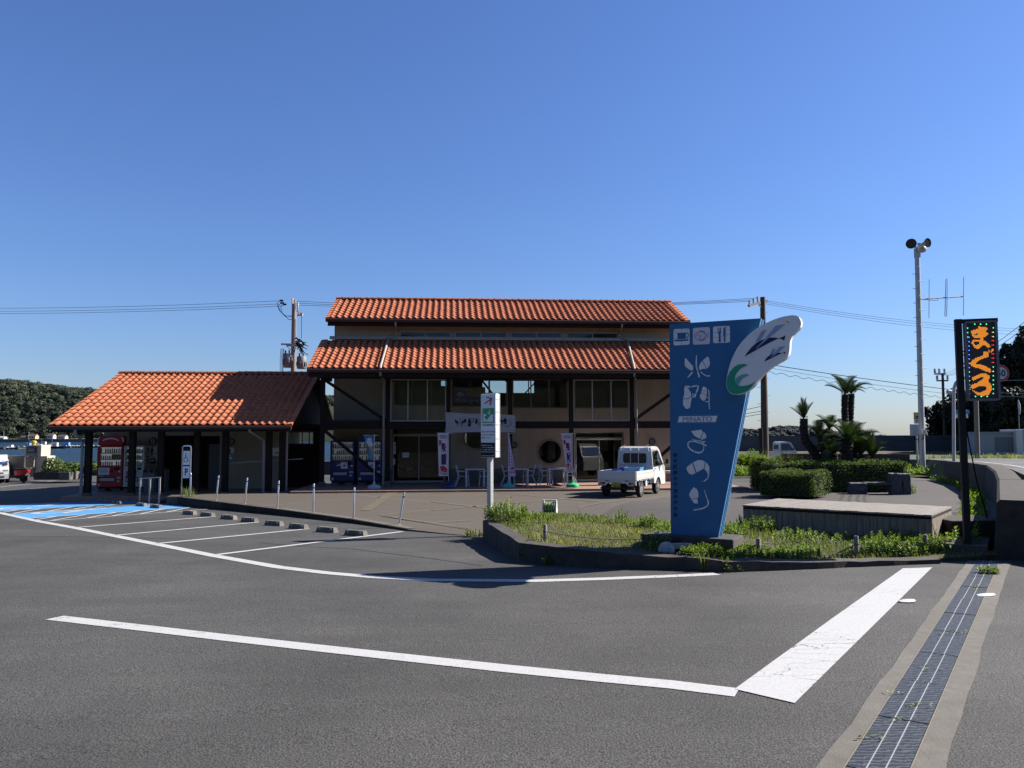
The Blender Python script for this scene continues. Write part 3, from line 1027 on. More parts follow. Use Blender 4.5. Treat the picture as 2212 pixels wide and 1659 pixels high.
def rline(t0, t1, off, w=.15, n=24):
    mb = MB('line')
    P = [t0 + (t1 - t0) * i / n for i in range(n + 1)]
    vs = []
    for t in P:
        vs += [road_pt(t, off - w / 2, .008), road_pt(t, off + w / 2, .008)]
    mb.add(vs, [(2 * i, 2 * i + 1, 2 * i + 3, 2 * i + 2) for i in range(n)])
    struct(mb, 'road_line')
rline(0, 11.9, .75, .15, 60)
rline(0, 11.9, 7.5, .15, 60)
t = 2.2
while t < 9:
    rline(t, t + .45, 4.1, .15, 4)
    t += .9
# retaining wall: two cast blocks
wl_top = [Vector(p) for p in ((7.96, 12.7, 1.09), (11.62, 18.5, 1.1), (14.3, 22.9, 1.08), (17.2, 28, 1.05), (19.4, 33, .98), (20.7, 37, .9))]
rw = thing('retaining_wall', 'curved dark concrete retaining wall between the plaza and the raised road', 'wall', (7.96, 12.7, 0))
def wall_block(pts, w, name, lip):
    mb = MB('old_wall')
    n_ = len(pts)
    rings = []
    for i, p in enumerate(pts):
        d = pts[min(i + 1, n_ - 1)] - pts[max(i - 1, 0)]
        d.z = 0
        d.normalize()
        q = Vector((d.y, -d.x, 0))
        rings.append([p - q * .16 + Vector((0, 0, -1.7)), p - q * .02 + Vector((0, 0, -.05)), p + q * .03, p + q * (w - .03), p + q * w + Vector((0, 0, -.05)), p + q * w + Vector((0, 0, -1.7))])
    vs = [v for r in rings for v in r]
    fs = [(6 * i + k, 6 * i + (k + 1) % 6, 6 * i + 6 + (k + 1) % 6, 6 * i + 6 + k) for i in range(n_ - 1) for k in range(6)]
    fs += [tuple(range(6)), tuple(reversed(range(6 * n_ - 6, 6 * n_)))]
    mb.add(vs, fs)
    return mb.build(name, rw, True)
a_, b_ = wl_top[0], wl_top[1]
wall_block([a_, a_.lerp(b_, .97)], .62, 'wall_block', 0)
wall_block([a_.lerp(b_, .985)] + [b_.lerp(wl_top[2], k / 3) for k in range(3)] + [wl_top[2], wl_top[3], wl_top[4], wl_top[5]], .5, 'wall_block', 0)
# low block beside the pole
m = MB('old_wall')
p0 = at(2083, 1124, 14.2)
m.bbox((7.85, 13.9, -.1), (8.95, 14.9, .62), .02)
o = m.build('concrete_block')
tag(o, 'plain concrete block between the sign pole and the retaining wall', 'block')

# ---- walls towards the sea
m = MB('seawall')
m.prism([(8, 90, 2.13), (70, 90, 2.13), (70, 91, 2.13), (8, 91, 2.13)], (0, 0, -4.5))
o = m.build('breakwater')
tag(o, 'long dark blue-grey sea wall on the horizon behind the palms', 'sea wall')
m = MB('dry')
m.poly([(-8, 70, ZFAR + .012), (75, 70, ZFAR + .012), (75, 89.9, .35), (-8, 89.9, .35)])
struct(m, 'dry_ground')
m = MB('dark_concrete')
a, b = at(1690, 1000, 46), at(1966, 1000, 44)
m.prism([(a.x, a.y, 1.08), (b.x, b.y, 1.08), (b.x, b.y + .3, 1.08), (a.x, a.y + .3, 1.08)], (0, 0, -1.6))
o = m.build('roadside_wall')
tag(o, 'low brown concrete wall along the road behind the palm clump', 'wall')
m = MB('dark_concrete')
m.prism([(-60, 51.2, .5), (-9, 51.2, .5), (-9, 51.6, .5), (-60, 51.6, .5)], (0, 0, -3))
m.use('pale_concrete').prism([(-60, 51.15, .56), (-9, 51.15, .56), (-9, 51.65, .56), (-60, 51.65, .56)], (0, 0, -.055))
o = m.build('quay_wall')
tag(o, 'grey concrete quay wall in front of the water at far left', 'wall')

# ---- far shore: wooded hill, houses, shore wall
def crowns(name, cells, mat, leaf_s, per, seedv, squash=.75, tint=(.1, .9)):
    random.seed(seedv)
    mb = MB(mat)
    for (x, y, z, r) in cells:
        t0 = random.uniform(*tint)
        for i in range(per):
            d = rnd_dir()
            if d.z < -.35:
                d.z = -d.z
            rr = r * random.uniform(.75, 1.05)
            p = Vector((x, y, z)) + Vector((d.x, d.y, d.z * squash)) * rr
            mb.tint = min(1, max(0, t0 + random.uniform(-.18, .18)))
            leaf(mb, p, d + rnd_dir() * .35, leaf_s * random.uniform(.6, 1.4), asp=.8)
    o = mb.build(name, kind='stuff', recalc=False)
    return o
def terrain(name, prof, y0, y1, mat, n=90, base=-2.6, rough=2.0, seedv=1):
    """ridge line prof = [(x, z)] at y1, falling to base at y0"""
    random.seed(seedv)
    mb = MB(mat, smooth=True)
    x0, x1 = prof[0][0], prof[-1][0]
    rows = 10
    def h(x):
        for i in range(len(prof) - 1):
            if prof[i][0] <= x <= prof[i + 1][0]:
                f = (x - prof[i][0]) / (prof[i + 1][0] - prof[i][0])
                return prof[i][1] + (prof[i + 1][1] - prof[i][1]) * f
        return prof[-1][1]
    vs = []
    for j in range(rows + 1):
        f = j / rows
        for i in range(n + 1):
            x = x0 + (x1 - x0) * i / n
            vs.append((x, y0 + (y1 - y0) * f, base + (h(x) - base) * (math.sin(f * math.pi / 2) ** .8) + random.uniform(-1, 1) * rough * (1 if 0 < j else 0)))
    w = n + 1
    mb.add(vs, [(j * w + i, j * w + i + 1, (j + 1) * w + i + 1, (j + 1) * w + i) for j in range(rows) for i in range(n)])
    struct(mb, name)
    return h
MT['hill_soil'] = mk('hill_soil', (0.02, 0.028, 0.014), 0.95, var=.3, scale=.05, world=True)
HD = 900.0
def zx(px, D):
    return (px - CX) / F * D
def zz(py, D):
    return EYE + (943 - 4 - py) / F * D
hp = [(-900, 58), (zx(-120, 1050), zz(822, 1050)), (zx(0, 1050), zz(822, 1050)), (zx(60, 1050), zz(824, 1050)), (zx(110, 1050), zz(832, 1050)), (zx(150, 1050), zz(838, 1050)), (zx(215, 1050), zz(842, 1050)),
      (zx(330, 1050), zz(850, 1050)), (zx(500, 1050), zz(855, 1050)), (zx(720, 1050), zz(858, 1050)), (zx(900, 1050), zz(905, 1050)), (zx(1000, 1050), zz(938, 1050))]
hh = terrain('wooded_hill', hp, 910, 1050, 'hill_soil', rough=1.5)
random.seed(11)
cells = []
for i in range(1700):
    f = random.random()
    y = 912 + 138 * f
    x = random.uniform(-830, -90)
    if x > zx(330, y) and f < .55:
        continue
    z = -2.6 + (hh(x) + 2.6) * (math.sin(f * math.pi / 2) ** .8)
    cells.append((x, y, z + 1, random.uniform(4.5, 9.5)))
crowns('hill_forest', cells, 'forest', 2.1, 110, 5, tint=(0, 1))
m = MB('concrete')
m.prism([(-900, 896, 1.2), (-350, 896, 1.2), (-350, 912, 1.6), (-900, 912, 1.6)], (0, 0, -4))
o = m.build('shore_wall')
tag(o, 'dark shore embankment under the wooded hill across the bay', 'embankment')
def far_house(px0, px1, pyt, pyb, lab, wallm, roofm, D=900):
    x0, x1 = zx(px0, D), zx(px1, D)
    zb, zt = 1.3, 1.3 + (pyb - pyt) / F * D
    zm = zb + (zt - zb) * .55
    t = thing('far_house', lab, 'house', ((x0 + x1) / 2, D, zb))
    w = (x1 - x0) / 2
    mb = MB(wallm)
    mb.box((-w, 0, -.5), (w, 7, zm - zb))
    for y in (0, 7):
        pass
    mb.prism([(w, 0, zm - zb), (w, 7, zm - zb), (w, 3.5, zt - zb)], (-.2, 0, 0))
    mb.prism([(-w, 0, zm - zb), (-w, 7, zm - zb), (-w, 3.5, zt - zb)], (.2, 0, 0))
    mb.build('wall', t)
    rb = MB(roofm)
    for s_ in (0, 1):
        ya, yb = (-.7, 3.6) if s_ == 0 else (7.7, 3.4)
        rb.prism([(-w - .6, ya, zm - zb - .3), (w + .6, ya, zm - zb - .3), (w + .6, yb, zt - zb + .1), (-w - .6, yb, zt - zb + .1)], (0, 0, .3))
    rb.build('roof', t)
    wb_ = MB('interior_dark')
    for k in (-.5, .3):
        wb_.box((w * k - .7, -.06, (zm - zb) * .35), (w * k + .7, .04, (zm - zb) * .75))
        wb_.box((w + .01, 2.6, (zm - zb) * .5), (w + .06, 4.0, (zm - zb) * .9))
    wb_.build('window', t)
far_house(62, 78, 930.5, 941, 'far cream house with a grey roof below the wooded hill, by a mast', 'cream', 'roof_grey')
far_house(104, 116, 929.5, 941, 'far small white house with a brown roof and tall gable across the bay', 'white', 'roof_grey')
far_house(127, 142, 933, 941.5, 'far low house with a wide brown roof, rightmost across the bay', 'white', 'roof_grey')
far_house(46, 60, 934, 940.5, 'far low grey house left of the cream house across the bay', 'grey_paint', 'roof_grey')
far_house(-3, 10, 935.5, 941, 'far white shed at the left edge of the bay shore', 'white', 'float')
for px, top in ((64, 926), (116, 924), (10, 924)):
    mb = MB('galv')
    x = zx(px, 898)
    mb.tube([(x, 898, 1.2), (x, 898, zz(top, 898))], .22, 6)
    o = mb.build('far_pole')
    tag(o, 'thin pale pole standing by the far house' + {64: 's near the cream one', 116: ' with the white gable', 10: ' at the left edge'}[px], 'pole', None)
# right far headland, very distant
hp2 = [(zx(1560, 1500), zz(932, 1500)), (zx(1600, 1500), zz(930, 1500)), (zx(1640, 1500), zz(929, 1500)), (zx(1660, 1500), zz(925, 1500)), (zx(1700, 1500), zz(924, 1500)), (zx(1745, 1500), zz(928, 1500)), (zx(1800, 1500), zz(938, 1500)), (zx(1860, 1500), zz(950, 1500))]
MT['hazy_headland_leaf'] = tinted('hazy_headland_leaf', (0.02, 0.03, 0.034), (0.045, 0.06, 0.058), rough=.9)  # leaf green shifted towards blue: distance haze put into the colour
hh2 = terrain('headland', hp2, 1400, 1500, 'hill_soil', rough=1.2, seedv=4)
random.seed(12)
cells = []
for i in range(330):
    f = random.random()
    y = 1402 + 98 * f
    x = random.uniform(hp2[0][0], hp2[-1][0])
    cells.append((x, y, -2.6 + (hh2(x) + 2.6) * (math.sin(f * math.pi / 2) ** .8), random.uniform(5, 10)))
crowns('headland_forest', cells, 'hazy_headland_leaf', 3.5, 60, 6)

# unseen hill added behind the viewpoint to darken window reflections and sky fill
random.seed(77)
mb = MB('hill_soil', smooth=True)
vs = []
for j in range(9):
    for i in range(41):
        f = j / 8
        vs.append((-150 + 7.5 * i, -24 - 70 * f, -.6 + (24 + 5 * math.sin(i * .5) + random.uniform(-2, 2)) * math.sin(f * 1.57) ** .7))
mb.add(vs, [(j * 41 + i, j * 41 + i + 1, j * 41 + i + 42, j * 41 + i + 41) for j in range(8) for i in range(40)])
struct(mb, 'unseen_hill')

# ---- fish rafts in the bay
random.seed(21)
for (px0, px1, D, lab) in ((-20, 45, 300, 'nearest fish farm raft with many pale floats at the left edge of the bay'), (30, 120, 330, 'long middle fish farm raft with pale floats and a mast on the bay'),
                           (100, 215, 345, 'right fish farm raft with pale floats and a blue tarpaulin on the bay')):
    x0, x1 = zx(px0, D), zx(px1, D)
    t = thing('fish_raft', lab, 'raft', (x0, D, -2.2), 0, 'fish farm rafts on the bay')
    mb = MB('raft')
    L_ = x1 - x0
    for k in range(4):
        mb.box((0, k * 6, .1), (L_, k * 6 + 1, .75))
    x = 0
    while x < L_:
        mb.box((x, 0, .15), (x + .8, 18, .6))
        x += 5
    mb.build('frame', t)
    mb = MB('float')
    for k in range(int(L_ * 2.2)):
        x, y, s_ = random.uniform(0, L_), random.choice((0, 6, 12, 18)) + random.uniform(-.8, 1.6), random.uniform(.35, .8)
        mb.use(random.choice(('float', 'float', 'float', 'raft', 'cream')))
        mb.lathe([(s_ * .5, -.3), (s_ * .8, .2), (s_ * .5, .75 + s_ * .4)], (x, y, 0), 6)
    mb.build('floats', t, kind='stuff')
    hb = MB('white')
    for k in range(2):
        x = L_ * random.uniform(.15, .85)
        hb.use(random.choice(('white', 'crate', 'float'))).box((x, 8, .5), (x + 1.4, 9.4, 2.4 if k else 1.7))
    hb.build('hut', t)
def boat(px, D, hullm, lab):
    t = thing('moored_boat', lab, 'boat', (zx(px, D), D, -2.2))
    mb = MB(hullm)
    sec = [(-3.6, .0, 1.3), (-3.4, .95, 1.0), (0, 1.1, .85), (2.4, .8, 1.1), (3.9, .05, 1.6)]
    vs = []
    for x, w, h_ in sec:
        vs += [(x, -w, h_), (x, 0, -.3), (x, w, h_)]
    mb.add(vs, [(3 * i + k, 3 * i + k + 1, 3 * i + 3 + k + 1, 3 * i + 3 + k) for i in range(4) for k in (0, 1)] + [(3 * i, 3 * i + 2, 3 * i + 5, 3 * i + 3) for i in range(4)])
    mb.build('hull', t)
    mb = MB('white')
    mb.bbox((-1.5, -.6, .8), (.4, .6, 2.4), .1)
    mb.build('cabin', t)
    mb = MB('galv')
    mb.tube([(-2, 0, .9), (-2, 0, 4)], .05, 6)
    mb.build('mast', t)
boat(100, 420, 'white', 'small white boat moored beyond the rafts')
boat(125, 322, 'vend_blue', 'blue-hulled work boat lying against the right raft')
boat(72, 520, 'float', 'pale boat near the far shore below the cream house')
# ================================================================== BUILDINGS (local frame: u along the front, v inwards, z up)
# ---- roof tiles
def tile_mesh(tw, tl, slope, tint, name='roof_tile', h=0.062):
    """one S-shaped clay tile, lower edge at v=0, running upslope"""
    ca, sa = math.cos(slope), math.sin(slope)
    mb = MB('tile')
    mb.tint = tint
    prof = []
    for i in range(9):
        x = i / 8
        if x <= .56:
            z = h * math.sin(math.pi * x / .56)
        else:
            z = -.22 * h * math.sin(math.pi * (x - .56) / .44)
        prof.append((x * tw * 1.03, z))
    def P(x, s, n):
        return (x, s * ca - n * sa, s * sa + n * ca)
    lo = [P(x, 0, z + .038) for x, z in prof]
    hi = [P(x, tl, z + .010) for x, z in prof]
    un = [P(x, .004, z + .012) for x, z in prof]
    n = 9
    mb.add(lo + hi + un, [(i, i + 1, n + i + 1, n + i) for i in range(8)] + [(2 * n + i, 2 * n + i + 1, i + 1, i) for i in range(8)])
    return mb
def tiled(roof, u0, u1, ev, ez, tv, tz, tw, rows, keep, seedv):
    rnd = random.Random(seedv)
    L = math.hypot(tv - ev, tz - ez)
    slope = math.atan2(tz - ez, tv - ev)
    tl = L / rows
    n = int(round((u1 - u0) / tw))
    tw = (u1 - u0) / n
    tints = [.3, .42, .48, .53, .57, .61, .66, .78]
    protos = []
    rest = MB('tile')
    cnt = 0
    for r in range(rows):
        for c in range(n):
            u = u0 + c * tw
            v = ev + (tv - ev) * r / rows
            z = ez + (tz - ez) * r / rows
            k = rnd.choices(range(8), (1, 3, 5, 7, 7, 5, 3, 1))[0]
            jz, ju = rnd.uniform(-.004, .004), rnd.uniform(-.005, .005)
            if cnt < keep:
                if not protos:
                    for t_ in tints:
                        o = tile_mesh(tw, tl * 1.1, slope, t_).build('roof_tile', roof, recalc=False)
                        o.data.shade_smooth()
                        me = o.data
                        bpy.data.objects.remove(o)
                        protos.append(me)
                o = link('roof_tile', protos[k], roof)
                o.location = (u + ju, v, z + jz)
                cnt += 1
            else:
                tm = tile_mesh(tw, tl * 1.1, slope, tints[k])
                rest.tint = tints[k]
                rest.add([(x + u + ju, y + v, w + z + jz) for x, y, w in tm.v], tm.f)
    if rest.v:
        o = rest.build('roof_tiles', roof, kind='stuff', recalc=False)
        o.data.shade_smooth()
def verge(roof, u, side, ev, ez, tv, tz, rows, name='verge_tile'):
    """stepped cover tiles along a roof edge"""
    mb = MB('tile')
    rnd = random.Random(int(u * 10))
    dv, dz = (tv - ev) / rows, (tz - ez) / rows
    for r in range(rows):
        v, z = ev + dv * r, ez + dz * r
        mb.tint = rnd.choice((.5, .62, .75, .9))
        a, b = (u - .17, u + .03) if side < 0 else (u - .03, u + .17)
        w = 1.1
        mb.add([(a, v, z + .055), (b, v, z + .075), (b, v + dv * w, z + dz * w + .045), (a, v + dv * w, z + dz * w + .025),
                (a, v, z - .10), (b, v, z - .0), (b, v + dv * w, z + dz * w - .02), (a, v + dv * w, z + dz * w - .14)],
               [(0, 1, 2, 3), (4, 5, 1, 0), (3, 7, 4, 0), (5, 6, 2, 1)])
    mb.build(name, roof)
def ridge(roof, u0, u1, v, z, n, label=None):
    w = (u1 - u0) / n
    mb = MB('ridge', smooth=True)
    pr = [(.13 * math.cos(R(a)), .115 * math.sin(R(a))) for a in range(-10, 191, 25)]
    k = len(pr)
    vs = [(0, y * 1.12, z_ * 1.1) for y, z_ in pr] + [(.05, y * 1.12, z_ * 1.1) for y, z_ in pr] + [(.052, y, z_) for y, z_ in pr] + [(w * 1.02, y, z_) for y, z_ in pr]
    mb.add(vs, [(j * k + i, j * k + i + 1, (j + 1) * k + i + 1, (j + 1) * k + i) for j in range(3) for i in range(k - 1)] + [tuple(range(k))])
    o = mb.build('ridge_tile', roof)
    me = o.data
    o.location = (u0, v, z)
    for i in range(1, n):
        c = link('ridge_tile', me, roof)
        c.location = (u0 + w * i, v, z + random.uniform(-.004, .004))
def deckslab(root, name, u0, u1, pts, th=.10, mat='beam'):
    """roof boarding: polyline pts [(v,z)...] as a thick sheet"""
    mb = MB(mat)
    for (va, za_), (vb, zb_) in zip(pts, pts[1:]):
        mb.add([(u0, va, za_), (u1, va, za_), (u1, vb, zb_), (u0, vb, zb_), (u0, va, za_ - th), (u1, va, za_ - th), (u1, vb, zb_ - th), (u0, vb, zb_ - th)],
               [(0, 1, 2, 3), (7, 6, 5, 4), (4, 5, 1, 0), (6, 7, 3, 2), (5, 6, 2, 1), (7, 4, 0, 3)])
    return mb.build(name, root)
def holed_wall(mb, u0, u1, z0, z1, v0, v1, holes, rounds=()):
    """wall between v0 (front) and v1 with rectangular holes (ua,ub,za,zb) and round ones (u,z,r)"""
    sq = [(u - r * 1.15, u + r * 1.15, z - r * 1.15, z + r * 1.15) for u, z, r in rounds]
    allh = list(holes) + sq
    us = sorted({u0, u1} | {h[0] for h in allh} | {h[1] for h in allh})
    zs = sorted({z0, z1} | {h[2] for h in allh} | {h[3] for h in allh})
    us = [u for u in us if u0 - 1e-6 <= u <= u1 + 1e-6]
    zs = [z for z in zs if z0 - 1e-6 <= z <= z1 + 1e-6]
    def hol(i, j, lst):
        if not (0 <= i < len(us) - 1 and 0 <= j < len(zs) - 1):
            return None
        cu, cz = (us[i] + us[i + 1]) / 2, (zs[j] + zs[j + 1]) / 2
        return any(h[0] < cu < h[1] and h[2] < cz < h[3] for h in lst)
    for i in range(len(us) - 1):
        for j in range(len(zs) - 1):
            a, b, c, d = us[i], us[i + 1], zs[j], zs[j + 1]
            if not hol(i, j, allh):
                mb.poly([(a, v0, c), (b, v0, c), (b, v0, d), (a, v0, d)])
                mb.poly([(b, v1, c), (a, v1, c), (a, v1, d), (b, v1, d)])
                for (di, dj, q) in ((-1, 0, [(a, c), (a, d)]), (1, 0, [(b, c), (b, d)]), (0, -1, [(a, c), (b, c)]), (0, 1, [(a, d), (b, d)])):
                    nb = hol(i + di, j + dj, holes)
                    edge_ = nb is None
                    if nb or edge_:
                        mb.poly([(q[0][0], v0, q[0][1]), (q[1][0], v0, q[1][1]), (q[1][0], v1, q[1][1]), (q[0][0], v1, q[0][1])])
    for (u, z, r), h in zip(rounds, sq):
        n = 32
        ci = [(u + r * math.cos(2 * math.pi * k / n), z + r * math.sin(2 * math.pi * k / n)) for k in range(n)]
        ou = []
        for k in range(n):
            c, s_ = math.cos(2 * math.pi * k / n), math.sin(2 * math.pi * k / n)
            f = 1.15 * r / max(abs(c), abs(s_))
            ou.append((u + c * f, z + s_ * f))
        for v in (v0, v1):
            for k in range(n):
                l = (k + 1) % n
                mb.poly([(ci[k][0], v, ci[k][1]), (ci[l][0], v, ci[l][1]), (ou[l][0], v, ou[l][1]), (ou[k][0], v, ou[k][1])])
        for k in range(n):
            l = (k + 1) % n
            mb.poly([(ci[k][0], v0, ci[k][1]), (ci[l][0], v0, ci[l][1]), (ci[l][0], v1, ci[l][1]), (ci[k][0], v1, ci[k][1])])
def window(root, u0, u1, z0, z1, v, n, name='window', fm='alu', t=.05, glass='glass', mids=None):
    mb = MB(fm)
    d = .07
    mb.box((u0, v, z0), (u1, v + d, z0 + t))
    mb.box((u0, v, z1 - t), (u1, v + d, z1))
    cuts = mids if mids is not None else [u0 + (u1 - u0) * k / n for k in range(1, n)]
    for u in [u0 + t / 2] + list(cuts) + [u1 - t / 2]:
        mb.box((u - t / 2, v + .002, z0 + t), (u + t / 2, v + d - .002, z1 - t))
    f = mb.build(name, root)
    ed = [u0 + t] + [c for c in cuts] + [u1 - t]
    for a, b in zip(ed, ed[1:]):
        g = MB(glass)
        a2, b2 = a + (t / 2 if a != ed[0] else 0), b - (t / 2 if b != ed[-1] else 0)
        g.poly([(a2, v + d * .5, z0 + t), (b2, v + d * .5, z0 + t), (b2, v + d * .5, z1 - t), (a2, v + d * .5, z1 - t)])
        g.build('pane', f, recalc=False)
    return f

# ================================================================== main building
mbd = thing('harbour_hall', 'two-storey beige hall with two tiers of orange tiled roof and dark timber porch', 'building', tuple(BO), YAW)
EV, EZ, TV, TZ = -1.2, 4.93, 2.2, 6.51
UV, UZ, RV, RZ = 1.6, 7.42, 4.6, 8.81
LU0, LU1 = fu(667, EV, 793), fu(1532, EV, 806)
UU0, UU1 = fu(707, UV, 683), fu(1487, UV, 694)
WU0, WU1 = fu(721, 2.2, 850), 8.02
VW, VB = 2.2, 7.0
low = deckslab(mbd, 'lower_roof', LU0, LU1, [(EV, EZ), (TV, TZ)])
tiled(low, LU0 + .08, LU1 - .08, EV - .06, EZ, TV, TZ - .02, .285, 11, 300, 31)
verge(low, LU0 + .1, -1, EV - .06, EZ, TV, TZ, 11)
verge(low, LU1 - .1, 1, EV - .06, EZ, TV, TZ, 11)
mb = MB('alu_pale')
mb.box((LU0 + .3, TV - .12, TZ + .06), (LU1 - .3, TV + .0, TZ + .13))
mb.box((LU0 + .3, TV - .07, TZ + .13), (LU1 - .3, TV - .003, TZ + .2))
mb.build('flashing', low)
upr = deckslab(mbd, 'upper_roof', UU0, UU1, [(UV, UZ), (RV, RZ), (2 * RV - UV, UZ)])
tiled(upr, UU0 + .08, UU1 - .08, UV - .06, UZ, RV, RZ - .01, .285, 9, 0, 32)
verge(upr, UU0 + .1, -1, UV - .06, UZ, RV, RZ, 9)
verge(upr, UU1 - .1, 1, UV - .06, UZ, RV, RZ, 9)
ridge(upr, UU0 - .05, UU1 + .05, RV, RZ + .03, 56)
mb = MB('tile')
mb.tint = .5
mb.poly([(UU0, RV, RZ + .05), (UU1, RV, RZ + .05), (UU1, 2 * RV - UV, UZ + .05), (UU0, 2 * RV - UV, UZ + .05)])
mb.build('rear_slope', upr)
deckslab(mbd, 'rear_roof', LU0, LU1, [(VB, TZ), (VB + .9, TZ - .42)])
# gutters and fascia
def gutter(root, u0, u1, v, z, name='gutter'):
    mb = MB('gutter')
    pr = [(-.0, 0), (-.13, 0), (-.15, -.03), (-.14, -.10), (-.10, -.14), (-.03, -.15), (0, -.13)]
    mb.prism([(u0, v + a, z + b) for a, b in pr], (u1 - u0, 0, 0))
    return mb.build(name, root)
gutter(mbd, LU0 - .05, LU1 + .05, EV - .03, EZ - .01)
gutter(mbd, UU0 - .05, UU1 + .05, UV - .03, UZ - .01)
mb = MB('beam')
mb.box((LU0 + .02, EV + .0, EZ - .34), (LU1 - .02, EV + .06, EZ - .101))
mb.box((UU0 + .02, UV + .0, UZ - .32), (UU1 - .02, UV + .06, UZ - .101))
mb.build('fascia_board', mbd)
# openings measured on the front wall
ZS = .08
def rect(px0, px1, py0, py1, v):
    u0, _ = fac(px0, py0, v)
    u1, _ = fac(px1, py0, v)
    pm = (px0 + px1) / 2
    return (u0, u1, fz(py1, v, pm), fz(py0, v, pm))
H_w1 = rect(850, 972, 816, 876, VW)
H_w2 = rect(976, 1096, 816, 879, VW)
H_w3 = rect(1107, 1226, 818, 882, VW)
H_w4 = rect(1241, 1357, 819, 882, VW)
H_d1 = rect(847, 962.6, 924, 1044, VW)
H_d2 = rect(1241, 1347.4, 932.8, 1046, VW)
H_d1 = (H_d1[0], H_d1[1], ZS, H_d1[3])
H_d2 = (H_d2[0], H_d2[1], ZS, H_d2[3])
r1u, r1z = fac(1028, 944, VW)
r2u, r2z = fac(1188, 976.4, VW)
RR = 25.8 * 35 / 1660
H_c = [rect(862, 975.6, 713, 733, VW), rect(981.5, 1096, 715, 735, VW), rect(1102.6, 1215, 717, 738, VW), rect(1223, 1336, 719, 740, VW)]
zc0 = sum(h[2] for h in H_c) / 4
zc1 = sum(h[3] for h in H_c) / 4
H_c = [(h[0], h[1], zc0, zc1) for h in H_c]
mb = MB('stucco')
holed_wall(mb, WU0, WU1, ZS, 7.66, VW, VW + .18, [H_w1, H_w2, H_w3, H_w4, H_d1, H_d2] + H_c, [(r1u, r1z, RR), (r2u, r2z, RR)])
ztop_r = UZ + (RZ - UZ) * (VW - UV) / (RV - UV) - .12
for s_, u in ((-1, WU0), (1, WU1)):
    P = [(u, VW + .18, ZS), (u, VB, ZS), (u, VB, ztop_r), (u, RV, RZ - .13), (u, VW + .18, ztop_r)]
    mb.prism(P, (.18 * -s_, 0, 0))
b1 = rect(1040, 1155, 821, 851, VB)
b0 = rect(951, 974, 821, 836, VB)
holed_wall(mb, WU0 + .18, WU1 - .18, ZS, ztop_r, VB - .18, VB, [b1, b0])
wall_o = mb.build('wall', mbd)
wbk = window(mbd, b1[0], b1[1], b1[2], b1[3], VB - .12, 4, mids=[fu(1057.5, VB), fu(1096, VB), fu(1142, VB)])
window(mbd, b0[0], b0[1], b0[2], b0[3], VB - .12, 1)
mb = MB('interior')
mb.bar((b1[0] - .1, VB - .3, b1[3] + .1), (b1[0] + .75, VB - .3, b1[2] - .25), .05, .7, up=(0, 1, 0))
mb.bar((b1[1] + .3, VB - .3, b1[3] + .2), (b1[1] - .65, VB - .3, b1[2] - .1), .05, .5, up=(0, 1, 0))
mb.build('stair_string', mbd)
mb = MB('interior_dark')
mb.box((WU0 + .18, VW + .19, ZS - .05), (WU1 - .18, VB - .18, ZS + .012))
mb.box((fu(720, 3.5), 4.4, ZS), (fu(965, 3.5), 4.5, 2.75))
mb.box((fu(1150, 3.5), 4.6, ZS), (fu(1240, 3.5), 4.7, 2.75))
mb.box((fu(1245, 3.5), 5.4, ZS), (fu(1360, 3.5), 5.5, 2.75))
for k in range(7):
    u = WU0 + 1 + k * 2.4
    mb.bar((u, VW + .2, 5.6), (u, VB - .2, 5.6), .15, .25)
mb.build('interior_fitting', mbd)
# plinth strip in board-marked concrete
mb = MB('concrete')
for a, b in ((WU0 - .004, H_d1[0]), (H_d1[1], H_d2[0]), (H_d2[1], WU1 + .004)):
    mb.box((a, VW - .03, ZS), (b, VW - .002, ZS + .62))
mb.build('plinth', mbd)
for h, mids in ((H_w1, 3), (H_w2, 3), (H_w3, 3), (H_w4, 3)):
    window(mbd, h[0], h[1], h[2], h[3], VW + .03, mids)
for h in H_c:
    window(mbd, h[0] + .01, h[1] - .01, h[2] + .01, h[3] - .01, VW - .02, 2, fm='alu_pale', t=.06)
for (u, z) in ((r1u, r1z), (r2u, r2z)):
    mb = MB('alu', smooth=True)
    n = 32
    prof = [(RR + .05, -.03), (RR + .05, .06), (RR - .03, .06), (RR - .03, -.03)]
    vs = []
    for a in range(n):
        c, s_ = math.cos(2 * math.pi * a / n), math.sin(2 * math.pi * a / n)
        vs += [(u + c * r, VW + o_, z + s_ * r) for r, o_ in prof]
    mb.add(vs, [(4 * a + k, 4 * a + (k + 1) % 4, 4 * ((a + 1) % n) + (k + 1) % 4, 4 * ((a + 1) % n) + k) for a in range(n) for k in range(4)])
    f = mb.build('round_window', mbd)
    g = MB('glass')
    g.poly([(u + (RR - .02) * math.cos(2 * math.pi * a / n), VW + .03, z + (RR - .02) * math.sin(2 * math.pi * a / n)) for a in range(n)])
    g.build('pane', f, recalc=False)
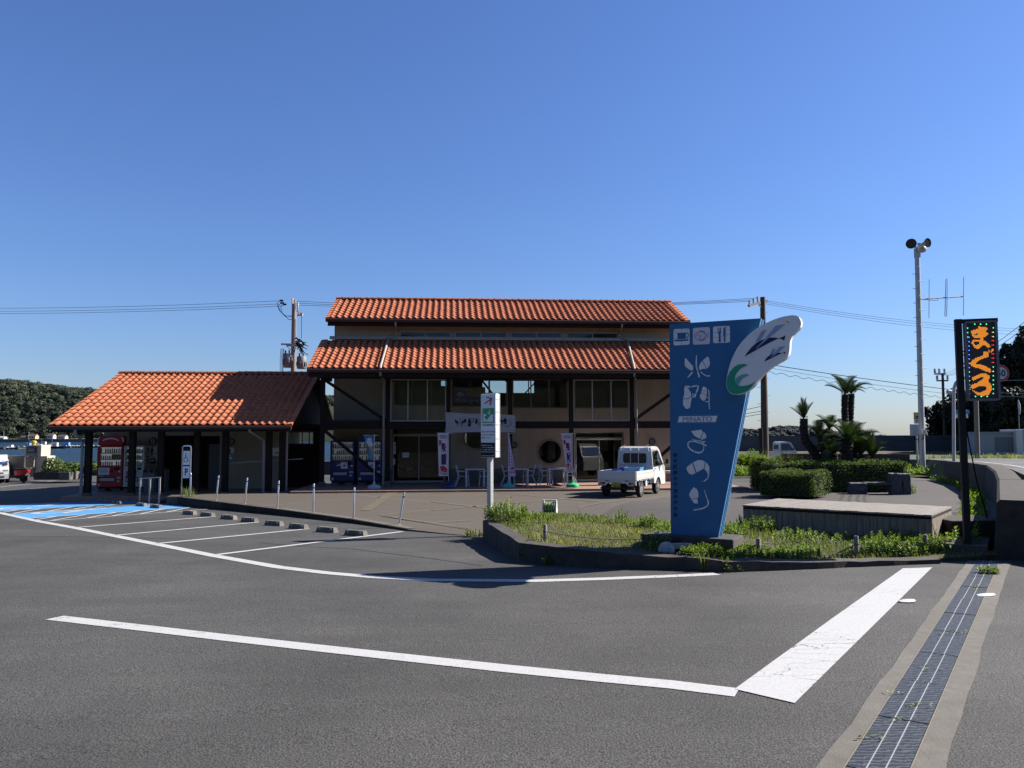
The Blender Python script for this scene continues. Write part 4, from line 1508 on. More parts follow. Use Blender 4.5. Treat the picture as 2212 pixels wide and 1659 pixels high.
# sliding doors
for h, lab in ((H_d1, 0), (H_d2, 1)):
    mb = MB('alu')
    t = .06
    mb.box((h[0], VW + .02, h[3] - .32), (h[1], VW + .10, h[3] - .26))
    mb.box((h[0], VW + .02, h[3] - t), (h[1], VW + .10, h[3]))
    mb.box((h[0], VW + .02, ZS), (h[0] + t, VW + .10, h[3] - t))
    mb.box((h[1] - t, VW + .02, ZS), (h[1], VW + .10, h[3] - t))
    mb.box((h[0] + t, VW + .0, ZS), (h[1] - t, VW + .12, ZS + .015))
    df = mb.build('door_frame', mbd)
    g = MB('door_glass')
    g.poly([(h[0] + t, VW + .06, h[3] - .26), (h[1] - t, VW + .06, h[3] - .26), (h[1] - t, VW + .06, h[3] - t), (h[0] + t, VW + .06, h[3] - t)])
    g.build('transom_pane', df, recalc=False)
    mid = (h[0] + h[1]) / 2
    for a, b, v in ((h[0] + t, mid + .02, VW + .05), (mid - .02, h[1] - t, VW + .085)):
        mb = MB('alu_pale')
        w = .035
        mb.box((a, v, ZS + .02), (a + w, v + .03, h[3] - .32))
        mb.box((b - w, v, ZS + .02), (b, v + .03, h[3] - .32))
        mb.box((a + w, v, ZS + .02), (b - w, v + .03, ZS + .10))
        mb.box((a + w, v, h[3] - .38), (b - w, v + .03, h[3] - .32))
        d = mb.build('door', mbd)
        g = MB('door_glass')
        g.poly([(a + w, v + .015, ZS + .10), (b - w, v + .015, ZS + .10), (b - w, v + .015, h[3] - .38), (a + w, v + .015, h[3] - .38)])
        g.build('pane', d, recalc=False)
# posts, beams, braces of the porch
PX = [696.3, 837.7, 968.5, 1102, 1234, 1365.5]
PU = [fu(p, 0) for p in PX]
PU.append(PU[-1] + (PU[-1] - PU[-2]))
for u in PU:
    mb = MB('timber')
    mb.box((u - .09, -.09, ZS + .22), (u + .09, .09, 4.62))
    p = mb.build('post', mbd)
    mb = MB('pale_concrete')
    mb.box((u - .12, -.12, ZS), (u + .12, .12, ZS + .22))
    mb.build('footing', p)
zb1, zb0 = fz(810, 0), fz(819, 0)
mb = MB('beam')
mb.box((LU0 + .15, -.075, 4.62), (LU1 - .15, .075, 4.90))
mb.build('eave_beam', mbd)
zm1, zm0 = fz(910.5, 0), fz(926, 0)
for i in range(6):
    mb = MB('beam')
    mb.box((PU[i] + .09, -.07, zm0), (PU[i + 1] - .09, .07, zm1))
    mb.build('rail_beam', mbd)
mb = MB('interior_dark')
mb.box((LU0 + .3, .1, zm1 - .25), (PU[1] + .9, VW - .02, zm1 + .08))
mb.build('porch_shelf', mbd)
for (a, za_, b, zb_) in ((PU[0] + .09, 4.55, PU[1] - .05, zm1 + .02), (PU[0] + .09, zm0 - .06, PU[1] - .09, .3), (PU[6] - .09, 4.55, PU[5] + .05, zm1 + .02), (PU[6] - .09, zm0 - .06, PU[5] + .09, .3)):
    mb = MB('beam')
    mb.bar((a, 0, za_), (b, 0, zb_), .10, .13)
    mb.build('brace', mbd)
for i in range(7):
    mb = MB('timber')
    mb.bar((PU[i], .09, 4.75), (PU[i], VW, 4.75), .10, .2)
    mb.build('tie_beam', mbd)
k = 0
u = LU0 + .3
rf = MB('timber')
while u < LU1 - .2:
    rf.bar((u, EV + .06, EZ - .16), (u, TV, TZ - .16), .06, .11)
    u += .455
rf.build('rafters', mbd, kind='stuff')
# glazed screens over the two entrances
for i, mids in ((1, (1346 * .3014 + 1200, 1600 * .3014 + 1200)), (4, (855 * .3315 + 2050, 1080 * .3315 + 2050))):
    window(mbd, PU[i] + .095, PU[i + 1] - .095, zm1 + .01, 4.60, -.03, 3, name='glass_screen', fm='alu_pale', t=.045, mids=[fu(q / 1.8228, 0) for q in mids])
# floor slab
mb = MB('floor_tile')
mb.box((-8.75, -2.7, -.12), (9.3, VW + .18, ZS))
mb.build('porch_floor', mbd)
# rainwater pipes
def pipe(pts, r, mat, name='downpipe'):
    mb = MB(mat, smooth=True)
    mb.tube(pts, r, 10)
    return mb.build(name, mbd)
for (pxa, pya, pxb, pyb, pxr, pyr, pxe, pye, pi) in ((854.5, 697, 856, 729, 848, 735, 822, 796, 1), (1343.7, 703, 1339, 740, 1330, 745, 1369, 804, 5)):
    ua = fu(pxa, UV - .1, pya)
    ub = fu(pxb, VW - .08, pyb)
    sg = -1 if pi == 1 else 1
    pipe([(ua, UV - .08, UZ - .15), (ua, UV - .08, UZ - .26), (ub, VW - .08, UZ - .45), (ub, VW - .08, TZ + .28), (ub + sg * .1, VW - .1, TZ + .2), (ub + sg * .35, VW - .2, TZ + .12)], .045, 'pipe')
    ue = fu(pxe, EV, pye)
    ur = ub + sg * .35
    mb = MB('pipe', smooth=True)
    mb.tube([(ur, TV - .15, TZ + .06), (ue, EV - .06, EZ + .10), (ue, EV - .12, EZ + .02)], .055, 10)
    mb.build('roof_pipe', mbd)
    up_ = PU[pi] + (-.17 if pi == 1 else .17)
    pipe([(ue, EV - .1, EZ - .12), (ue, EV - .1, EZ - .25), (up_, -.14, 4.55), (up_, -.14, .1)], .05, 'grey_pipe')
# round wall lamps
def porthole(root, u, z, v, r, name='wall_lamp'):
    mb = MB('black', smooth=True)
    n = 24
    prof = [(r * 1.25, 0), (r * 1.2, -.09), (r * .98, -.10), (r * .95, -.05)]
    vs = []
    for a in range(n):
        c, s_ = math.cos(2 * math.pi * a / n), math.sin(2 * math.pi * a / n)
        vs += [(u + c * q, v + o_, z + s_ * q) for q, o_ in prof]
    mb.add(vs, [(4 * a + k, 4 * a + k + 1, 4 * ((a + 1) % n) + k + 1, 4 * ((a + 1) % n) + k) for a in range(n) for k in range(3)])
    mb.bar((u - r, v - .10, z), (u + r, v - .10, z), .018, .018)
    mb.bar((u, v - .10, z - r), (u, v - .10, z + r), .018, .018)
    o = mb.build(name, root)
    g = MB('float')
    g.poly([(u + r * .97 * math.cos(2 * math.pi * a / n), v - .05, z + r * .97 * math.sin(2 * math.pi * a / n)) for a in range(n)])
    g.build('lens', o, recalc=False)
u, z = fac(1408.6, 954, VW)
porthole(mbd, u, z, VW, .12)
u, z = fac(1110.7, 960.8, VW)
porthole(mbd, u, z, VW, .12)
u, z = fac(1420, 917, VW)
mb = MB('grey_paint', smooth=True)
mb.lathe([(.09, 0), (.09, .06), (.05, .1)], (u, VW - .1, z), 12, (0, 1, 0))
mb.build('wall_light', mbd)

# ---- items on the hall that are things of their own
def fthing(name, label, cat, px, py, v, group=None):
    u, z = fac(px, py, v)
    p = BO + BU * u + BV * v
    return thing(name, label, cat, (p.x, p.y, z), YAW, group)
# carved name board
WZ = cv(2620, 1240, .2653)
QZ = cv(2630, 1600, .3254)
G_SUI = [[(290, 640), (310, 645), (345, 690), (410, 760), (415, 800), (400, 825), (370, 820), (300, 770), (285, 735)],
         [(385, 850), (408, 842), (400, 870), (335, 935), (325, 930), (365, 875)],
         [(455, 600), (468, 598), (468, 680), (471, 760), (450, 770), (448, 690)], [(451, 775), (471, 766), (483, 820), (470, 830)], [(472, 835), (485, 826), (512, 900), (512, 925), (490, 925)],
         [(554, 678), (625, 615), (650, 640), (662, 720), (645, 770), (612, 796), (585, 735)],
         [(546, 686), (578, 742), (603, 800), (545, 800), (515, 822), (505, 810), (498, 770), (515, 720)],
         [(525, 840), (545, 850), (562, 874), (615, 896), (612, 915), (560, 885), (530, 862)], [(620, 898), (660, 893), (668, 908), (625, 918)]]
G_MON = [[(290, 1050), (340, 1090), (380, 1160), (380, 1205), (340, 1238), (262, 1244), (280, 1170), (280, 1090)],
         [(262, 1254), (340, 1248), (388, 1215), (390, 1240), (375, 1330), (370, 1370), (330, 1398), (300, 1390), (262, 1330)],
         [(300, 1048), (370, 1055), (370, 1078), (330, 1075)], [(386, 1055), (440, 1045), (470, 1040), (466, 1060), (388, 1076)],
         [(475, 1045), (497, 1050), (490, 1110), (467, 1160), (445, 1150), (470, 1100)],
         [(440, 1165), (462, 1168), (445, 1225), (430, 1226), (428, 1180)], [(395, 1195), (425, 1200), (425, 1224), (395, 1220)], [(398, 1165), (426, 1176), (420, 1186), (395, 1178)],
         [(570, 1060), (615, 1088), (620, 1128), (540, 1116), (548, 1078)], [(538, 1122), (619, 1134), (614, 1180), (530, 1152)], [(529, 1158), (613, 1186), (605, 1236), (575, 1280), (535, 1260), (508, 1210)],
         [(635, 1105), (652, 1120), (658, 1220), (645, 1222), (640, 1150)], [(615, 1220), (656, 1224), (656, 1234), (615, 1232)], [(645, 1236), (658, 1236), (655, 1300), (595, 1290), (585, 1280), (640, 1283)],
         [(640, 1305), (655, 1305), (662, 1400), (650, 1400)]]
G_MA = [[(280, 300), (390, 285), (395, 275), (405, 290), (425, 310), (390, 388), (380, 390), (320, 355)], [(432, 312), (440, 312), (465, 355), (465, 380), (410, 405), (398, 396)],
        [(278, 382), (310, 400), (365, 408), (362, 418), (310, 411)], [(370, 408), (400, 412), (400, 428), (368, 420)], [(404, 422), (452, 420), (452, 434), (404, 436)]] + \
       [[tuple(v) for v in q] for q in stroke2([(270, 422), (330, 424), (405, 452)], [10, 16, 10])] + [[tuple(v) for v in q] for q in stroke2([(412, 420), (420, 455), (472, 480)], [14, 24, 10])] + \
       [[tuple(v) for v in q] for q in stroke2([(272, 422), (243, 445), (243, 485), (275, 522), (316, 546)], 16)] + [[tuple(v) for v in q] for q in stroke2([(324, 550), (375, 563), (418, 545), (435, 508), (430, 480)], [18, 20, 16, 10, 6])]
G_TSU = [[(225, 740), (292, 684), (335, 806), (290, 828), (255, 815), (230, 770)], [(304, 678), (370, 648), (420, 655), (450, 670), (434, 752), (348, 800)],
         [(460, 672), (502, 730), (500, 800), (494, 860), (478, 858), (485, 830), (470, 790), (442, 760)], [(476, 866), (492, 870), (448, 910), (432, 905)], [(408, 904), (428, 904), (426, 910), (408, 909)]]
G_RI = [[(312, 978), (350, 1000), (368, 1045), (368, 1100), (356, 1110), (280, 1120), (255, 1075), (270, 1030)], [(280, 1126), (356, 1116), (355, 1122), (365, 1175), (320, 1175)]] + \
       [[tuple(v) for v in q] for q in stroke2([(440, 1008), (470, 1106)], [6, 12])] + [[tuple(v) for v in q] for q in stroke2([(472, 1114), (490, 1160), (482, 1200)], [12, 17, 18])] + \
       [[tuple(v) for v in q] for q in stroke2([(478, 1205), (430, 1232), (372, 1246)], [16, 16, 16])] + [[tuple(v) for v in q] for q in stroke2([(366, 1247), (310, 1255)], [15, 14])]
def norm_glyph(polys):
    xs_ = [p[0] for q in polys for p in q]
    ys_ = [p[1] for q in polys for p in q]
    h = max(ys_) - min(ys_)
    return [[((p[0] - min(xs_)) / h, 1 - (p[1] - min(ys_)) / h) for p in q] for q in polys], (max(xs_) - min(xs_)) / h
t = fthing('name_board', 'long weathered grey wooden name board with black brush lettering over the middle porch', 'sign', 1037, 934, -.2)
uL, uR = fu(963, -.2) - fu(1037, -.2), fu(1112.5, -.2) - fu(1037, -.2)
hb = fz(891, -.2, 965) - fz(934.5, -.2, 1037)
hr = hb * .86
mb = MB('plaque')
mb.prism([(uL, -.04, -.02), (uL * .3, -.04, .01), (uR, -.04, .0), (uR + .02, -.04, hr * .5), (uR, -.04, hr), (uR * .3, -.04, hr + .03), (uL * .5, -.04, hb - .05), (uL, -.04, hb)], (0, .06, 0))
bd = mb.build('board', t)
wtot = uR - uL
mb = MB('blacktext')
for g, fx in ((G_SUI, .13), (G_MON, .315), (G_MA, .485), (G_TSU, .665), (G_RI, .82)):
    pol, w = norm_glyph(g)
    s_ = hb * .44
    put_polys(mb, pol, (uL + wtot * fx, -.046, hb * .27), (1, 0, 0), (0, 0, 1), s_ * 1.15, s_)
mb.build('lettering', t, recalc=False)
MT['navy_face'] = mk('bright_navy_board', (0.12, 0.2, 0.85), .5)
# boards added inside the upper windows in place of mirrored sign reflections
t = fthing('charging_reflection', 'reflection of a blue and white electric car charging sign, built as a reversed board', 'sign', 995, 867, VW + .4)
w, h = fu(1008, VW + .4) - fu(983, VW + .4), fz(837, VW + .4) - fz(867, VW + .4)
mb = MB('board_white')
mb.bbox((-w / 2 - .02, 0, -.02), (w / 2 + .02, .03, h + .02), .008)
bd = mb.build('board', t)
mb = MB('navy_face')
mb.poly([(-w / 2, -.004, 0), (w / 2, -.004, 0), (w / 2, -.004, h), (-w / 2, -.004, h)])
mb.build('face', bd, recalc=False)
mb = MB('board_white')
put_text(mb, 'EV QUICK', (-w * .42, -.008, h * .78), (1, 0, 0), (0, 0, 1), w * .84, h * .12, .02, mirror=True)
put_text(mb, 'CHARGING POINT', (-w * .38, -.008, h * .07), (1, 0, 0), (0, 0, 1), w * .76, h * .09, .0, mirror=True)
car = [(-.4, .0), (-.4, .15), (-.28, .2), (-.18, .36), (.12, .36), (.25, .2), (.4, .14), (.4, 0)]
put_polys(mb, [car] + [circ(-.22, 0, .09), circ(.22, 0, .09)] + stroke2([(0, 0), (0, -.22), (-.4, -.22)], .03), (0, -.008, h * .42), (1, 0, 0), (0, 0, 1), w * .85)
mb.build('lettering', bd, recalc=False)
t = fthing('toilet_reflection', 'reflection of a blue and cream toilet direction sign, built as a reversed board', 'sign', 1029, 872, VW + .4)  # reversed board added to stand for a sign's reflection in the glass
w, h = fu(1049, VW + .4) - fu(1010, VW + .4), fz(836, VW + .4) - fz(872, VW + .4)
mb = MB('cream')
mb.box((-w / 2, 0, 0), (w / 2, .03, h))
bd = mb.build('board', t)
mb = MB('navy_face')
mb.poly([(-w / 2, -.004, 0), (w / 2, -.004, 0), (w / 2, -.004, h * .40), (-w / 2, -.004, h * .40)])
mb.build('face', bd, recalc=False)
mb = MB('board_white')
put_polys(mb, [[(-q[0], q[1]) for q in pl] for pl in wheelchair_polys()], (w * .12, -.008, h * .05), (1, 0, 0), (0, 0, 1), h * .14)
put_polys(mb, person_polys(), (w * .2, -.008, h * .05), (1, 0, 0), (0, 0, 1), h * .14)
put_polys(mb, person_polys(True), (w * .32, -.008, h * .05), (1, 0, 0), (0, 0, 1), h * .14)
mb.poly([(-w * .35, -.008, h * .19), (-w * .1, -.008, h * .19), (-w * .1, -.008, h * .22), (-w * .35, -.008, h * .22)])
mb.use('blacktext')
put_text(mb, 'おてあらい', (-w * .38, -.008, h * .72), (1, 0, 0), (0, 0, 1), w * .76, h * .2, 0, mirror=True)
mb.build('lettering', bd, recalc=False)
# notices on the left entrance
for i, (x0, x1, y0, y1) in enumerate(((1152, 1190, 965, 1000), (1155, 1190, 1008, 1060), (1155, 1190, 1066, 1118), (1150, 1185, 1182, 1214), (1150, 1182, 1220, 1258))):
    c = cv(1200, 1450, .3014)
    a, b = c(x0, y1), c(x1, y0)
    t = fthing('paper_notice', ['topmost paper notice beside the left entrance', 'second paper notice from the top beside the left entrance', 'third paper notice beside the left entrance', 'fourth paper notice beside the left entrance, under the gap',
                                'lowest paper notice beside the left entrance'][i], 'notice', (a[0] + b[0]) / 2, a[1], VW - .01, 'paper notices beside the left entrance')
    w, h = fu(b[0], VW) - fu(a[0], VW), fz(b[1], VW) - fz(a[1], VW)
    mb = MB('board_white')
    mb.box((-w / 2, -.006, 0), (w / 2, 0, h))
    mb.build('sheet', t)
    mb = MB('grey_paint')
    for k in range(3):
        mb.poly([(-w * .36, -.009, h * (.2 + .22 * k)), (w * .36, -.009, h * (.2 + .22 * k)), (w * .36, -.009, h * (.28 + .22 * k)), (-w * .36, -.009, h * (.28 + .22 * k))])
    mb.build('print', t, recalc=False)
c = cv(1200, 1450, .3014)
a, b = c(1276, 1165), c(1362, 1102)
t = fthing('open_notice', 'pale paper with three black characters hung on the left glass door', 'notice', (a[0] + b[0]) / 2, a[1], VW + .02)
w, h = fu(b[0], VW) - fu(a[0], VW), fz(b[1], VW) - fz(a[1], VW)
mb = MB('board_white')
mb.box((-w / 2, -.006, 0), (w / 2, 0, h))
mb.build('sheet', t)
mb = MB('blacktext')
put_text(mb, '営業中', (-w * .36, -.009, h * .35), (1, 0, 0), (0, 0, 1), w * .72, h * .34)
mb.build('lettering', t, recalc=False)
# low white cabinet right of the right entrance
t = fthing('white_cabinet', 'low white and pinkish cabinet against the wall beyond the parked white truck', 'cabinet', 1434, 1046, VW - .3)
w = fu(1470, VW - .3) - fu(1434, VW - .3)
mb = MB('white')
mb.box((-w * .55, -.25, .05), (w, .25, .62))
mb.build('body', t)
mb = MB('floor_tile')
mb.box((-w * .55 + .03, -.262, .1), (w - .03, -.252, .5))
mb.build('panel', t)

# ================================================================== toilet block on the left
lb = thing('toilet_block', 'single-storey beige toilet block with a broad orange tiled roof and dark posts', 'building', tuple(BO), YAW)
LEV, LEZ, LRV, LRZ = -2.0, 2.62, 4.1, 5.12
lu0, lu1 = fu(110, LEV, 908), fu(628, LEV, 914)
LF = -.11
lr = deckslab(lb, 'roof', lu0, lu1, [(LEV, LEZ), (LRV, LRZ), (2 * LRV - LEV, LEZ)])
tiled(lr, lu0 + .08, lu1 - .08, LEV - .06, LEZ, LRV, LRZ - .01, .29, 16, 300, 41)
verge(lr, lu0 + .1, -1, LEV - .06, LEZ, LRV, LRZ, 16)
verge(lr, lu1 - .1, 1, LEV - .06, LEZ, LRV, LRZ, 16)
ridge(lr, lu0 - .05, lu1 + .05, LRV, LRZ + .03, 32)
mb = MB('tile')
mb.tint = .5
mb.poly([(lu0, LRV, LRZ + .05), (lu1, LRV, LRZ + .05), (lu1, 2 * LRV - LEV, LEZ + .05), (lu0, 2 * LRV - LEV, LEZ + .05)])
mb.build('rear_slope', lr)
gutter(lb, lu0 - .05, lu1 + .05, LEV - .03, LEZ - .01)
mb = MB('beam')
mb.box((lu0 + .02, LEV, LEZ - .24), (lu1 - .02, LEV + .06, LEZ - .101))
mb.build('fascia_board', lb)
def lpost(px0, px1, v=-1.2):
    a, b = fu(px0, v), fu(px1, v)
    u = (a + b) / 2
    mb = MB('timber')
    mb.box((u - .11, v - .11, LF + .1), (u + .11, v + .11, 2.62))
    p = mb.build('post', lb)
    mb = MB('concrete')
    mb.box((u - .13, v - .13, LF), (u + .13, v + .13, LF + .1))
    mb.build('footing', p)
    return u
LP = [lpost(*q) for q in ((186.4, 199), (281, 293.5), (343.7, 355), (421.3, 431.7), (482.6, 493), (576.5, 587), (607, 614))]
mb = MB('beam')
mb.box((lu0 + .3, -1.27, 2.40), (lu1 - .2, -1.13, 2.62))
mb.build('eave_beam', lb)
LW = 2.2
wl0, wl1 = fu(224, LW), fu(611, LW)
d1 = (fu(354.5, LW), fu(420.5, LW), LF, fz(941, LW, 380))
d2 = (fu(431.7, LW), fu(475, LW), LF, fz(942, LW, 450))
mb = MB('stucco')
holed_wall(mb, wl0, wl1, LF, 4.2, LW, LW + .15, [d1, d2])
for u, s_ in ((wl0, 1), (wl1, -1)):
    mb.prism([(u, LW + .15, LF), (u, 6.0, LF), (u, 6.0, 4.2), (u, LRV, 4.95), (u, LW + .15, 4.2)], (.15 * s_, 0, 0))
mb.box((wl0 + .15, 5.85, LF), (wl1 - .15, 6.0, 4.2))
mb.build('wall', lb)
mb = MB('interior_dark')
mb.box((d1[0] - .6, 3.6, LF), (d2[1] + .6, 3.7, 3.0))
mb.box((d1[0] + .9, LW + .2, LF), (d1[0] + 1.0, 3.55, 2.4))
mb.box((wl0 + .15, LW + .15, 3.0), (wl1 - .15, 5.8, 3.05))
mb.build('inner_screen', lb)
mb = MB('grey_paint')
mb.box((d2[1] - .55, LW + .30, LF), (d2[1] - .04, LW + .34, d2[3] - .35))
mb.build('door', lb)
# dark boarded gable and link wall to the right
mb = MB('timber')
gu = lu1 - .35
mb.prism([(gu, LEV + .9, 2.62), (gu, 2 * LRV - LEV - .9, 2.62), (gu, LRV, LRZ - .22)], (-.05, 0, 0))
mb.build('gable_boarding', lb)
mb = MB('timber')
hl0, hl1 = wl1 + .02, fu(690, 2.9) + .0
wq = rect(622, 678, 932, 960, 2.9)
holed_wall(mb, hl0, hl1, LF, 2.6, 2.9, 3.0, [wq])
mb.build('link_wall', lb)
window(lb, wq[0], wq[1], wq[2], wq[3], 2.92, 2, mids=[wq[0] + (wq[1] - wq[0]) * .55, wq[0] + (wq[1] - wq[0]) * .82])
mb = MB('beam')
mb.box((hl0, LW - .5, 2.6), (hl1 + .1, 4.5, 2.72))
mb.build('link_roof', lb)
mb = MB('floor_tile')
mb.box((lu0 + .25, -1.62, -.55), (-8.76, 6.0, LF))
mb.build('floor', lb)
u, v = LP[0] - .17, -1.3
for pts in ([(lu0 + .95, LEV - .08, LEZ - .14), (lu0 + .95, LEV - .08, LEZ - .28), (u, -1.36, LEZ - .62), (u, -1.36, LF + .0)], [(LP[5] - .55, LEV - .08, LEZ - .14), (LP[5] - .55, LEV - .08, LEZ - .24), (LP[5] - .17, -1.36, LEZ - .6), (LP[5] - .17, -1.36, LF)],
            [(LP[6] + .17, -1.2, 2.4), (LP[6] + .17, -1.2, LF)]):
    mb = MB('grey_pipe', smooth=True)
    mb.tube(pts, .055, 10)
    mb.build('downpipe', lb)
for px, py in ((331, 953), (499, 954.4)):
    u, z = fac(px, py, LW)
    porthole(lb, u, z, LW, .13)
u, z = fac(415.5, 922, LW)
mb = MB('white', smooth=True)
mb.lathe([(.08, 0), (.08, .1), (.05, .14)], (u, LW - .14, z), 12, (0, 1, 0))
mb.build('lamp', lb)
u, z = fac(363, 920, LW)
mb = MB('red')
mb.lathe([(.10, 0), (.10, .05)], (u, LW - .05, z), 14, (0, 1, 0))
mb.lathe([(.07, 0), (.07, .05)], (u + .3, LW - .05, z), 14, (0, 1, 0))
mb.build('alarm_lamp', lb)
mb = MB('galv')
mb.tube([(LP[4], -1.0, fz(1001, -1.0, 490)), (hl1, -.9, fz(991, -.9, 680))], .018, 8)
mb.build('handrail', lb)
# pictogram plates
def plate(px, py, s_, base, label, polys=None, mat='blacktext', cat='sign', name='pictogram_sign', v=LW, sc=.42):
    t = fthing(name, label, cat, px, py, v)
    mb = MB(base)
    mb.bbox((-s_ / 2, -.015, -s_ / 2), (s_ / 2, 0, s_ / 2), .004)
    mb.build('plate', t)
    if polys:
        mb = MB(mat)
        put_polys(mb, polys, (-s_ * .27, -.019, -s_ * .42), (1, 0, 0), (0, 0, 1), s_ * sc)
        mb.build('pictogram', t, recalc=False)
    return t
plate(330, 973.5, .36, 'board_white', 'white plate with a black woman pictogram, on the wall right of the white vending machine', person_polys(True))
plate(330, 985.5, .36, 'board_white', 'white plate with a wheelchair pictogram, under the woman pictogram', wheelchair_polys())
plate(330, 995.5, .26, 'black', 'small black and white plate, lowest of the signs right of the white vending machine', [[(0, .8), (1.2, .8), (1.2, 1.5), (0, 1.5)]], 'board_white')
plate(497, 975, .34, 'board_white', 'white plate with a blue man pictogram, beside the fifth dark post', person_polys(), 'navy')
plate(497, 986.5, .34, 'crate', 'small blue picture plate under the blue man pictogram', [[(.1, .3), (1.3, .3), (1.3, .9), (.1, .9)], circ(.5, 1.3, .25)], 'board_white')
plate(597, 976, .36, 'board_white', 'white plate with an orange band near the right corner of the toilet block', [[(.2, .5), (1.4, .5), (1.2, 1.0), (.4, 1.0)]], 'orange')
# ================================================================== OBJECTS
def P3(u, v, z):
    return BO + BU * u + BV * v + Vector((0, 0, z))
# ---- drink vending machines
def vending(label, px0, px1, vfront, zbase, body, H=1.83, header=None, kind='red', D=.72):
    u0, u1 = fu(px0, vfront), fu(px1, vfront)
    W = u1 - u0
    p = P3((u0 + u1) / 2, vfront, zbase)
    t = thing('vending_machine', label, 'vending machine', tuple(p), YAW)
    h = W / 2
    mb = MB(body)
    mb.bbox((-h, .24, .06), (h, D, H), .02)
    for sx in (-h + .002, h - .032):
        mb.box((sx, .051, .07), (sx + .03, .239, H - .02))
    mb.box((-h + .033, .051, H - .05), (h - .033, .239, H - .021))
    mb.box((-h + .033, .051, .08), (h - .033, .239, H * .5))
    mb.build('cabinet', t)
    mb = MB('black')
    mb.box((-h + .05, .1, 0), (h - .05, D - .05, .07))
    mb.build('base', t)
    fm = MB(body)
    zl, zh = H * .52, H - .07
    fm.box((-h + .01, 0, .08), (h - .01, .05, zl))
    fm.box((-h + .01, 0, zh), (h - .01, .05, H - .01))
    fm.box((-h + .01, 0, zl), (-h + .07, .05, zh))
    fm.box((h - .07, 0, zl), (h - .01, .05, zh))
    dr_ = fm.build('front_door', t)
    mb = MB('display_light' if kind != 'blue' else 'display_dim')
    mb.box((-h + .07, .20, zl), (h - .07, .22, zh))
    rows = 3
    rh = (zh - zl) / rows
    mb.use('black' if kind == 'blue' else 'vend_blue')
    for r in range(rows):
        mb.box((-h + .07, .06, zl + rh * r), (h - .07, .19, zl + rh * r + .035))
    if kind == 'red':
        mb.use('orange').box((0, .185, zl + rh * 1.05), (h - .08, .195, zl + rh * 1.9))
    mb.build('shelf', t)
    rnd = random.Random(int(px0))
    cm = MB('red')
    for r in range(rows):
        n = 10
        for k in range(n):
            x = -h + .12 + (W - .24) * k / (n - 1)
            hh_ = rh * rnd.uniform(.5, .78)
            if hh_ and rnd.random() < .93:
                cm.use(rnd.choice(('red', 'white', 'yellow', 'green', 'crate', 'cream', 'black', 'orange', 'float')))
                cm.lathe([(.028, 0), (.03, hh_ * .7), (.012, hh_)], (x, .12, zl + rh * r + .035), 7)
    cm.build('drinks', t, kind='stuff')
    g = MB('glass')
    g.poly([(-h + .07, .02, zl), (h - .07, .02, zl), (h - .07, .02, zh), (-h + .07, .02, zh)])
    g.build('display_window', t, recalc=False)
    mb = MB('white')
    for r in range(rows):
        for k in range(10):
            x = -h + .12 + (W - .24) * k / 9
            mb.cbox((x, .045, zl + rh * r + .018), (.04, .02, .02))
    mb.build('buttons', t, kind='stuff')
    mb = MB('board_white')
    if kind == 'blue':
        mb.box((-h * .1, -.012, zl - .34), (h * .45, 0, zl - .06))
    elif kind == 'red':
        mb.box((-h * .85, -.012, zl - .35), (h * .0, 0, zl - .06))
    else:
        mb.box((-h * .8, -.012, zl - .40), (-h * .1, 0, zl - .26))
    mb.use('grey_paint')
    for k in range(4):
        zz_ = zl - .12 - .055 * k
        if kind == 'red':
            mb.box((-h * .78, -.015, zz_), (-h * .1, -.012, zz_ + .02))
    mb.use('green').box((-h * .85, -.012, zl - .43), (-h * .4, 0, zl - .37)) if kind == 'red' else None
    if kind == 'white':
        mb.use('red').box((-h * .75, -.012, zl - .55), (h * .25, 0, zl - .22))
    mb.build('notice', t)
    mb = MB('black')
    mb.box((h * .35, -.012, zl - .16), (h * .75, 0, zl - .05))
    mb.box((-h * .78, -.014, .30), (h * .45, 0, .48))
    mb.use('galv').box((-h * .74, -.02, .33), (h * .41, -.014, .45))
    mb.use('black').box((h * .1, -.012, zl - .26), (h * .28, 0, zl - .17))
    mb.use('white').box((h * .62, -.014, .42), (h * .9, 0, .50))
    mb.box((h * .62, -.014, .28), (h * .82, 0, .35))
    mb.box((-h * .85, -.014, .12), (-h * .68, 0, .22))
    mb.build('dispenser', t)
    mb = MB('steel', smooth=True)
    mb.lathe([(.035, 0), (.035, .03), (.015, .04)], (h * .8, -.035, zl - .22), 10, (0, 1, 0))
    mb.build('lock', t)
    for sx in (-h * .6, h * .55):
        mb = MB('concrete')
        mb.box((sx - .16, .0, -.085), (sx + .16, .5, .0))
        mb.build('support_block', t)
    return t, h, H, D
t, h, H, D = vending('red drinks vending machine with a tall red header by the toilet block', 211, 266.5, 1.3, LF + .10, 'red')
mb = MB('red')
mb.bbox((-h + .02, .03, H + .0), (h - .02, .40, H + .42), .02)
hd = mb.build('header_sign', t)
mb = MB('board_white')
for s_ in (-1, 1):
    mb = MB('board_white')
    put_polys(mb, stroke2(circ(s_ * .36, .10, .16, 8, 60 if s_ > 0 else 120, 200 if s_ < 0 else -20), .045), (0, .026, H + .12), (1, 0, 0), (0, 0, 1), 1)
    mb.build('emblem', hd, recalc=False)
mb = MB('board_white')
put_polys(mb, stroke2(circ(0, -.35, .62, 12, 122, 58), .05), (0, .026, H + .04), (1, 0, 0), (0, 0, 1), 1)
mb.build('emblem', hd, recalc=False)
t, h, H, D = vending('white drinks vending machine with KIRIN in red down its side', 268.5, 313, 1.3, LF + .10, 'car_white', kind='white')
mb = MB('redtext')
put_text(mb, 'KIRIN', (h + .004, .22, H - .12), (0, 0, -1), (0, 1, 0), 1.25, .28, .03)
mb.build('lettering', t, recalc=False)
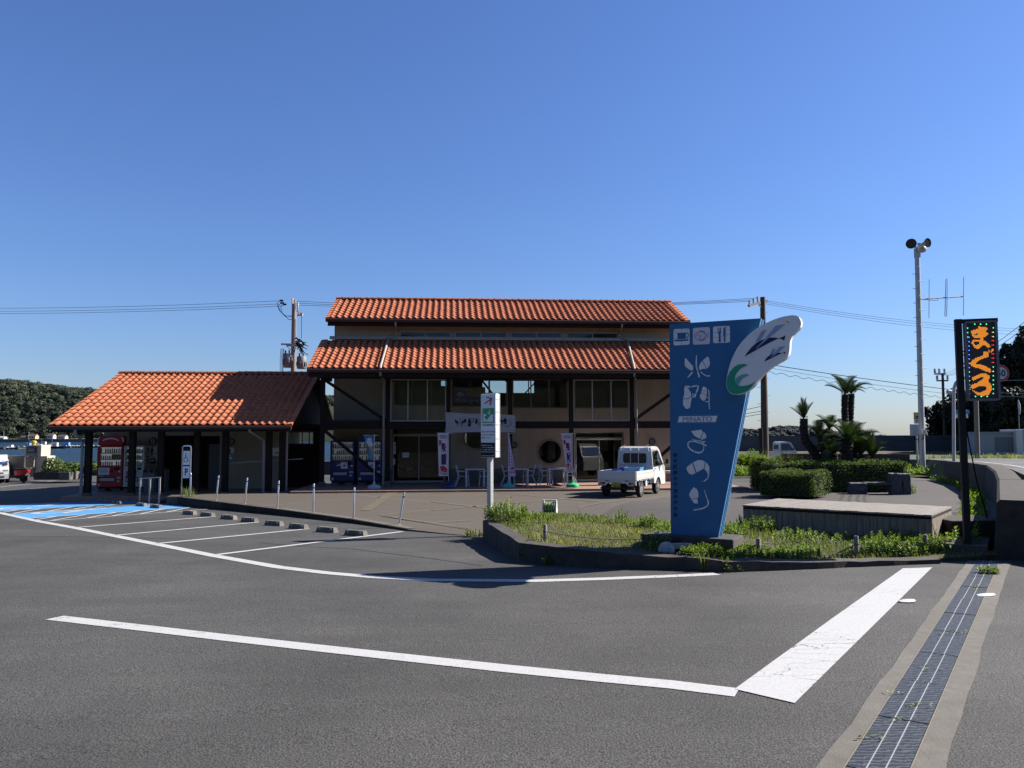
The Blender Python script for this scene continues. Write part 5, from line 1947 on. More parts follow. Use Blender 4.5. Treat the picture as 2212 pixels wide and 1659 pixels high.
t, h, H, D = vending('blue drinks vending machine with a round red and white emblem, left of the pair', 713.5, 766, 1.2, ZS + .09, 'vend_blue', kind='blue')
mb = MB('board_white')
c0 = (-h * .28, -.013, .78)
put_polys(mb, [circ(0, 0, .09, 24)], c0, (1, 0, 0), (0, 0, 1), 1)
mb.use('redtext')
put_polys(mb, [circ(0, 0, .088, 14, 20, 190)], (c0[0], -.017, c0[2]), (1, 0, 0), (0, 0, 1), 1)
mb.use('crate_dark')
put_polys(mb, [circ(0, 0, .088, 14, 220, 345)], (c0[0], -.017, c0[2]), (1, 0, 0), (0, 0, 1), 1)
mb.build('emblem', t, recalc=False)
t, h, H, D = vending('blue drinks vending machine with a rounded header, behind the ice cream banner', 772, 825, 1.2, ZS + .09, 'vend_blue', kind='blue')
mb = MB('vend_blue')
pts = [(-h + .02, 0, H)] + [(-h * .72 + h * .24 * math.cos(R(a)), 0, H + .12 + .14 * math.sin(R(a))) for a in range(180, -1, -20)] + [(-h * .45, 0, H)]
mb.prism(pts, (0, .3, 0))
mb.build('header_sign', t)
# ---- bins
def bin_(px, v, z, label):
    p = P3(fu(px, v), v, z)
    t = thing('waste_bin', label, 'bin', tuple(p), YAW, None)
    mb = MB('grey_paint')
    n_ = 4
    vs = []
    for zz_, r in ((0, .2), (.72, .235), (.80, .235)):
        vs += [(sx * r, sy * r, zz_) for sx, sy in ((-1, -1), (1, -1), (1, 1), (-1, 1))]
    mb.add(vs, [(0, 3, 2, 1), (8, 9, 10, 11)] + [(4 * i + k, 4 * i + (k + 1) % 4, 4 * i + 4 + (k + 1) % 4, 4 * i + 4 + k) for i in range(2) for k in range(4)])
    mb.build('body', t)
    mb = MB('grey_paint')
    mb.bbox((-.25, -.25, .80), (.25, .25, .93), .03)
    l = mb.build('lid', t)
    mb = MB('black', smooth=True)
    for s_ in (-.11, .11):
        mb.lathe([(.075, .0), (.075, .03)], (s_, -.265, .87), 12, (0, 1, 0))
    mb.build('opening', l)
bin_(328, .9, LF, 'grey waste bin right of the white vending machine, left of the pair')
bin_(352, 1.0, LF, 'grey waste bin half hidden behind the third dark post, right of the pair')
# ---- chairs and tables under the porch
def make_chair(label):
    t = thing('garden_chair', label, 'chair', (0, 0, 0), 0, 'grey-white chairs on the porch')
    for i, s_ in enumerate((-.23, .23)):
        mb = MB('furniture', smooth=True)
        mb.tube([(.24, s_, 0), (.20, s_, .42), (.22, s_, .62), (-.1, s_, .64), (-.2, s_, .62)], .016, 8)
        mb.build('arm_frame', t)
        mb = MB('furniture', smooth=True)
        mb.tube([(-.34, s_, 0), (-.18, s_, .42), (-.30, s_, .88)], .016, 8)
        mb.build('leg', t)
    mb = MB('furniture')
    for k in range(6):
        mb.box((-.18 + .07 * k, -.22, .42 - .004 * k), (-.125 + .07 * k, .22, .44 - .004 * k))
    mb.build('seat', t)
    mb = MB('furniture')
    for k in range(4):
        z = .55 + .085 * k
        x = -.18 - .12 * (z - .42) / .46
        mb.box((x - .01, -.22, z), (x + .01, .22, z + .055))
    mb.build('backrest', t)
    return t
def make_table(label):
    t = thing('garden_table', label, 'table', (0, 0, 0), 0, 'grey-white tables on the porch')
    mb = MB('furniture')
    mb.bbox((-.42, -.42, .69), (.42, .42, .73), .008)
    mb.build('tabletop', t)
    for sx in (-.37, .37):
        for sy in (-.37, .37):
            mb = MB('furniture')
            mb.box((sx - .03, sy - .03, 0), (sx + .03, sy + .03, .69))
            mb.build('leg', t)
    return t
tb0, ch0 = None, None
def place(kind, px, py, v, rz, label):
    global tb0, ch0
    p = P3(fu(px, v), v, ZS)
    if kind == 't':
        if tb0 is None:
            tb0 = make_table(label)
            o = tb0
        else:
            o = dup(tb0, label=label)
    else:
        if ch0 is None:
            ch0 = make_chair(label)
            o = ch0
        else:
            o = dup(ch0, label=label)
    o.location = p
    o.rotation_euler = (0, 0, YAW + rz)
tv = -.55
place('t', 1026, 0, tv, 0, 'square pale table left of the tall evacuation sign')
place('t', 1119, 0, tv, 0, 'square pale table just right of the pale pink banner')
place('t', 1203, 0, tv, 0, 'square pale table below the right round window')
place('c', 1000, 0, tv, 0.1, 'pale chair at the far left of the porch tables, facing right')
place('c', 1047, 0, tv, math.pi, 'pale chair half hidden behind the evacuation sign pole')
place('c', 1099, 0, tv, 0, 'pale chair standing behind the pale pink banner')
place('c', 1141, 0, tv, math.pi - .1, 'pale chair right of the middle table, facing left')
place('c', 1178, 0, tv, 0.15, 'pale chair left of the table under the right round window')
place('c', 1228, 0, tv, math.pi, 'pale chair beside the right fish banner and dark post')
# ---- nobori banners
def banner(label, px, ptop, pbase, v, flag_px, cloth, basem, deco, group=None):
    u, zt_ = fac(px, ptop, v)
    p = P3(u, v, ZS)
    t = thing('nobori_banner', label, 'banner', tuple(p), YAW)
    Ht = zt_ - ZS
    mb = MB('white', smooth=True)
    mb.tube([(0, 0, .2), (0, 0, Ht)], .014, 8)
    pl = mb.build('pole', t)
    mb = MB(basem, smooth=True)
    mb.lathe([(.26, 0), (.27, .05), (.24, .12), (.10, .17), (.05, .2), (.04, .3)], (0, 0, 0), 16)
    mb.build('base', t)
    c = [(fac(x, y, v)[0] - u, fac(x, y, v)[1] - ZS) for x, y in flag_px]   # TL, TR, BR, BL
    mb = MB('white', smooth=True)
    mb.tube([(c[0][0] - .03, -.01, c[0][1] + .02), (.16, -.01, Ht - .04)], .009, 6)
    mb.build('crossbar', pl)
    n, k_ = 14, 5
    rnd = random.Random(int(px))
    ph = rnd.uniform(0, 6)
    def pt(s_, f, off=0):
        a = Vector((c[0][0] * (1 - s_) + c[1][0] * s_, c[0][1] * (1 - s_) + c[1][1] * s_))
        b = Vector((c[3][0] * (1 - s_) + c[2][0] * s_, c[3][1] * (1 - s_) + c[2][1] * s_))
        q = a.lerp(b, f)
        return (q.x, -.02 + .03 * math.sin(f * 7 + s_ * 3 + ph) * f - off, q.y)
    mb = MB(cloth, smooth=True)
    mb.add([pt(j / k_, i / n) for i in range(n + 1) for j in range(k_ + 1)], [(i * (k_ + 1) + j, i * (k_ + 1) + j + 1, (i + 1) * (k_ + 1) + j + 1, (i + 1) * (k_ + 1) + j) for i in range(n) for j in range(k_)])
    cl = mb.build('cloth', t, recalc=False)
    deco(cl, pt)
    mb = MB('white')
    for i in range(6):
        q = pt(1, i / 5.0)
        mb.cbox((0 if abs(q[0]) > .05 else q[0], -.015, q[2]), (.05, .03, .03))
    mb.build('clip', pl)
    return t
def flat_text(mb, pt, body, s0, s1, f0, f1, mirror=False, off=.008, bold=.02):
    vs, fs, w, h_ = text_shape(body, bold)
    mb.add([pt(s0 + (s1 - s0) * ((1 - x) if mirror else x), f1 + (f0 - f1) * y, off) for x, y in vs], fs)
def flat_poly(mb, pt, pts, off=.008):
    mb.poly([pt(x, y, off) for x, y in pts])
def deco_ice(cl, pt):
    mb = MB('float')
    for cx_, cy_, rx, ry in ((.5, .18, .26, .08), (.45, .27, .34, .07), (.56, .35, .36, .07), (.6, .42, .30, .05)):
        flat_poly(mb, pt, [(cx_ + rx * math.cos(a * .3142), cy_ + ry * math.sin(a * .3142)) for a in range(20)], .008 + cy_ * .004)
    mb.use('cone')
    flat_poly(mb, pt, [(.35, .46), (.92, .46), (.8, .82), (.6, .82)], .012)
    mb.use('green')
    flat_poly(mb, pt, [(.2, .82), (.85, .82), (.8, .95), (.25, .95)], .013)
    mb.use('board_white')
    flat_poly(mb, pt, [(.3, .865), (.75, .865), (.75, .885), (.3, .885)], .016)
    mb.build('ice_cream_print', cl, recalc=False)
def deco_fish(cl, pt):
    mb = MB('navy')
    flat_text(mb, pt, '本州最南端', .1, .9, .05, .085, True)
    flat_poly(mb, pt, [(.35, .24), (.72, .24), (.72, .42), (.35, .36)], .006)
    flat_poly(mb, pt, [(.3, .50), (.78, .48), (.8, .74), (.3, .74)], .006)
    mb.use('redtext')
    flat_text(mb, pt, '漁師町', .14, .9, .095, .13, True)
    flat_poly(mb, pt, [(.08, .16), (.36, .17), (.34, .24), (.12, .30)], .007)
    flat_text(mb, pt, '鮪', .14, .84, .27, .45, True, .010, .03)
    flat_text(mb, pt, 'ぐろ', .62, .86, .47, .66, True, .010, .02)
    flat_poly(mb, pt, [(.12, .78), (.5, .76), (.88, .82), (.9, .90), (.6, .93), (.25, .88)], .008)
    mb.use('board_white')
    flat_text(mb, pt, 'カ', .34, .74, .50, .62, True, .011, .03)
    flat_text(mb, pt, 'ツ', .34, .74, .62, .73, True, .011, .03)
    mb.use('navy')
    for q in stroke2([(.08, .86), (.2, .93), (.5, .965), (.85, .95), (.95, .92)], .018):
        flat_poly(mb, pt, [tuple(x) for x in q], .012)
    mb.build('lettering', cl, recalc=False)
def deco_pink(cl, pt):
    mb = MB('redtext')
    flat_poly(mb, pt, [(.35, .80), (.9, .78), (.9, .84), (.35, .85)], .008)
    for k in range(6):
        flat_poly(mb, pt, [(.1 + .14 * k, .90), (.18 + .14 * k, .885), (.2 + .14 * k, .92), (.12 + .14 * k, .93)], .008)
    mb.use('navy')
    for k in range(9):
        flat_poly(mb, pt, [(.12, .2 + .065 * k), (.3, .2 + .065 * k), (.28, .235 + .065 * k), (.14, .24 + .065 * k)], .008)
        if k > 3:
            flat_poly(mb, pt, [(.6, .2 + .065 * k), (.78, .2 + .065 * k), (.72, .235 + .065 * k), (.62, .24 + .065 * k)], .008)
    mb.build('lettering', cl, recalc=False)
banner('blue cloth banner with a soft ice cream before the blue vending machines', 809, 938.5, 1053, -1.5, [(786, 941), (808, 940), (806, 992), (797, 992)], 'banner_blue', 'float', deco_ice)
banner('white cloth banner with red characters on a dark blue foot by the left entrance', 969.3, 934, 1055, -1.5, [(945.5, 936), (967.5, 935), (968, 1028), (948, 1028)], 'banner', 'vend_blue', deco_fish)
banner('pale pink cloth banner hanging folded on a teal foot, right of the evacuation sign', 1098.3, 934, 1053, -1.5, [(1098.5, 938), (1099.5, 938), (1114, 1028), (1099, 1028.5)], 'banner_pink', 'wave_teal', deco_pink)
banner('white cloth banner with red characters on a green foot by the right entrance', 1236, 935, 1053, -1.6, [(1212, 937), (1234.5, 936), (1235.5, 1021), (1225, 1021)], 'banner', 'green', deco_fish)
# ---- tall evacuation sign
bx = at(1059, 1118, 17.0)
TY = R(-35)
t = thing('evacuation_sign', 'tall white sign box with red arrow and green tsunami pictogram on a grey pole', 'sign', (bx.x, 17.0, 0), TY)
zt_, zb_ = at(1068, 851, 17.0).z, at(1068, 988, 17.0).z
mb = MB('galv')
mb.box((-.05, -.05, -.3), (.05, .05, zb_ + .3))
mb.build('pole', t)
bw, bd_ = .405, .155
x0 = -.20
mb = MB('board_white')
mb.bbox((x0, -bd_ / 2, zb_), (x0 + bw, bd_ / 2, zt_), .012)
bx_ = mb.build('sign_box', t)
Hs = zt_ - zb_
mb = MB('galv')
for k in range(5):
    z = zb_ + Hs * (.08 + .2 * k + (.02 if k > 1 else 0))
    mb.box((x0 + bw, -.05, z), (x0 + bw + .004, .045, z + .035))
mb.bar((x0 + bw - .005, -bd_ / 2 + .002, zb_), (x0 + bw - .005, -bd_ / 2 + .002, zt_), .02, .02)
mb.bar((x0 + bw - .005, bd_ / 2 - .002, zb_), (x0 + bw - .005, bd_ / 2 - .002, zt_), .02, .02)
mb.build('hinge', bx_)
fy = -bd_ / 2 - .003
def spt(X, Y):   # from the enlarged view: face x 150..490, y 115..1490
    return (x0 + bw * (X - 152) / 336.0, Y)
def sp(pts, dy=0.0):
    return [(x0 + bw * (X - 152) / 336.0, fy - dy, zt_ - Hs * (Y - 118) / 1372.0) for X, Y in pts]
mb = MB('redtext')
for q in stroke2([(240, 328), (405, 228)], 26) + stroke2([(285, 188), (412, 225)], 26) + stroke2([(400, 215), (362, 366)], 30):
    mb.poly(sp([tuple(v) for v in q]))
mb.build('arrow', bx_, recalc=False)
mb = MB('green')
mb.poly(sp([(192, 430), (455, 430), (452, 748), (192, 748)]))
gr = mb.build('tsunami_panel', bx_, recalc=False)
mb = MB('board_white')
mb.poly(sp([(212, 550), (240, 548), (275, 560), (293, 598), (270, 590), (250, 602), (243, 630), (255, 655), (298, 668), (255, 725), (212, 725)], .003))
mb.poly(sp([(392, 565), (436, 565), (436, 725), (268, 725)], .003))
for q in stroke2([(357, 505), (348, 545)], 26) + stroke2([(350, 510), (322, 520), (318, 542)], 9) + stroke2([(362, 508), (375, 520), (390, 517)], 9) + stroke2([(343, 545), (335, 562), (312, 555)], 10) + stroke2([(350, 545), (362, 578)], 11):
    mb.poly(sp([tuple(v) for v in q], .003))
mb.poly(sp(circ(358, 482, 14), .003))
mb.build('pictogram', gr, recalc=False)
def stext(mb, body, X0, X1, Y0, Y1, dy=0.0):
    a = sp([(X0, Y1)], dy)[0]
    b = sp([(X1, Y0)], dy)[0]
    put_text(mb, body, a, (1, 0, 0), (0, 0, 1), b[0] - a[0], b[2] - a[2], .012)
mb = MB('blacktext')
stext(mb, '津波避難場所', 197, 450, 772, 812)
stext(mb, '津波の恐れがある場合', 178, 468, 922, 950)
stext(mb, '速みやかに', 178, 322, 988, 1016)
stext(mb, 'に', 440, 466, 988, 1016)
stext(mb, 'して下さい。', 240, 400, 1052, 1082)
mb.use('redtext')
stext(mb, '公園高台', 326, 436, 988, 1016)
stext(mb, '避難', 178, 236, 1052, 1082)
mb.build('lettering', bx_, recalc=False)
mb = MB('black')
mb.poly(sp([(160, 1172), (487, 1172), (487, 1482), (160, 1482)]))
bk = mb.build('lower_panel', bx_, recalc=False)
mb = MB('board_white')
stext(mb, '●当敷地内においては、', 172, 420, 1218, 1244, .003)
stext(mb, 'トラブル 事故盗難等', 196, 450, 1264, 1290, .003)
stext(mb, 'は一切責任を負いません。', 196, 470, 1310, 1336, .003)
stext(mb, '●お車の施錠はお忘れずに！', 172, 466, 1356, 1382, .003)
stext(mb, '串本町観光交流施設　管理者', 180, 462, 1444, 1462, .003)
mb.build('lettering', bk, recalc=False)
# ---- disabled parking sign
bp_ = onz(401, 1072, 0)
t = thing('parking_sign', 'narrow white wheelchair and P parking sign in a rounded steel frame', 'sign', (bp_.x, bp_.y, 0), R(12))
Hh = (1072 - 964.5) / 1660 * bp_.y
w = .29
mb = MB('steel', smooth=True)
mb.tube([(-w / 2, 0, -.1), (-w / 2, 0, Hh - .06), (-w / 2 + .018, 0, Hh - .018), (-w / 2 + .06, 0, Hh), (w / 2 - .06, 0, Hh), (w / 2 - .018, 0, Hh - .018), (w / 2, 0, Hh - .06), (w / 2, 0, -.1)], .024, 8)
mb.build('frame', t)
for k, (f0, f1) in enumerate(((.62, .90), (.36, .595))):
    mb = MB('board_white')
    mb.box((-w / 2 + .03, -.012, Hh * f0), (w / 2 - .03, .012, Hh * f1))
    bdp = mb.build('board', t)
    mb = MB('navy' if k else 'blacktext')
    if k:
        put_text(mb, 'P', (-.05, -.016, Hh * (f0 + .05)), (1, 0, 0), (0, 0, 1), .11, Hh * (f1 - f0) * .62, .03)
    else:
        put_polys(mb, wheelchair_polys(), (-.085, -.016, Hh * (f0 + .05)), (1, 0, 0), (0, 0, 1), .13, .17)
    mb.build('symbol', bdp, recalc=False)
mb = MB('black')
mb.box((-w / 2 + .03, -.012, Hh * .905), (w / 2 - .03, .012, Hh * .96))
mb.build('header', t)
# ---- bollards
bl = [((411.4, 1072), (412.3, 1021.5), 'steel bollard behind the wheelchair parking sign'), ((467.1, 1080.6), (472.5, 1027.3), 'leaning steel bollard, first to the right of the wheelchair parking sign'),
      ((529, 1088.6), (534.3, 1032.3), 'steel bollard on the kerb, second right of the wheelchair parking sign'), ((598.8, 1098), (602.5, 1039), 'steel bollard on the kerb below the beige corner wall of the toilet block'),
      ((676.7, 1108), (678, 1045.2), 'steel bollard in front of the gap between the two buildings'), ((763.5, 1121), (765.7, 1053.4), 'steel bollard nearest the start of the tactile strip'),
      ((861.7, 1133.5), (873.6, 1063.3), 'most tilted steel bollard, at the low right end of the kerb')]
for (b_, t_, lab) in bl:
    p = onz(b_[0], b_[1], 0)
    q = at(t_[0], t_[1], p.y)
    t = thing('bollard', lab, 'bollard', (p.x, p.y, 0), 0, 'steel bollards along the terrace kerb')
    mb = MB('steel', smooth=True)
    d = q - p
    n_ = d.normalized()
    L = d.length
    mb.tube([n_ * -.05, n_ * (L - .012), n_ * L], [.026, .026, .02], 14)
    mb.build('tube', t)
    mb = MB('black', smooth=True)
    mb.tube([n_ * (L - .13), n_ * (L - .095)], .0272, 14)
    mb.build('band', t)
    mb = MB('galv', smooth=True)
    mb.lathe([(.05, 0), (.05, .006), (.03, .01)], (0, 0, 0), 14)
    mb.build('flange', t)
# ---- stainless handrail at left
RD = 29.2
p0, p1 = at(302, 1075, RD), at(344, 1075, RD)
p0.z = p1.z = Za(p0.x, RD)
t = thing('handrail', 'short stainless handrail of three flat posts in front of the toilet block', 'handrail', tuple(p0))
for px in (302, 323, 344):
    p = at(px, 1075, RD)
    zt2 = at(px + 1.5, 1033, RD).z
    mb = MB('galv')
    mb.box((p.x - .03, RD - .02, p0.z - .05), (p.x + .03, RD + .02, zt2))
    mb.build('post', t, True)
a, b = at(302, 1034, RD), at(348, 1031, RD)
mb = MB('galv', smooth=True)
mb.tube([a, b], .012, 8)
mb.build('rail', t, True)
# ramp slab beside the terrace
m = MB('pale_concrete')
r_ = [march(298, 1078, Za), march(345, 1088, Za), march(384, 1078, Za), march(360, 1066, Za)]
m.prism([Vector((p.x, p.y, -.24 + (.1 if i > 1 else 0))) for i, p in enumerate(r_)], (0, 0, -.3))
o = m.build('ramp')
tag(o, 'small pale concrete ramp at the left end of the terrace', 'ramp')
# ---- wheel stops
ax_ = (asph(868.9, 1148.8) - asph(468.4, 1198.4))
ang = math.atan2(ax_.y, ax_.x) - math.pi / 2
ws = [((410, 1111.5), 'nearest the hatched area'), ((448.8, 1115.5), 'left of the first white bay line'), ((494.4, 1121.5), 'right of the first white bay line'), ((539.5, 1127.5), 'at the end of the second white bay line'),
      ((592.4, 1135), 'left of the third white bay line'), ((645, 1142), 'over the end of the third white bay line'), ((706.5, 1149.5), 'next to the rightmost stop'), ((769, 1157), 'rightmost of all, beside the shadow of the sign')]
wsb = [((225.5, 1085.5), 'on the upper blue bay, left one'), ((251.8, 1088.7), 'on the upper blue bay, right one'), ((305.8, 1093.7), 'on the lower blue bay, left one'), ((337.5, 1097.5), 'on the lower blue bay, right one')]
ws0 = None
for (pp, lab) in ws + wsb:
    p = asph(*pp)
    full = 'dark grey concrete wheel stop ' + lab
    if ws0 is None:
        t = thing('wheel_stop', full, 'wheel stop', tuple(p), ang, 'concrete wheel stops in the parking bays')
        mb = MB('concrete')
        pr = [(-.075, 0), (-.06, .10), (-.045, .115), (.045, .115), (.06, .10), (.075, 0)]
        mb.prism([(-.30, y, z) for y, z in pr], (.60, 0, 0))
        for v in range(len(mb.v)):
            x, y, z = mb.v[v]
            mb.v[v] = (x * (1 - .25 * z / .115 * .5), y, z)
        mb.build('block', t)
        mb = MB('float')
        for s_ in (-.19, .19):
            mb.box((s_ - .03, -.066, .06), (s_ + .03, -.060, .10))
        mb.build('reflector', t)
        ws0 = t
    else:
        t = dup(ws0, tuple(p), ang, full)
    t.location = p + Vector((0, 0, .003))
    t.rotation_euler = (0, 0, ang + random.uniform(-.04, .04))

# ---- the tall blue sign
SA = at(1449, 1154, 12.75)
SE = Vector((math.cos(R(30)), -math.sin(R(30)), 0))
SN = Vector((-math.sin(R(30)), -math.cos(R(30)), 0))
SB = Vector((SA.x, SA.y, SA.z))
sgn = thing('blue_sign', 'tall tapering blue sign panel with white shrimp-like lettering and a flying fish wing', 'sign', tuple(SB), R(-30))
def sg(px, py, off=0.0):
    """picture point -> panel coordinates (s along, z up) on the plane standing off in front"""
    p = onplane(px, py, SB + SN * off, SN)
    d = p - SB
    return (d.dot(SE), -off, d.z)
TH = .20
out = [sg(*p) for p in ((1449, 1154), (1551, 1162), (1643.5, 687.5), (1446, 700))]
mb = MB('signblue')
mb.prism([(p[0], 0, p[2]) for p in out], (0, .08, 0))
mb.prism([(p[0], .125, p[2]) for p in out], (0, .08, 0))
pan = mb.build('panel', sgn)
mb = MB('signedge')
q = [(p[0] - .012, .081, p[2]) for p in (out[1], out[2])] + [(p[0] - .10, .081, p[2]) for p in (out[2], out[1])]
mb.prism(q, (0, .043, 0))
e_ = [out[1], out[2]]
mb.bar((e_[0][0] + .002, .0, e_[0][2]), (e_[1][0] + .002, 0, e_[1][2]), .012, .014, up=(0, 1, 0))
mb.bar((e_[0][0] + .002, .2, e_[0][2]), (e_[1][0] + .002, .2, e_[1][2]), .012, .014, up=(0, 1, 0))
mb.build('edge_trim', pan)
def wpts(pts, conv, off):
    return [sg(*conv(*p), off) for p in pts]
def decal(parent, name, mats_polys, conv, off):
    first = True
    for mat, polys in mats_polys:
        if first:
            mb = MB(mat)
            first = False
        else:
            mb.use(mat)
        for i, pl in enumerate(polys):
            mb.poly(wpts(pl, conv, off))
    return mb.build(name, parent, recalc=False)
# wing board
WO = [(905, 1000), (918, 900), (950, 760), (1000, 620), (1080, 470), (1180, 350), (1300, 240), (1420, 160), (1560, 90), (1700, 38), (1830, 10), (1910, 5), (1965, 22), (2000, 60), (2015, 115), (2003, 175), (1965, 222), (1915, 272), (1875, 330),
      (1850, 400), (1845, 480), (1838, 555), (1812, 615), (1760, 668), (1685, 710), (1605, 757), (1525, 817), (1445, 895), (1385, 965), (1332, 1035), (1280, 1085), (1205, 1138), (1125, 1170), (1040, 1183), (980, 1171), (932, 1130), (907, 1070)]
def smooth_loop(pts, n=3):
    out_ = []
    k = len(pts)
    for i in range(k):
        p0_, p1_, p2_, p3_ = [Vector(pts[(i + j - 1) % k]) for j in range(4)]
        for s_ in range(n):
            u = s_ / n
            out_.append(tuple(.5 * ((2 * p1_) + (p2_ - p0_) * u + (2 * p0_ - 5 * p1_ + 4 * p2_ - p3_) * u * u + (3 * p1_ - p0_ - 3 * p2_ + p3_) * u ** 3)))
    return out_
WOs = smooth_loop(WO, 3)
WOFF = .20
wp = wpts(WOs, WZ, WOFF)
mb = MB('signwhite')
mb.prism(wp, (0, .13, 0))
wing = mb.build('wing_board', sgn)
mb = MB('grey_paint')
c1_, c2_ = sg(*WZ(1200, 700), 0), sg(*WZ(1150, 950), 0)
for c_ in (c1_, c2_):
    mb.cbox((c_[0], -.035, c_[2]), (.3, .068, .08))
mb.build('wing_bracket', sgn)
def sm2(pts):
    return smooth_loop(pts, 2)
decal(wing, 'big_wave', [('wave_green', [[(1225, 743), (1200, 733), (1150, 727), (1080, 735), (1010, 780), (950, 850), (917, 930), (908, 1010), (914, 1085), (942, 1137), (990, 1167), (1050, 1178), (1130, 1165), (1205, 1132), (1270, 1082), (1335, 985), (1300, 1010), (1250, 1034), (1200, 1048), (1130, 1056),
                                           (1085, 1045), (1050, 1010), (1033, 960), (1035, 910), (1060, 860), (1110, 805), (1170, 768)]])], WZ, WOFF + .004)
decal(wing, 'small_wave', [('wave_teal', [[(1250, 890), (1190, 877), (1130, 890), (1080, 915), (1042, 945), (1050, 1000), (1085, 1040), (1105, 995), (1145, 945), (1200, 912)]])], WZ, WOFF + .007)
decal(wing, 'flying_fish', [('navy', [[(1175, 620), (1210, 562), (1260, 500), (1330, 432), (1400, 385), (1480, 352), (1560, 335), (1630, 335), (1685, 347), (1600, 385), (1500, 435), (1400, 490), (1300, 548)], [(1685, 347), (1740, 325), (1783, 303), (1765, 378)]])], WZ, WOFF + .004)
decal(wing, 'fish_fin', [('lilac', [[(1640, 160), (1778, 137), (1560, 320), (1335, 515), (1350, 490), (1480, 350)], [(1430, 240), (1503, 217), (1405, 372), (1330, 418), (1350, 375)]])], WZ, WOFF + .007)
decal(wing, 'flying_fish', [('navy', [[(1465, 697), (1500, 640), (1550, 600), (1610, 572), (1690, 560), (1735, 565), (1660, 600), (1560, 650)], [(1735, 565), (1785, 545), (1777, 578)]])], WZ, WOFF + .004)
decal(wing, 'fish_fin', [('lilac', [[(1690, 478), (1780, 462), (1640, 585), (1550, 642), (1590, 598)], [(1590, 512), (1635, 498), (1592, 572), (1545, 602)]])], WZ, WOFF + .007)
decal(wing, 'worn_patch', [('cream', [[(1785, 92), (1810, 92), (1845, 112), (1835, 120), (1800, 110)]])], WZ, WOFF + .004)
# icons
def rsq(tl, tr, br, bl, k=.12):
    pts = []
    cs = [Vector(p) for p in (tl, tr, br, bl)]
    for i in range(4):
        a, c, b = cs[i - 1], cs[i], cs[(i + 1) % 4]
        p, q_ = c.lerp(a, k), c.lerp(b, k)
        for s_ in range(4):
            u = s_ / 3
            pts.append(tuple((1 - u) ** 2 * p + 2 * u * (1 - u) * c + u * u * q_))
    return pts
S2 = lambda pts, w: [[tuple(v) for v in q_] for q_ in stroke2(pts, w)]
ic = decal(sgn, 'cup_icon', [('signwhite', [rsq((120, 212), (359, 200), (361, 440), (122, 455))])], WZ, .004)
decal(ic, 'cup', [('signblue', [[(176, 266), (306, 262), (303, 345), (295, 354), (180, 360)], [(135, 370), (345, 358), (340, 378), (320, 386), (160, 394), (140, 386)]] + S2([(306, 270), (336, 274), (340, 310), (328, 334), (304, 346)], 15) +
               S2([(125, 240), (176, 266)], 4) + S2([(245, 205), (246, 262)], 4) + S2([(335, 205), (320, 262)], 4) + S2([(125, 342), (176, 350)], 4) + S2([(240, 392), (238, 450)], 4) + S2([(122, 372), (140, 395)], 4))], WZ, .008)
ic = decal(sgn, 'fish_icon', [('signpink', [rsq((407, 193), (661, 178), (662, 432), (408, 443))])], WZ, .004)
decal(ic, 'fish', [('signblue', S2([(432, 312), (450, 280), (490, 255), (540, 248), (585, 270), (604, 300), (585, 345), (540, 372), (490, 375), (450, 350), (432, 312)], 8) + S2([(604, 300), (635, 270), (634, 338), (600, 304)], 8) + S2([(508, 290), (520, 320), (515, 350), (500, 372)], 8) +
                S2([(508, 250), (520, 230), (550, 245), (585, 250), (582, 272)], 9) + S2([(522, 374), (545, 388), (560, 372), (590, 352)], 9) + [circ(473, 305, 9, 10)])], WZ, .008)
ic = decal(sgn, 'cutlery_icon', [('signwhite', [rsq((707, 172), (958, 160), (959, 410), (708, 420))])], WZ, .004)
decal(ic, 'cutlery', [('signblue', [[(775, 190), (783, 190), (785, 250), (794, 250), (794, 188), (802, 188), (803, 250), (812, 250), (812, 187), (820, 187), (825, 190), (826, 262), (818, 280), (822, 405), (790, 405), (790, 280), (778, 262)],
                               [(862, 190), (872, 182), (886, 184), (893, 200), (893, 300), (890, 400), (866, 402), (866, 320), (858, 310)]] + S2([(712, 268), (775, 264)], 4) + S2([(712, 335), (788, 331)], 4) + S2([(895, 290), (955, 290)], 4) + S2([(898, 225), (955, 218)], 4) + S2([(828, 318), (862, 316)], 4) + S2([(895, 190), (930, 165)], 4))], WZ, .008)
for g, conv, nm in ((G_SUI, WZ, 0), (G_MON, WZ, 0), (G_MA, QZ, 0), (G_TSU, QZ, 0), (G_RI, QZ, 0)):
    decal(sgn, 'letter', [('signwhite', g)], conv, .004)
npn = decal(sgn, 'name_plate', [('signwhite', [[(205, 1505), (772, 1497), (745, 1590), (182, 1592)]])], WZ, .004)
mb = MB('signblue')
p0_, p1_, p2_ = sg(*WZ(258, 1586), .008), sg(*WZ(690, 1583), .008), sg(*WZ(258, 1512), .008)
ex = Vector(p1_) - Vector(p0_)
put_text(mb, 'MINATO', p0_, ex.normalized(), (0, 0, 1), ex.length, p2_[2] - p0_[2], .0)
for q_ in S2([(165, 1605), (192, 1488), (785, 1482), (752, 1603), (165, 1605)], 3):
    pass
mb.build('lettering', npn, recalc=False)
decal(sgn, 'frame_line', [('signedge', S2([(163, 1606), (190, 1488), (785, 1481)], 2.5) + S2([(785, 1481), (752, 1604), (163, 1606)], 2.5))], WZ, .003)
mb = MB('blacktext')
chars = '串本町都市交流海洋施設'
for i, ch in enumerate(chars):
    f = i / 10
    X, Y = 62 + 6 * f, 614 + (1337 - 614) * f
    a = sg(*QZ(X, Y), .004)
    b = sg(*QZ(X + 52, Y), .004)
    w_ = b[0] - a[0]
    put_text(mb, ch, (a[0], a[1], a[2]), (1, 0, 0), (0, 0, 1), w_, w_ * .98, .022)
mb.build('vertical_lettering', sgn, recalc=False)
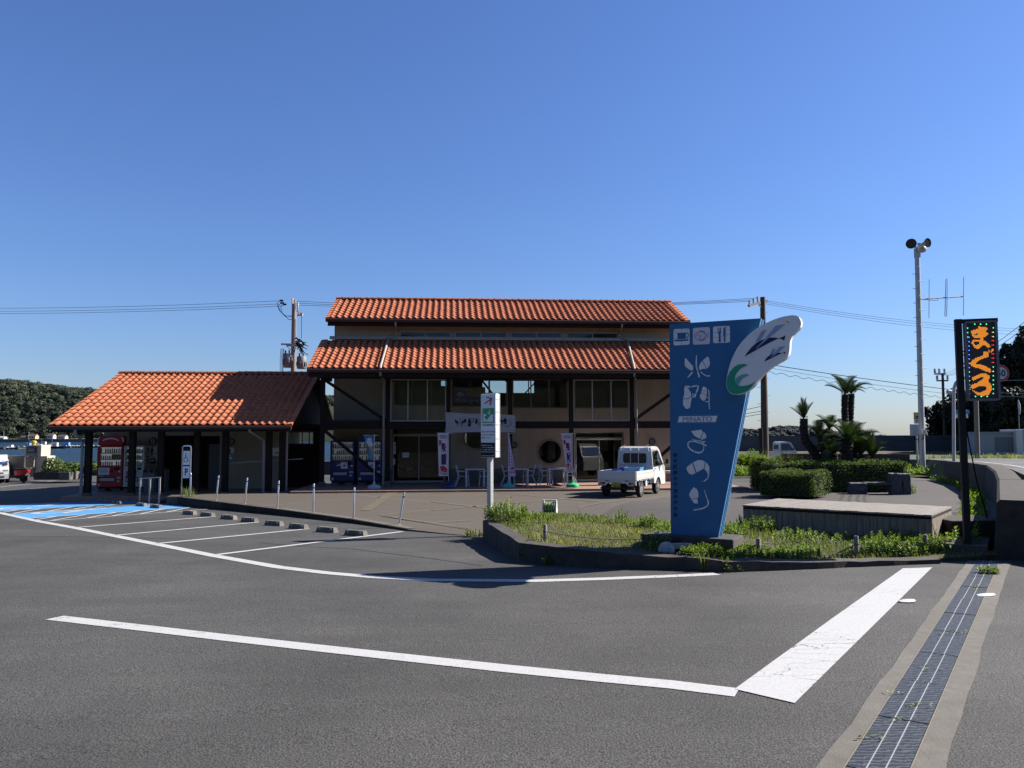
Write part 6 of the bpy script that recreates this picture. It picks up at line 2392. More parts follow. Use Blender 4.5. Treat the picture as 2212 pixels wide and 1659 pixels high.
decal(sgn, 'worn_patch', [('pale_concrete', [[(380, 1560), (395, 1545), (410, 1540), (425, 1548), (430, 1560), (415, 1578), (395, 1575)]])], QZ, .004)
# concrete foot
ft = MB('dark_concrete')
a, b = out[0], out[1]
ft.bbox((a[0] - .45, -.16, -.17), (b[0] + .28, .5, -.002), .02)
ft.build('foot', sgn)

# ---- floodlight at the foot of the sign
p = at(1440, 1188, 12.35)
t = thing('floodlight', 'round grey floodlight lying in the weeds at the foot of the blue sign', 'floodlight', (p.x, p.y, p.z), 0)
ax = Vector((-.35, -.9, .12)).normalized()
mb = MB('galv', smooth=True)
mb.lathe([(.07, -.22), (.10, -.12), (.115, -.02), (.13, 0), (.13, .03), (.112, .035)], (0, 0, 0), 20, tuple(ax))
mb.build('housing', t)
mb = MB('float', smooth=True)
mb.lathe([(.11, .03), (.08, .045), (.02, .05)], (0, 0, 0), 20, tuple(ax))
mb.build('lens', t)
mb = MB('galv')
mb.bbox((.06, .05, .0), (.42, .33, .10), .01)
mb.build('ballast_box', t)
mb = MB('orange', smooth=True)
mb.use('rubber')
mb.lathe([(.10, 0), (.10, .05), (.07, .06)], (.16, .18, .10), 16)
mb.build('junction_cap', t)

# ---- LED sign
LA = asph(2079, 1203)
LD = LA.y
LYAW = R(-16)
t = thing('led_sign', 'tall lit LED sign with amber hiragana and coloured border lamps on a black post', 'sign', (LA.x, LA.y, LA.z), LYAW)
LE = Vector((math.cos(LYAW), math.sin(LYAW), 0))
LN = Vector((math.sin(LYAW), -math.cos(LYAW), 0))
def lg(px, py, off=0.0):
    p = onplane(px, py, LA + LN * off, LN)
    d = p - LA
    return (d.dot(LE), -off, d.z)
LZ = cv(3740, 1240, .21696)
tp = lg(2070, 690)
mb = MB('black')
xa, xb = lg(2064.5, 720)[0], lg(2075.5, 720)[0]
xm = (xa + xb) / 2
mb.box((xm - .05, -.05, -.2), (xm + .05, .05, tp[2]))
mb.build('post', t)
mb = MB('black')
xr = lg(2154, 690)[0]
mb.box((xm + .05, -.04, tp[2] - .07), (xr, .04, tp[2] - .005))
mb.build('top_arm', t)
mb = MB('black')
for Y in (665, 727, 880, 965):
    z = lg(*LZ(240, Y))[2]
    mb.box((xm + .05, -.015, z - .008), (lg(*LZ(275, Y))[0], .015, z + .008))
mb.build('bracket', t)
c4 = [lg(*LZ(*p)) for p in ((262, 130), (858, 98), (888, 1552), (290, 1560))]
x0, x1 = (c4[0][0] + c4[3][0]) / 2, (c4[1][0] + c4[2][0]) / 2
z1, z0 = (c4[0][2] + c4[1][2]) / 2, (c4[2][2] + c4[3][2]) / 2
mb = MB('grey_paint')
fw = .034
def rr(x0, x1, z0, z1, r, n=4):
    o_ = []
    for cx_, cz_, a0 in ((x1 - r, z1 - r, 0), (x0 + r, z1 - r, 90), (x0 + r, z0 + r, 180), (x1 - r, z0 + r, 270)):
        o_ += [(cx_ + r * math.cos(R(a0 + 90 * k / n)), cz_ + r * math.sin(R(a0 + 90 * k / n))) for k in range(n + 1)]
    return o_
o1, o2 = rr(x0, x1, z0, z1, .035), rr(x0 + fw, x1 - fw, z0 + fw, z1 - fw, .01)
n = len(o1)
vs = [(x, -.07, z) for x, z in o1] + [(x, -.07, z) for x, z in o2] + [(x, -.03, z) for x, z in o2] + [(x, .06, z) for x, z in o1]
fs = [(i, (i + 1) % n, n + (i + 1) % n, n + i) for i in range(n)] + [(n + i, n + (i + 1) % n, 2 * n + (i + 1) % n, 2 * n + i) for i in range(n)] + [((i + 1) % n, i, 3 * n + i, 3 * n + (i + 1) % n) for i in range(n)] + [tuple(3 * n + i for i in reversed(range(n)))]
mb.add(vs, fs)
cas = mb.build('case', t)
mb = MB('led_face')
mb.poly([(x0 + .02, -.032, z0 + .02), (x1 - .02, -.032, z0 + .02), (x1 - .02, -.032, z1 - .02), (x0 + .02, -.032, z1 - .02)])
mb.build('display_face', cas, recalc=False)
L_MA = [[(385, 285), (505, 255), (505, 200), (550, 200), (560, 215), (625, 215), (680, 240), (685, 270), (640, 300), (710, 345), (640, 400), (605, 405), (605, 455), (660, 490), (720, 550), (738, 575), (690, 602), (640, 560), (590, 540), (555, 600), (500, 620), (440, 590), (410, 540), (385, 520), (400, 480), (430, 455), (545, 455), (545, 420), (440, 420), (410, 395), (405, 350), (385, 335)]]
L_MAH = [[(430, 362), (522, 330), (522, 350), (440, 378)], [(432, 490), (530, 485), (530, 540), (450, 545)]]
L_GU = [[(600, 670), (680, 668), (692, 690), (692, 760), (640, 780), (530, 820), (470, 870), (480, 890), (600, 910), (700, 960), (748, 990), (735, 1050), (650, 1020), (530, 970), (440, 950), (375, 915), (368, 870), (410, 820), (490, 775), (590, 740), (612, 710)], [(697, 630), (712, 640), (712, 690), (690, 690)],
        [(750, 618), (802, 618), (802, 640), (768, 648), (766, 692), (744, 690)]]
L_RO = [[(400, 1140), (500, 1090), (590, 1060), (650, 1065), (710, 1100), (720, 1150), (690, 1210), (740, 1250), (755, 1300), (750, 1380), (700, 1450), (600, 1470), (500, 1460), (450, 1410), (400, 1370), (410, 1362), (480, 1400), (560, 1402), (650, 1370), (670, 1320), (640, 1288), (560, 1290), (480, 1312), (420, 1345), (368, 1320), (400, 1270), (500, 1230), (600, 1160), (612, 1130), (560, 1130), (480, 1170), (430, 1190), (400, 1165)]]
def face_pt(X, Y):
    # the display rectangle 290..820 x 150..1530 maps to the face
    a = lg(*LZ(X, Y), .034)
    return a[0], a[2]
dots = MB('led')
def dot(mb, X, Y, r, off=.036):
    a, z = face_pt(X, Y)
    mb.add([(a + r * math.cos(k * math.pi / 3), -off - .004, z + r * math.sin(k * math.pi / 3)) for k in range(6)], [(0, 1, 2, 3, 4, 5)])
Xg = 372.0
while Xg < 805:
    Yg = 196.0
    while Yg < 1480:
        for lets, holes in ((L_MA, L_MAH), (L_GU, []), (L_RO, [])):
            if any(inside(Xg, Yg, p) for p in lets) and not any(inside(Xg, Yg, p) for p in holes):
                dot(dots, Xg, Yg, .0072)
                break
        Yg += 16.5
    Xg += 18.8
dots.build('amber_lamps', cas, kind='stuff', recalc=False)
mb = MB('led_g')
col = []
for Y in (240, 322, 402):
    dot(mb, 320, Y, .011)
for X in (450, 555, 662):
    dot(mb, X, 168, .011)
    dot(mb, X + 14, 1480, .011)
for Y in (235, 315, 395, 945, 1025, 1105, 1185, 1265, 1345, 1425):
    dot(mb, 787, Y, .010)
mb.use('led_b')
for k in range(14):
    if k in (8, 10, 12):
        mb.use('led_g')
    else:
        mb.use('led_b')
    dot(mb, 345 + k, 408 + 78.5 * k, .010)
mb.use('led_r')
for Y in (315, 390, 466, 547, 627, 706, 784, 862, 1025):
    dot(mb, 765, Y, .007)
for Y in (466, 547, 706, 784, 862):
    dot(mb, 790, Y, .008)
mb.build('border_lamps', cas, kind='stuff', recalc=False)
mb = MB('wire', smooth=True)
a, b = Vector(LA), at(2133, 1122, 14.3)
top = at(2083, 905, LD)
pts = [top, at(2094, 960, LD + .3), at(2110, 1040, LD + .7), at(2128, 1100, LD + 1.1), at(2133, 1122, LD + 1.3)]
mb.tube(pts, .011, 6)
o = mb.build('power_cable')
tag(o, 'thin dark cable leaning from the LED sign post to the concrete block', 'cable')
# ---- timber stage
ZD = .77
FL, FRt, BR_, BL_ = onz(1604, 1090.5, ZD), onz(2013, 1112.7, ZD), onz(2034, 1094, ZD), onz(1668, 1076, ZD)
de = (FRt - FL)
dl = de.length
de.normalize()
dperp = Vector((-de.y, de.x, 0))
dw = ((BR_ - FRt).dot(dperp) + (BL_ - FL).dot(dperp)) / 2
t = thing('timber_stage', 'low rectangular stage of weathered grey boards beside the grassy bed', 'stage', tuple(FL), math.atan2(de.y, de.x))
n = 26
pw = dl / n
for i in range(n):
    mb = MB('deck')
    j = random.uniform(-.006, .006)
    mb.box((i * pw + .004, -.03 + j, -.030 + random.uniform(0, .004)), ((i + 1) * pw - .004, dw + .03 + j, random.uniform(-.003, .004)))
    mb.build('top_plank', t)
mb = MB('lamp_red')
mb.use('timber')
mb.box((.01, .0, -.075), (dl - .01, dw, -.034))
mb.build('frame', t)
n = 30
pw = dl / n
for i in range(n):
    mb = MB('deck_side')
    mb.box((i * pw + .003, .012 + random.uniform(0, .005), -.50 + random.uniform(0, .02)), ((i + 1) * pw - .003, .035, -.076))
    mb.build('front_plank', t)
n = 15
pw = dw / n
for i in range(n):
    mb = MB('deck_side')
    mb.box((dl - .035, i * pw + .003, -.50), (dl - .012 + random.uniform(0, .004), (i + 1) * pw - .003, -.076))
    mb.build('side_plank', t)
mb = MB('black')
mb.box((.06, .06, -.5), (dl - .06, dw - .03, -.08))
mb.build('core', t)

# ---- hedges
def hedge(name, label, p0, p1, depth, h, zb, dens, ls, seedv, tuft=True):
    random.seed(seedv)
    e = Vector((p1.x - p0.x, p1.y - p0.y, 0))
    L = e.length
    t = thing(name, label, 'hedge', (p0.x, p0.y, zb), math.atan2(e.y, e.x))
    mb = MB('hedge')
    def bump(a, b):
        return .05 * math.sin(a * 5 + seedv) + .04 * math.sin(b * 7 + a * 3)
    faces = ((L * h, 'f'), (L * depth, 't'), (depth * h, 'l'), (depth * h, 'r'), (L * h * .3, 'b'))
    for area, k in faces:
        for i in range(int(area * dens)):
            a, b, d_ = random.random(), random.random(), random.uniform(-.10, .03)
            if k == 'f':
                p, nrm = (a * L, -d_ - bump(a * L, b * h), b * h), (0, -1, .2)
            elif k == 'b':
                p, nrm = (a * L, depth + d_, h * (.7 + .3 * b)), (0, 1, .2)
            elif k == 't':
                p, nrm = (a * L, b * depth, h + d_ + bump(a * L, b * depth)), (0, 0, 1)
            elif k == 'l':
                p, nrm = (-d_ - bump(a * depth, b * h), a * depth, b * h), (-1, 0, .2)
            else:
                p, nrm = (L + d_ + bump(a * depth, b * h), a * depth, b * h), (1, 0, .2)
            mb.tint = min(1, max(0, random.gauss(.45, .2)))
            leaf(mb, p, Vector(nrm) + rnd_dir() * .8, ls * random.uniform(.6, 1.4))
    mb.build('foliage', t, recalc=False)
    mb = MB('bark')
    mb.box((.10, .10, 0), (L - .10, depth - .10, h - .10))
    mb.build('inner_twigs', t)
    return t
hedge('clipped_hedge', 'square clipped green hedge block behind the left end of the timber stage', terr(1642, 1075.5), terr(1764, 1079.5), 1.75, .80, .1, 1100, .062, 5)
hedge('clipped_hedge', 'long clipped hedge round the foot of the palm clump, behind the stone bench', terr(1660, 1064), terr(1962, 1063), 2.4, 1.08, .05, 520, .085, 6)

# ---- stone bench
p0, p1 = terr(1368, 0) if False else terr(1843, 1067), terr(1942, 1068)
e = (p1 - p0)
e.z = 0
L = e.length
t = thing('stone_bench', 'grey stone bench with rough granite ends in front of the long hedge', 'bench', tuple(p0), math.atan2(e.y, e.x))
random.seed(8)
def rough_block(lo, hi, amp=.02):
    bm = bmesh.new()
    bmesh.ops.create_cube(bm, size=1)
    bmesh.ops.subdivide_edges(bm, edges=bm.edges[:], cuts=3, use_grid_fill=True)
    vs = []
    bm.verts.index_update()
    for v in bm.verts:
        vs.append([lo[i] + (v.co[i] + .5) * (hi[i] - lo[i]) + random.uniform(-amp, amp) for i in range(3)])
    fs = [[v.index for v in f.verts] for f in bm.faces]
    bm.free()
    return vs, fs
mb = MB('granite')
mb.add(*rough_block((-.12, -.2, -.05), (.45, .3, .40), .03))
mb.build('left_support', t)
mb = MB('granite')
mb.bbox((.40, -.15, .34), (L - .28, .30, .43), .015)
mb.build('seat', t)
for k in range(2):
    mb = MB('granite')
    mb.add(*rough_block((L - .30 + .40 * k, -.22, -.05), (L + .07 + .28 * k, .28, .76 - .02 * k), .025))
    mb.build('tall_support', t)

# ---- cycads
def frond_mesh(droop, n=22):
    mb = MB('cycad')
    prev = None
    P = []
    for i in range(n + 1):
        f = i / n
        a = droop * f
        P.append(Vector((f * (1 - .25 * abs(droop) * f), 0, f * .25 - droop * .45 * f * f)))
    mb.tint = .8
    mb.tube(P, [.014 * (1 - .8 * i / n) for i in range(n + 1)], 4)
    for i in range(2, n + 1):
        f = i / n
        d = (P[min(i + 1, n)] - P[i - 1]).normalized()
        ll = .24 * (math.sin(math.pi * min(1, .12 + f * .95)) ** .6) + .02
        for s_ in (-1, 1):
            for k in range(2):
                q = P[i] - d * (.5 / n * k)
                tip = q + (Vector((0, s_, 0)) * .75 + d * .65 + Vector((0, 0, .28))) * ll
                w = d * .012
                mb.tint = random.uniform(.15, .8)
                mb.add([q - w, q + w, tip + w * .2, tip - w * .2], [(0, 1, 2, 3)])
    o = mb.build('frond', None, recalc=False)
    me = o.data
    bpy.data.objects.remove(o)
    return me
random.seed(9)
FM = [frond_mesh(d) for d in (.25, .75, 1.25, 1.7)]
def cycad(label, trunk, D, r, fr, n=14, up=.5, droop=(0, 1, 2), grp=None):
    pts = [at(x, y, D) for x, y in trunk]
    b = pts[0]
    t = thing('cycad_palm', label, 'palm', tuple(b), 0, grp)
    if r > 0:
        mb = MB('bark')
        loc = [p - b for p in pts]
        P, rs = [], []
        for i in range(len(loc) - 1):
            m_ = max(2, int((loc[i + 1] - loc[i]).length / .07))
            for k in range(m_):
                P.append(loc[i].lerp(loc[i + 1], k / m_))
        P.append(loc[-1])
        for i in range(len(P)):
            rs.append(r * (1.1 if i % 2 else .92) * (1.15 - .25 * i / len(P)))
        mb.tube(P, rs, 10)
        for i in range(len(P) * 14):
            k = random.randrange(len(P))
            a = random.uniform(0, 6.28)
            d = Vector((math.cos(a), math.sin(a), .35))
            p = P[k] + d * rs[k] * .85
            s_ = Vector((-d.y, d.x, 0)) * .035
            mb.add([p - s_, p + s_, p + d * .07 + Vector((0, 0, .04))], [(0, 1, 2)])
        mb.build('trunk', t, recalc=False)
    top = pts[-1] - b
    for i in range(n):
        az = i * 2.39996 + random.uniform(-.25, .25)
        el = random.choice(up) if isinstance(up, (list, tuple)) else up
        el = el + random.uniform(-.2, .2)
        o = link('frond', FM[random.choice(droop)], t)
        s_ = fr * 1.5 * random.uniform(.8, 1.12)
        o.location = top
        o.rotation_euler = (random.uniform(-.2, .2), -el, az)
        o.scale = (s_, s_, s_)
def cz(X, Y):
    return ((2850 + X * .4219) / 1.8228, (1450 + Y * .4219) / 1.8228)
CD = 31.5
cycad('single palm leaning left with an upright tuft, leftmost of the clump', [cz(905, 900), cz(840, 780), cz(760, 680), cz(745, 580), cz(747, 470)], CD, .165, .62, 8, [1.15, .95, .7], (0,))
cycad('short palm with a drooping crown between the leaning palm and the tall pair', [cz(975, 900), cz(930, 760), cz(895, 650)], CD + .6, .15, .75, 8, [.6, .3, .9], (1, 2))
cycad('mid-height palm with a few arched fronds behind the clump centre', [cz(1040, 890), cz(1010, 720), cz(985, 580)], CD + 1.0, .13, .72, 6, [1.1, .8], (1, 2))
cycad('tallest palm trunk of the clump, left one of the close pair', [cz(1142, 890), cz(1140, 600), cz(1128, 400), cz(1130, 245)], CD + .3, .135, .85, 7, [.75, .4, 1.0], (1, 2))
cycad('second tall palm trunk close on the right of the tallest', [cz(1160, 890), cz(1170, 600), cz(1185, 400), cz(1192, 240)], CD + .5, .125, .85, 6, [.7, .35, 1.0], (1, 2))
cycad('low broad palm with spreading arched fronds at the front of the clump', [cz(1150, 920), cz(1155, 800), cz(1160, 690)], CD - .8, .2, 1.0, 13, [.6, .3, .9, 1.1], (1, 2))
cycad('stemless young palm with upright fronds right of the clump', [cz(1275, 850), cz(1275, 830)], CD - .6, .12, .80, 9, [1.25, 1.0], (0, 0, 1))
cycad('small young palm with upright fronds, rightmost of the clump', [cz(1380, 860), cz(1382, 840)], CD - .6, .12, .80, 9, [1.1, .8], (0, 1))

cycad('dark low palm filling the left foot of the clump', [cz(1010, 920), cz(1005, 790)], CD - .3, .15, .8, 12, [.5, .2, .9], (1, 2, 3))
cycad('dark low palm filling the right foot of the clump, behind the broad one', [cz(1215, 920), cz(1215, 760)], CD + .2, .15, .8, 12, [.5, .2, .9], (1, 2, 3))
# ---- grass and weeds on the bed
def blade(mb, p, h, lean, w=.006, seg=2):
    d = Vector((math.cos(lean), math.sin(lean), 0))
    s_ = Vector((-d.y, d.x, 0)) * w
    b = random.uniform(.2, .9) * h
    P = [p, p + Vector((0, 0, h * .6)) + d * b * .25, p + Vector((0, 0, h * .95)) + d * b * .75]
    mb.add([P[0] - s_, P[0] + s_, P[1] + s_ * .8, P[1] - s_ * .8, P[2]], [(0, 1, 2, 3), (3, 2, 4)])
random.seed(14)
def in_bed(x, y):
    return inside(x, y, bed2)
xs_ = [p[0] for p in bed2]
ys_ = [p[1] for p in bed2]
gm = MB('grassm')
cnt = 0
def pat(x, y):
    return .5 + .5 * math.sin(x * 1.7 + 1.3 * math.sin(y * 1.1)) * math.cos(y * 1.9 + .7 * x)
while cnt < 17000:
    x, y = random.uniform(min(xs_), max(xs_)), random.uniform(min(ys_), max(ys_))
    if not in_bed(x, y):
        continue
    if random.random() > .35 + .65 * pat(x * 1.6 + 1, y * 1.4):
        continue
    h = random.uniform(.03, .10) * (.5 + .9 * pat(x, y))
    gm.tint = min(1, max(0, .25 + .55 * pat(x * .7 + 3, y * .8) + random.uniform(-.25, .25)))
    blade(gm, Vector((x, y, Zb(x, y) - .005)), h, random.uniform(0, 6.28), random.uniform(.004, .008))
    cnt += 1
gm.build('grass', kind='stuff', recalc=False)
def weed_stem(mb, p, h, ll=.10, n=14, tw=.28):
    tilt = Vector((random.uniform(-.2, .2), random.uniform(-.2, .2), 1)).normalized()
    t0 = random.uniform(.25, .75)
    top = p + tilt * h
    mb.tint = .3
    mb.tube([p, p.lerp(top, .5), top], [.004, .0035, .002], 3, False)
    for i in range(n):
        f = .15 + .85 * (i / (n - 1)) ** .8
        q = p.lerp(top, f)
        a = i * 2.4 + random.uniform(-.3, .3)
        el = .2 + .9 * f
        d = Vector((math.cos(a) * math.cos(el), math.sin(a) * math.cos(el), math.sin(el)))
        L_ = ll * (1.1 - .45 * f) * random.uniform(.8, 1.2)
        s_ = Vector((-math.sin(a), math.cos(a), 0)) * L_ * tw * .5
        mid = q + d * L_ * .5 + Vector((0, 0, .01))
        tip = q + d * L_ - Vector((0, 0, L_ * .2))
        mb.tint = min(1, max(0, t0 + random.uniform(-.2, .25) + .2 * (f - .5)))
        mb.add([q, mid - s_, tip, mid + s_], [(0, 1, 2, 3)])
def weed_patch(mb, pxpoly, n, h, Z, ll=.10, k=14):
    P = [march(x, y, Z) for x, y in pxpoly]
    pl = [(p.x, p.y) for p in P]
    xs1, ys1 = [p[0] for p in pl], [p[1] for p in pl]
    c = 0
    tries = 0
    while c < n and tries < n * 60:
        tries += 1
        x, y = random.uniform(min(xs1), max(xs1)), random.uniform(min(ys1), max(ys1))
        if inside(x, y, pl):
            weed_stem(mb, Vector((x, y, Z(x, y))), h * random.uniform(.55, 1.25), ll, k)
            c += 1
random.seed(15)
wm = MB('weed')
weed_patch(wm, [(1830, 1198), (1920, 1172), (2010, 1165), (2040, 1195), (1960, 1206), (1880, 1204)], 300, .19, Zb)
weed_patch(wm, [(1980, 1190), (2000, 1150), (2075, 1150), (2060, 1200)], 110, .17, Zb)
weed_patch(wm, [(1470, 1200), (1560, 1192), (1640, 1195), (1640, 1208), (1560, 1210), (1490, 1206)], 170, .12, Zb)
weed_patch(wm, [(1640, 1210), (1640, 1195), (1770, 1190), (1770, 1208)], 90, .10, Zb)
weed_patch(wm, [(1388, 1185), (1420, 1150), (1450, 1150), (1450, 1195), (1400, 1200)], 70, .2, Zb)
weed_patch(wm, [(1560, 1160), (1600, 1135), (1620, 1150), (1600, 1170)], 70, .18, Zb)
weed_patch(wm, [(1205, 1125), (1250, 1118), (1440, 1135), (1440, 1150), (1300, 1135)], 60, .10, Zb)
weed_patch(wm, [(1640, 1175), (1700, 1155), (1840, 1168), (1830, 1180)], 60, .12, Zb)
weed_patch(wm, [(1090, 1140), (1130, 1115), (1200, 1120), (1190, 1135)], 70, .11, Zb)
wm.build('weeds', kind='stuff', recalc=False)
def clump(name, label, cat, px, py, Z, n, h, sp, kind='weed', ll=.10, k=14, D=None):
    p = march(px, py, Z) if D is None else at(px, py, D)
    t = thing(name, label, cat, tuple(p))
    mb = MB('weed' if kind == 'weed' else ('grassm' if kind == 'blade' else 'leaf'))
    for i in range(n):
        a, r = random.uniform(0, 6.28), sp * math.sqrt(random.random())
        q = Vector((math.cos(a) * r, math.sin(a) * r * .8, 0))
        if kind == 'blade':
            mb.tint = random.uniform(.1, .8)
            blade(mb, q, h * random.uniform(.5, 1.1), a + random.uniform(-.6, .6), .007)
        else:
            weed_stem(mb, q, h * random.uniform(.6, 1.2) * (1.1 - .5 * r / sp), ll, k)
    mb.build('foliage', t, recalc=False)
    return t
random.seed(16)
clump('leafy_shrub', 'bushy green shrub at the left corner of the grassy bed beside the evacuation sign pole', 'shrub', 1096, 1128, Zb, 70, .42, .48, ll=.12, k=18)
clump('weed_plant', 'tall weed at the back edge of the bed, above the long rope', 'weed', 1345, 1131, Zb, 10, .30, .12)
clump('weed_plant', 'leafy weed just left of the blue sign foot', 'weed', 1402, 1142, Zb, 26, .30, .18)
clump('weed_plant', 'small weed against the dark front of the kerb near its left bend', 'weed', 1142, 1212, Za, 16, .30, .22)
clump('weed_plant', 'low weed against the dark kerb right of the bend', 'weed', 1200, 1219, Za, 12, .16, .25)
clump('grass_tuft', 'drooping grass tuft hanging over the kerb below the floodlight', 'grass tuft', 1526, 1233, Za, 46, .34, .10, 'blade')
clump('weed_plant', 'round leafy weed at the kerb foot right of the drooping grass tuft', 'weed', 1572, 1234, Za, 22, .20, .16)
clump('grass_tuft', 'dry grass tuft at the foot of the wheelchair parking sign', 'grass tuft', 408, 1073, lambda x, y: 0.0, 50, .42, .22, 'blade')
clump('grass_tuft', 'grass tuft at the right foot of the stone bench', 'grass tuft', 1960, 1066, Zt, 60, .4, .3, 'weed')
clump('weed_plant', 'weed sprouting on the last drain plates near the sign post', 'weed', 2136, 1240, Za, 14, .10, .12)
clump('weed_plant', 'small green weed at the left bend of the terrace edge and the kerb', 'weed', 1022, 1160, Za, 14, .14, .2)
clump('weed_plant', 'leafy weeds at the left end of the timber stage', 'weed', 1640, 1150, Zb, 40, .30, .3, 'weed')
tm = MB('weed')
random.seed(17)
for px, py, n in ((2118, 1272, 26), (2060, 1372, 18), (2010, 1450, 14), (1985, 1530, 14), (1960, 1560, 10), (1880, 1600, 12), (1930, 1500, 8)):
    for i in range(n):
        p = asph(px + random.uniform(-28, 28), py + random.uniform(-5, 5))
        tm.tint = random.uniform(.2, .7)
        leaf(tm, p + Vector((0, 0, .022 + random.uniform(0, .012))), Vector((0, 0, 1)) + rnd_dir() * .6, .028)
tm.build('moss', kind='stuff', recalc=False)
# roadside verge weeds beyond the plaza
vm = MB('weed')
random.seed(18)
for i in range(700):
    px = random.choice((random.uniform(1560, 1700), random.uniform(1985, 2060), random.uniform(1700, 1985)))
    D = random.uniform(40.5, 46)
    x = zx(px, D)
    weed_stem(vm, Vector((x, D, .0 if D < 41.5 else -.1)), random.uniform(.25, .6), .26, 10, .35)
vm.build('verge_weeds', kind='stuff', recalc=False)
m = MB('verge')
m.poly([(4, 39.8, .03), (22, 39.8, .03), (23, 48, -.12), (4, 48, -.12)])
struct(m, 'verge')
random.seed(19)
clump('reed_grass', 'tall bright reed grass standing left of the palm clump', 'grass tuft', 1690, 1012, Zt, 110, 1.0, .9, 'blade', D=37)
clump('roadside_bush', 'dark leafy bush left of the brown utility pole', 'bush', 1625, 1008, Zt, 80, .8, .8, ll=.3, k=12, D=42)
# bed by the retaining wall (shade plants)
sm_ = MB('weed')
random.seed(20)
for i in range(260):
    f = random.random()
    k = min(int(f * 5), 4)
    a, b = wl_top[k], wl_top[k + 1]
    p = a.lerp(b, f * 5 - k)
    d = (b - a).normalized()
    q = Vector((-d.y, d.x, 0)) * random.uniform(.25, .75)
    weed_stem(sm_, Vector((p.x + q.x, p.y + q.y, Zt(p.x, p.y))), random.uniform(.1, .3), .14, 9, .4)
sm_.build('wall_foot_weeds', kind='stuff', recalc=False)

# ---- rope fence
rp = [((1177.7, 1169), 1133, 'pale wooden rope post at the left of the bed'), ((1420, 1172), 1155, 'wooden rope post beside the floodlight'), ((1639, 1201), 1163, 'dark wooden rope post right of the blue sign'),
      ((1851, 1200), 1157.5, 'pale wooden rope post in front of the timber stage'), ((2000, 1193), 1155, 'leaning rope post among the bright weeds at right'), ((1089, 1112), 1090.5, 'small brown post behind the corner shrub')]
tops = []
for (b_, ty, lab) in rp:
    p = march(b_[0], b_[1], Zb)
    q = at(b_[0] - 1, ty, p.y)
    t = thing('rope_post', lab, 'post', tuple(p), 0, 'wooden posts of the rope fence')
    h_ = q.z - p.z
    mb = MB('deck' if 'pale' in lab else 'deck_side', smooth=True)
    mb.lathe([(.034, -.1), (.034, h_ - .01), (.028, h_)], (0, 0, 0), 10)
    mb.build('stake', t)
    mb = MB('rope', smooth=True)
    mb.lathe([(.036, h_ * .55), (.043, h_ * .6), (.036, h_ * .66)], (0, 0, 0), 10)
    mb.build('knot', t)
    tops.append(p + Vector((0, 0, h_ * .6)))
for i, (a, b, sag) in enumerate(((0, 1, .07), (1, 2, .05), (2, 3, .22), (3, 4, .10))):
    P = [tops[a].lerp(tops[b], k / 12) - Vector((0, 0, sag * 4 * (k / 12) * (1 - k / 12))) for k in range(13)]
    mb = MB('rope', smooth=True)
    mb.tube(P, .010, 6)
    o = mb.build('rope')
    tag(o, ['long grey rope from the left pale post to the floodlight', 'dark rope between the floodlight post and the dark post', 'slack rope in front of the timber stage', 'short rope ending in the bright weeds at right'][i], 'rope', 'ropes of the fence')

# ---- hose reel
p = march(1188, 1112, Zt)
p = at(1188, 1112, p.y)
t = thing('hose_reel', 'white hose reel with green and lime hose standing at the edge of the bed', 'hose reel', tuple(p), R(-12))
for s_ in (-.17, .17):
    mb = MB('white')
    mb.prism([(s_ - .02, -.16, 0), (s_ - .02, .16, 0), (s_ - .02, .05, .40), (s_ - .02, -.05, .40)], (.04, 0, 0))
    mb.build('side_frame', t)
mb = MB('white', smooth=True)
mb.tube([(-.17, 0, .39), (.17, 0, .39)], .018, 8)
mb.tube([(-.17, -.14, .03), (.17, -.14, .03)], .018, 8)
mb.build('handle', t)
for k in range(7):
    mb = MB('lime_hose' if k % 2 else 'green_hose', smooth=True)
    x = -.13 + .043 * k
    mb.tube([(x + .02 * math.sin(a * .5), .135 * math.cos(a * math.pi / 8), .20 + .135 * math.sin(a * math.pi / 8)) for a in range(17)], .017, 6)
    mb.build('hose_turn', t)
mb = MB('black', smooth=True)
mb.lathe([(.12, -.15), (.11, 0), (.12, .15)], (0, 0, .20), 14, (1, 0, 0))
mb.build('drum', t)
mb = MB('green_hose', smooth=True)
mb.tube([(.15, -.13, .1), (.24, -.15, .03), (.2, -.3, .012), (.05, -.28, .012)], .012, 6)
mb.build('hose_end', t)
# ---- pale litter on the asphalt
for px, py, L_, lab in ((1960, 1301, .20, 'small white scrap lying by the edge of the white band'), (2130, 1288, .24, 'white feather-like scrap lying on the drain plates')):
    p = asph(px, py)
    t = thing('white_scrap', lab, 'litter', tuple(p), .1)
    mb = MB('white', smooth=True)
    n = 8
    vs = []
    for i in range(n + 1):
        f = i / n
        w = .035 * math.sin(math.pi * min(1, .1 + f * .85)) + .004
        vs += [(L_ * (f - .5), -w * 1.6, .012 + .006 * f), (L_ * (f - .5), 0, .02 + .01 * math.sin(f * 3)), (L_ * (f - .5), w * 1.6, .013 + .02 * f)]
    mb.add(vs, [(3 * i + k, 3 * i + k + 1, 3 * i + k + 4, 3 * i + k + 3) for i in range(n) for k in (0, 1)])
    mb.build('scrap', t, recalc=False)

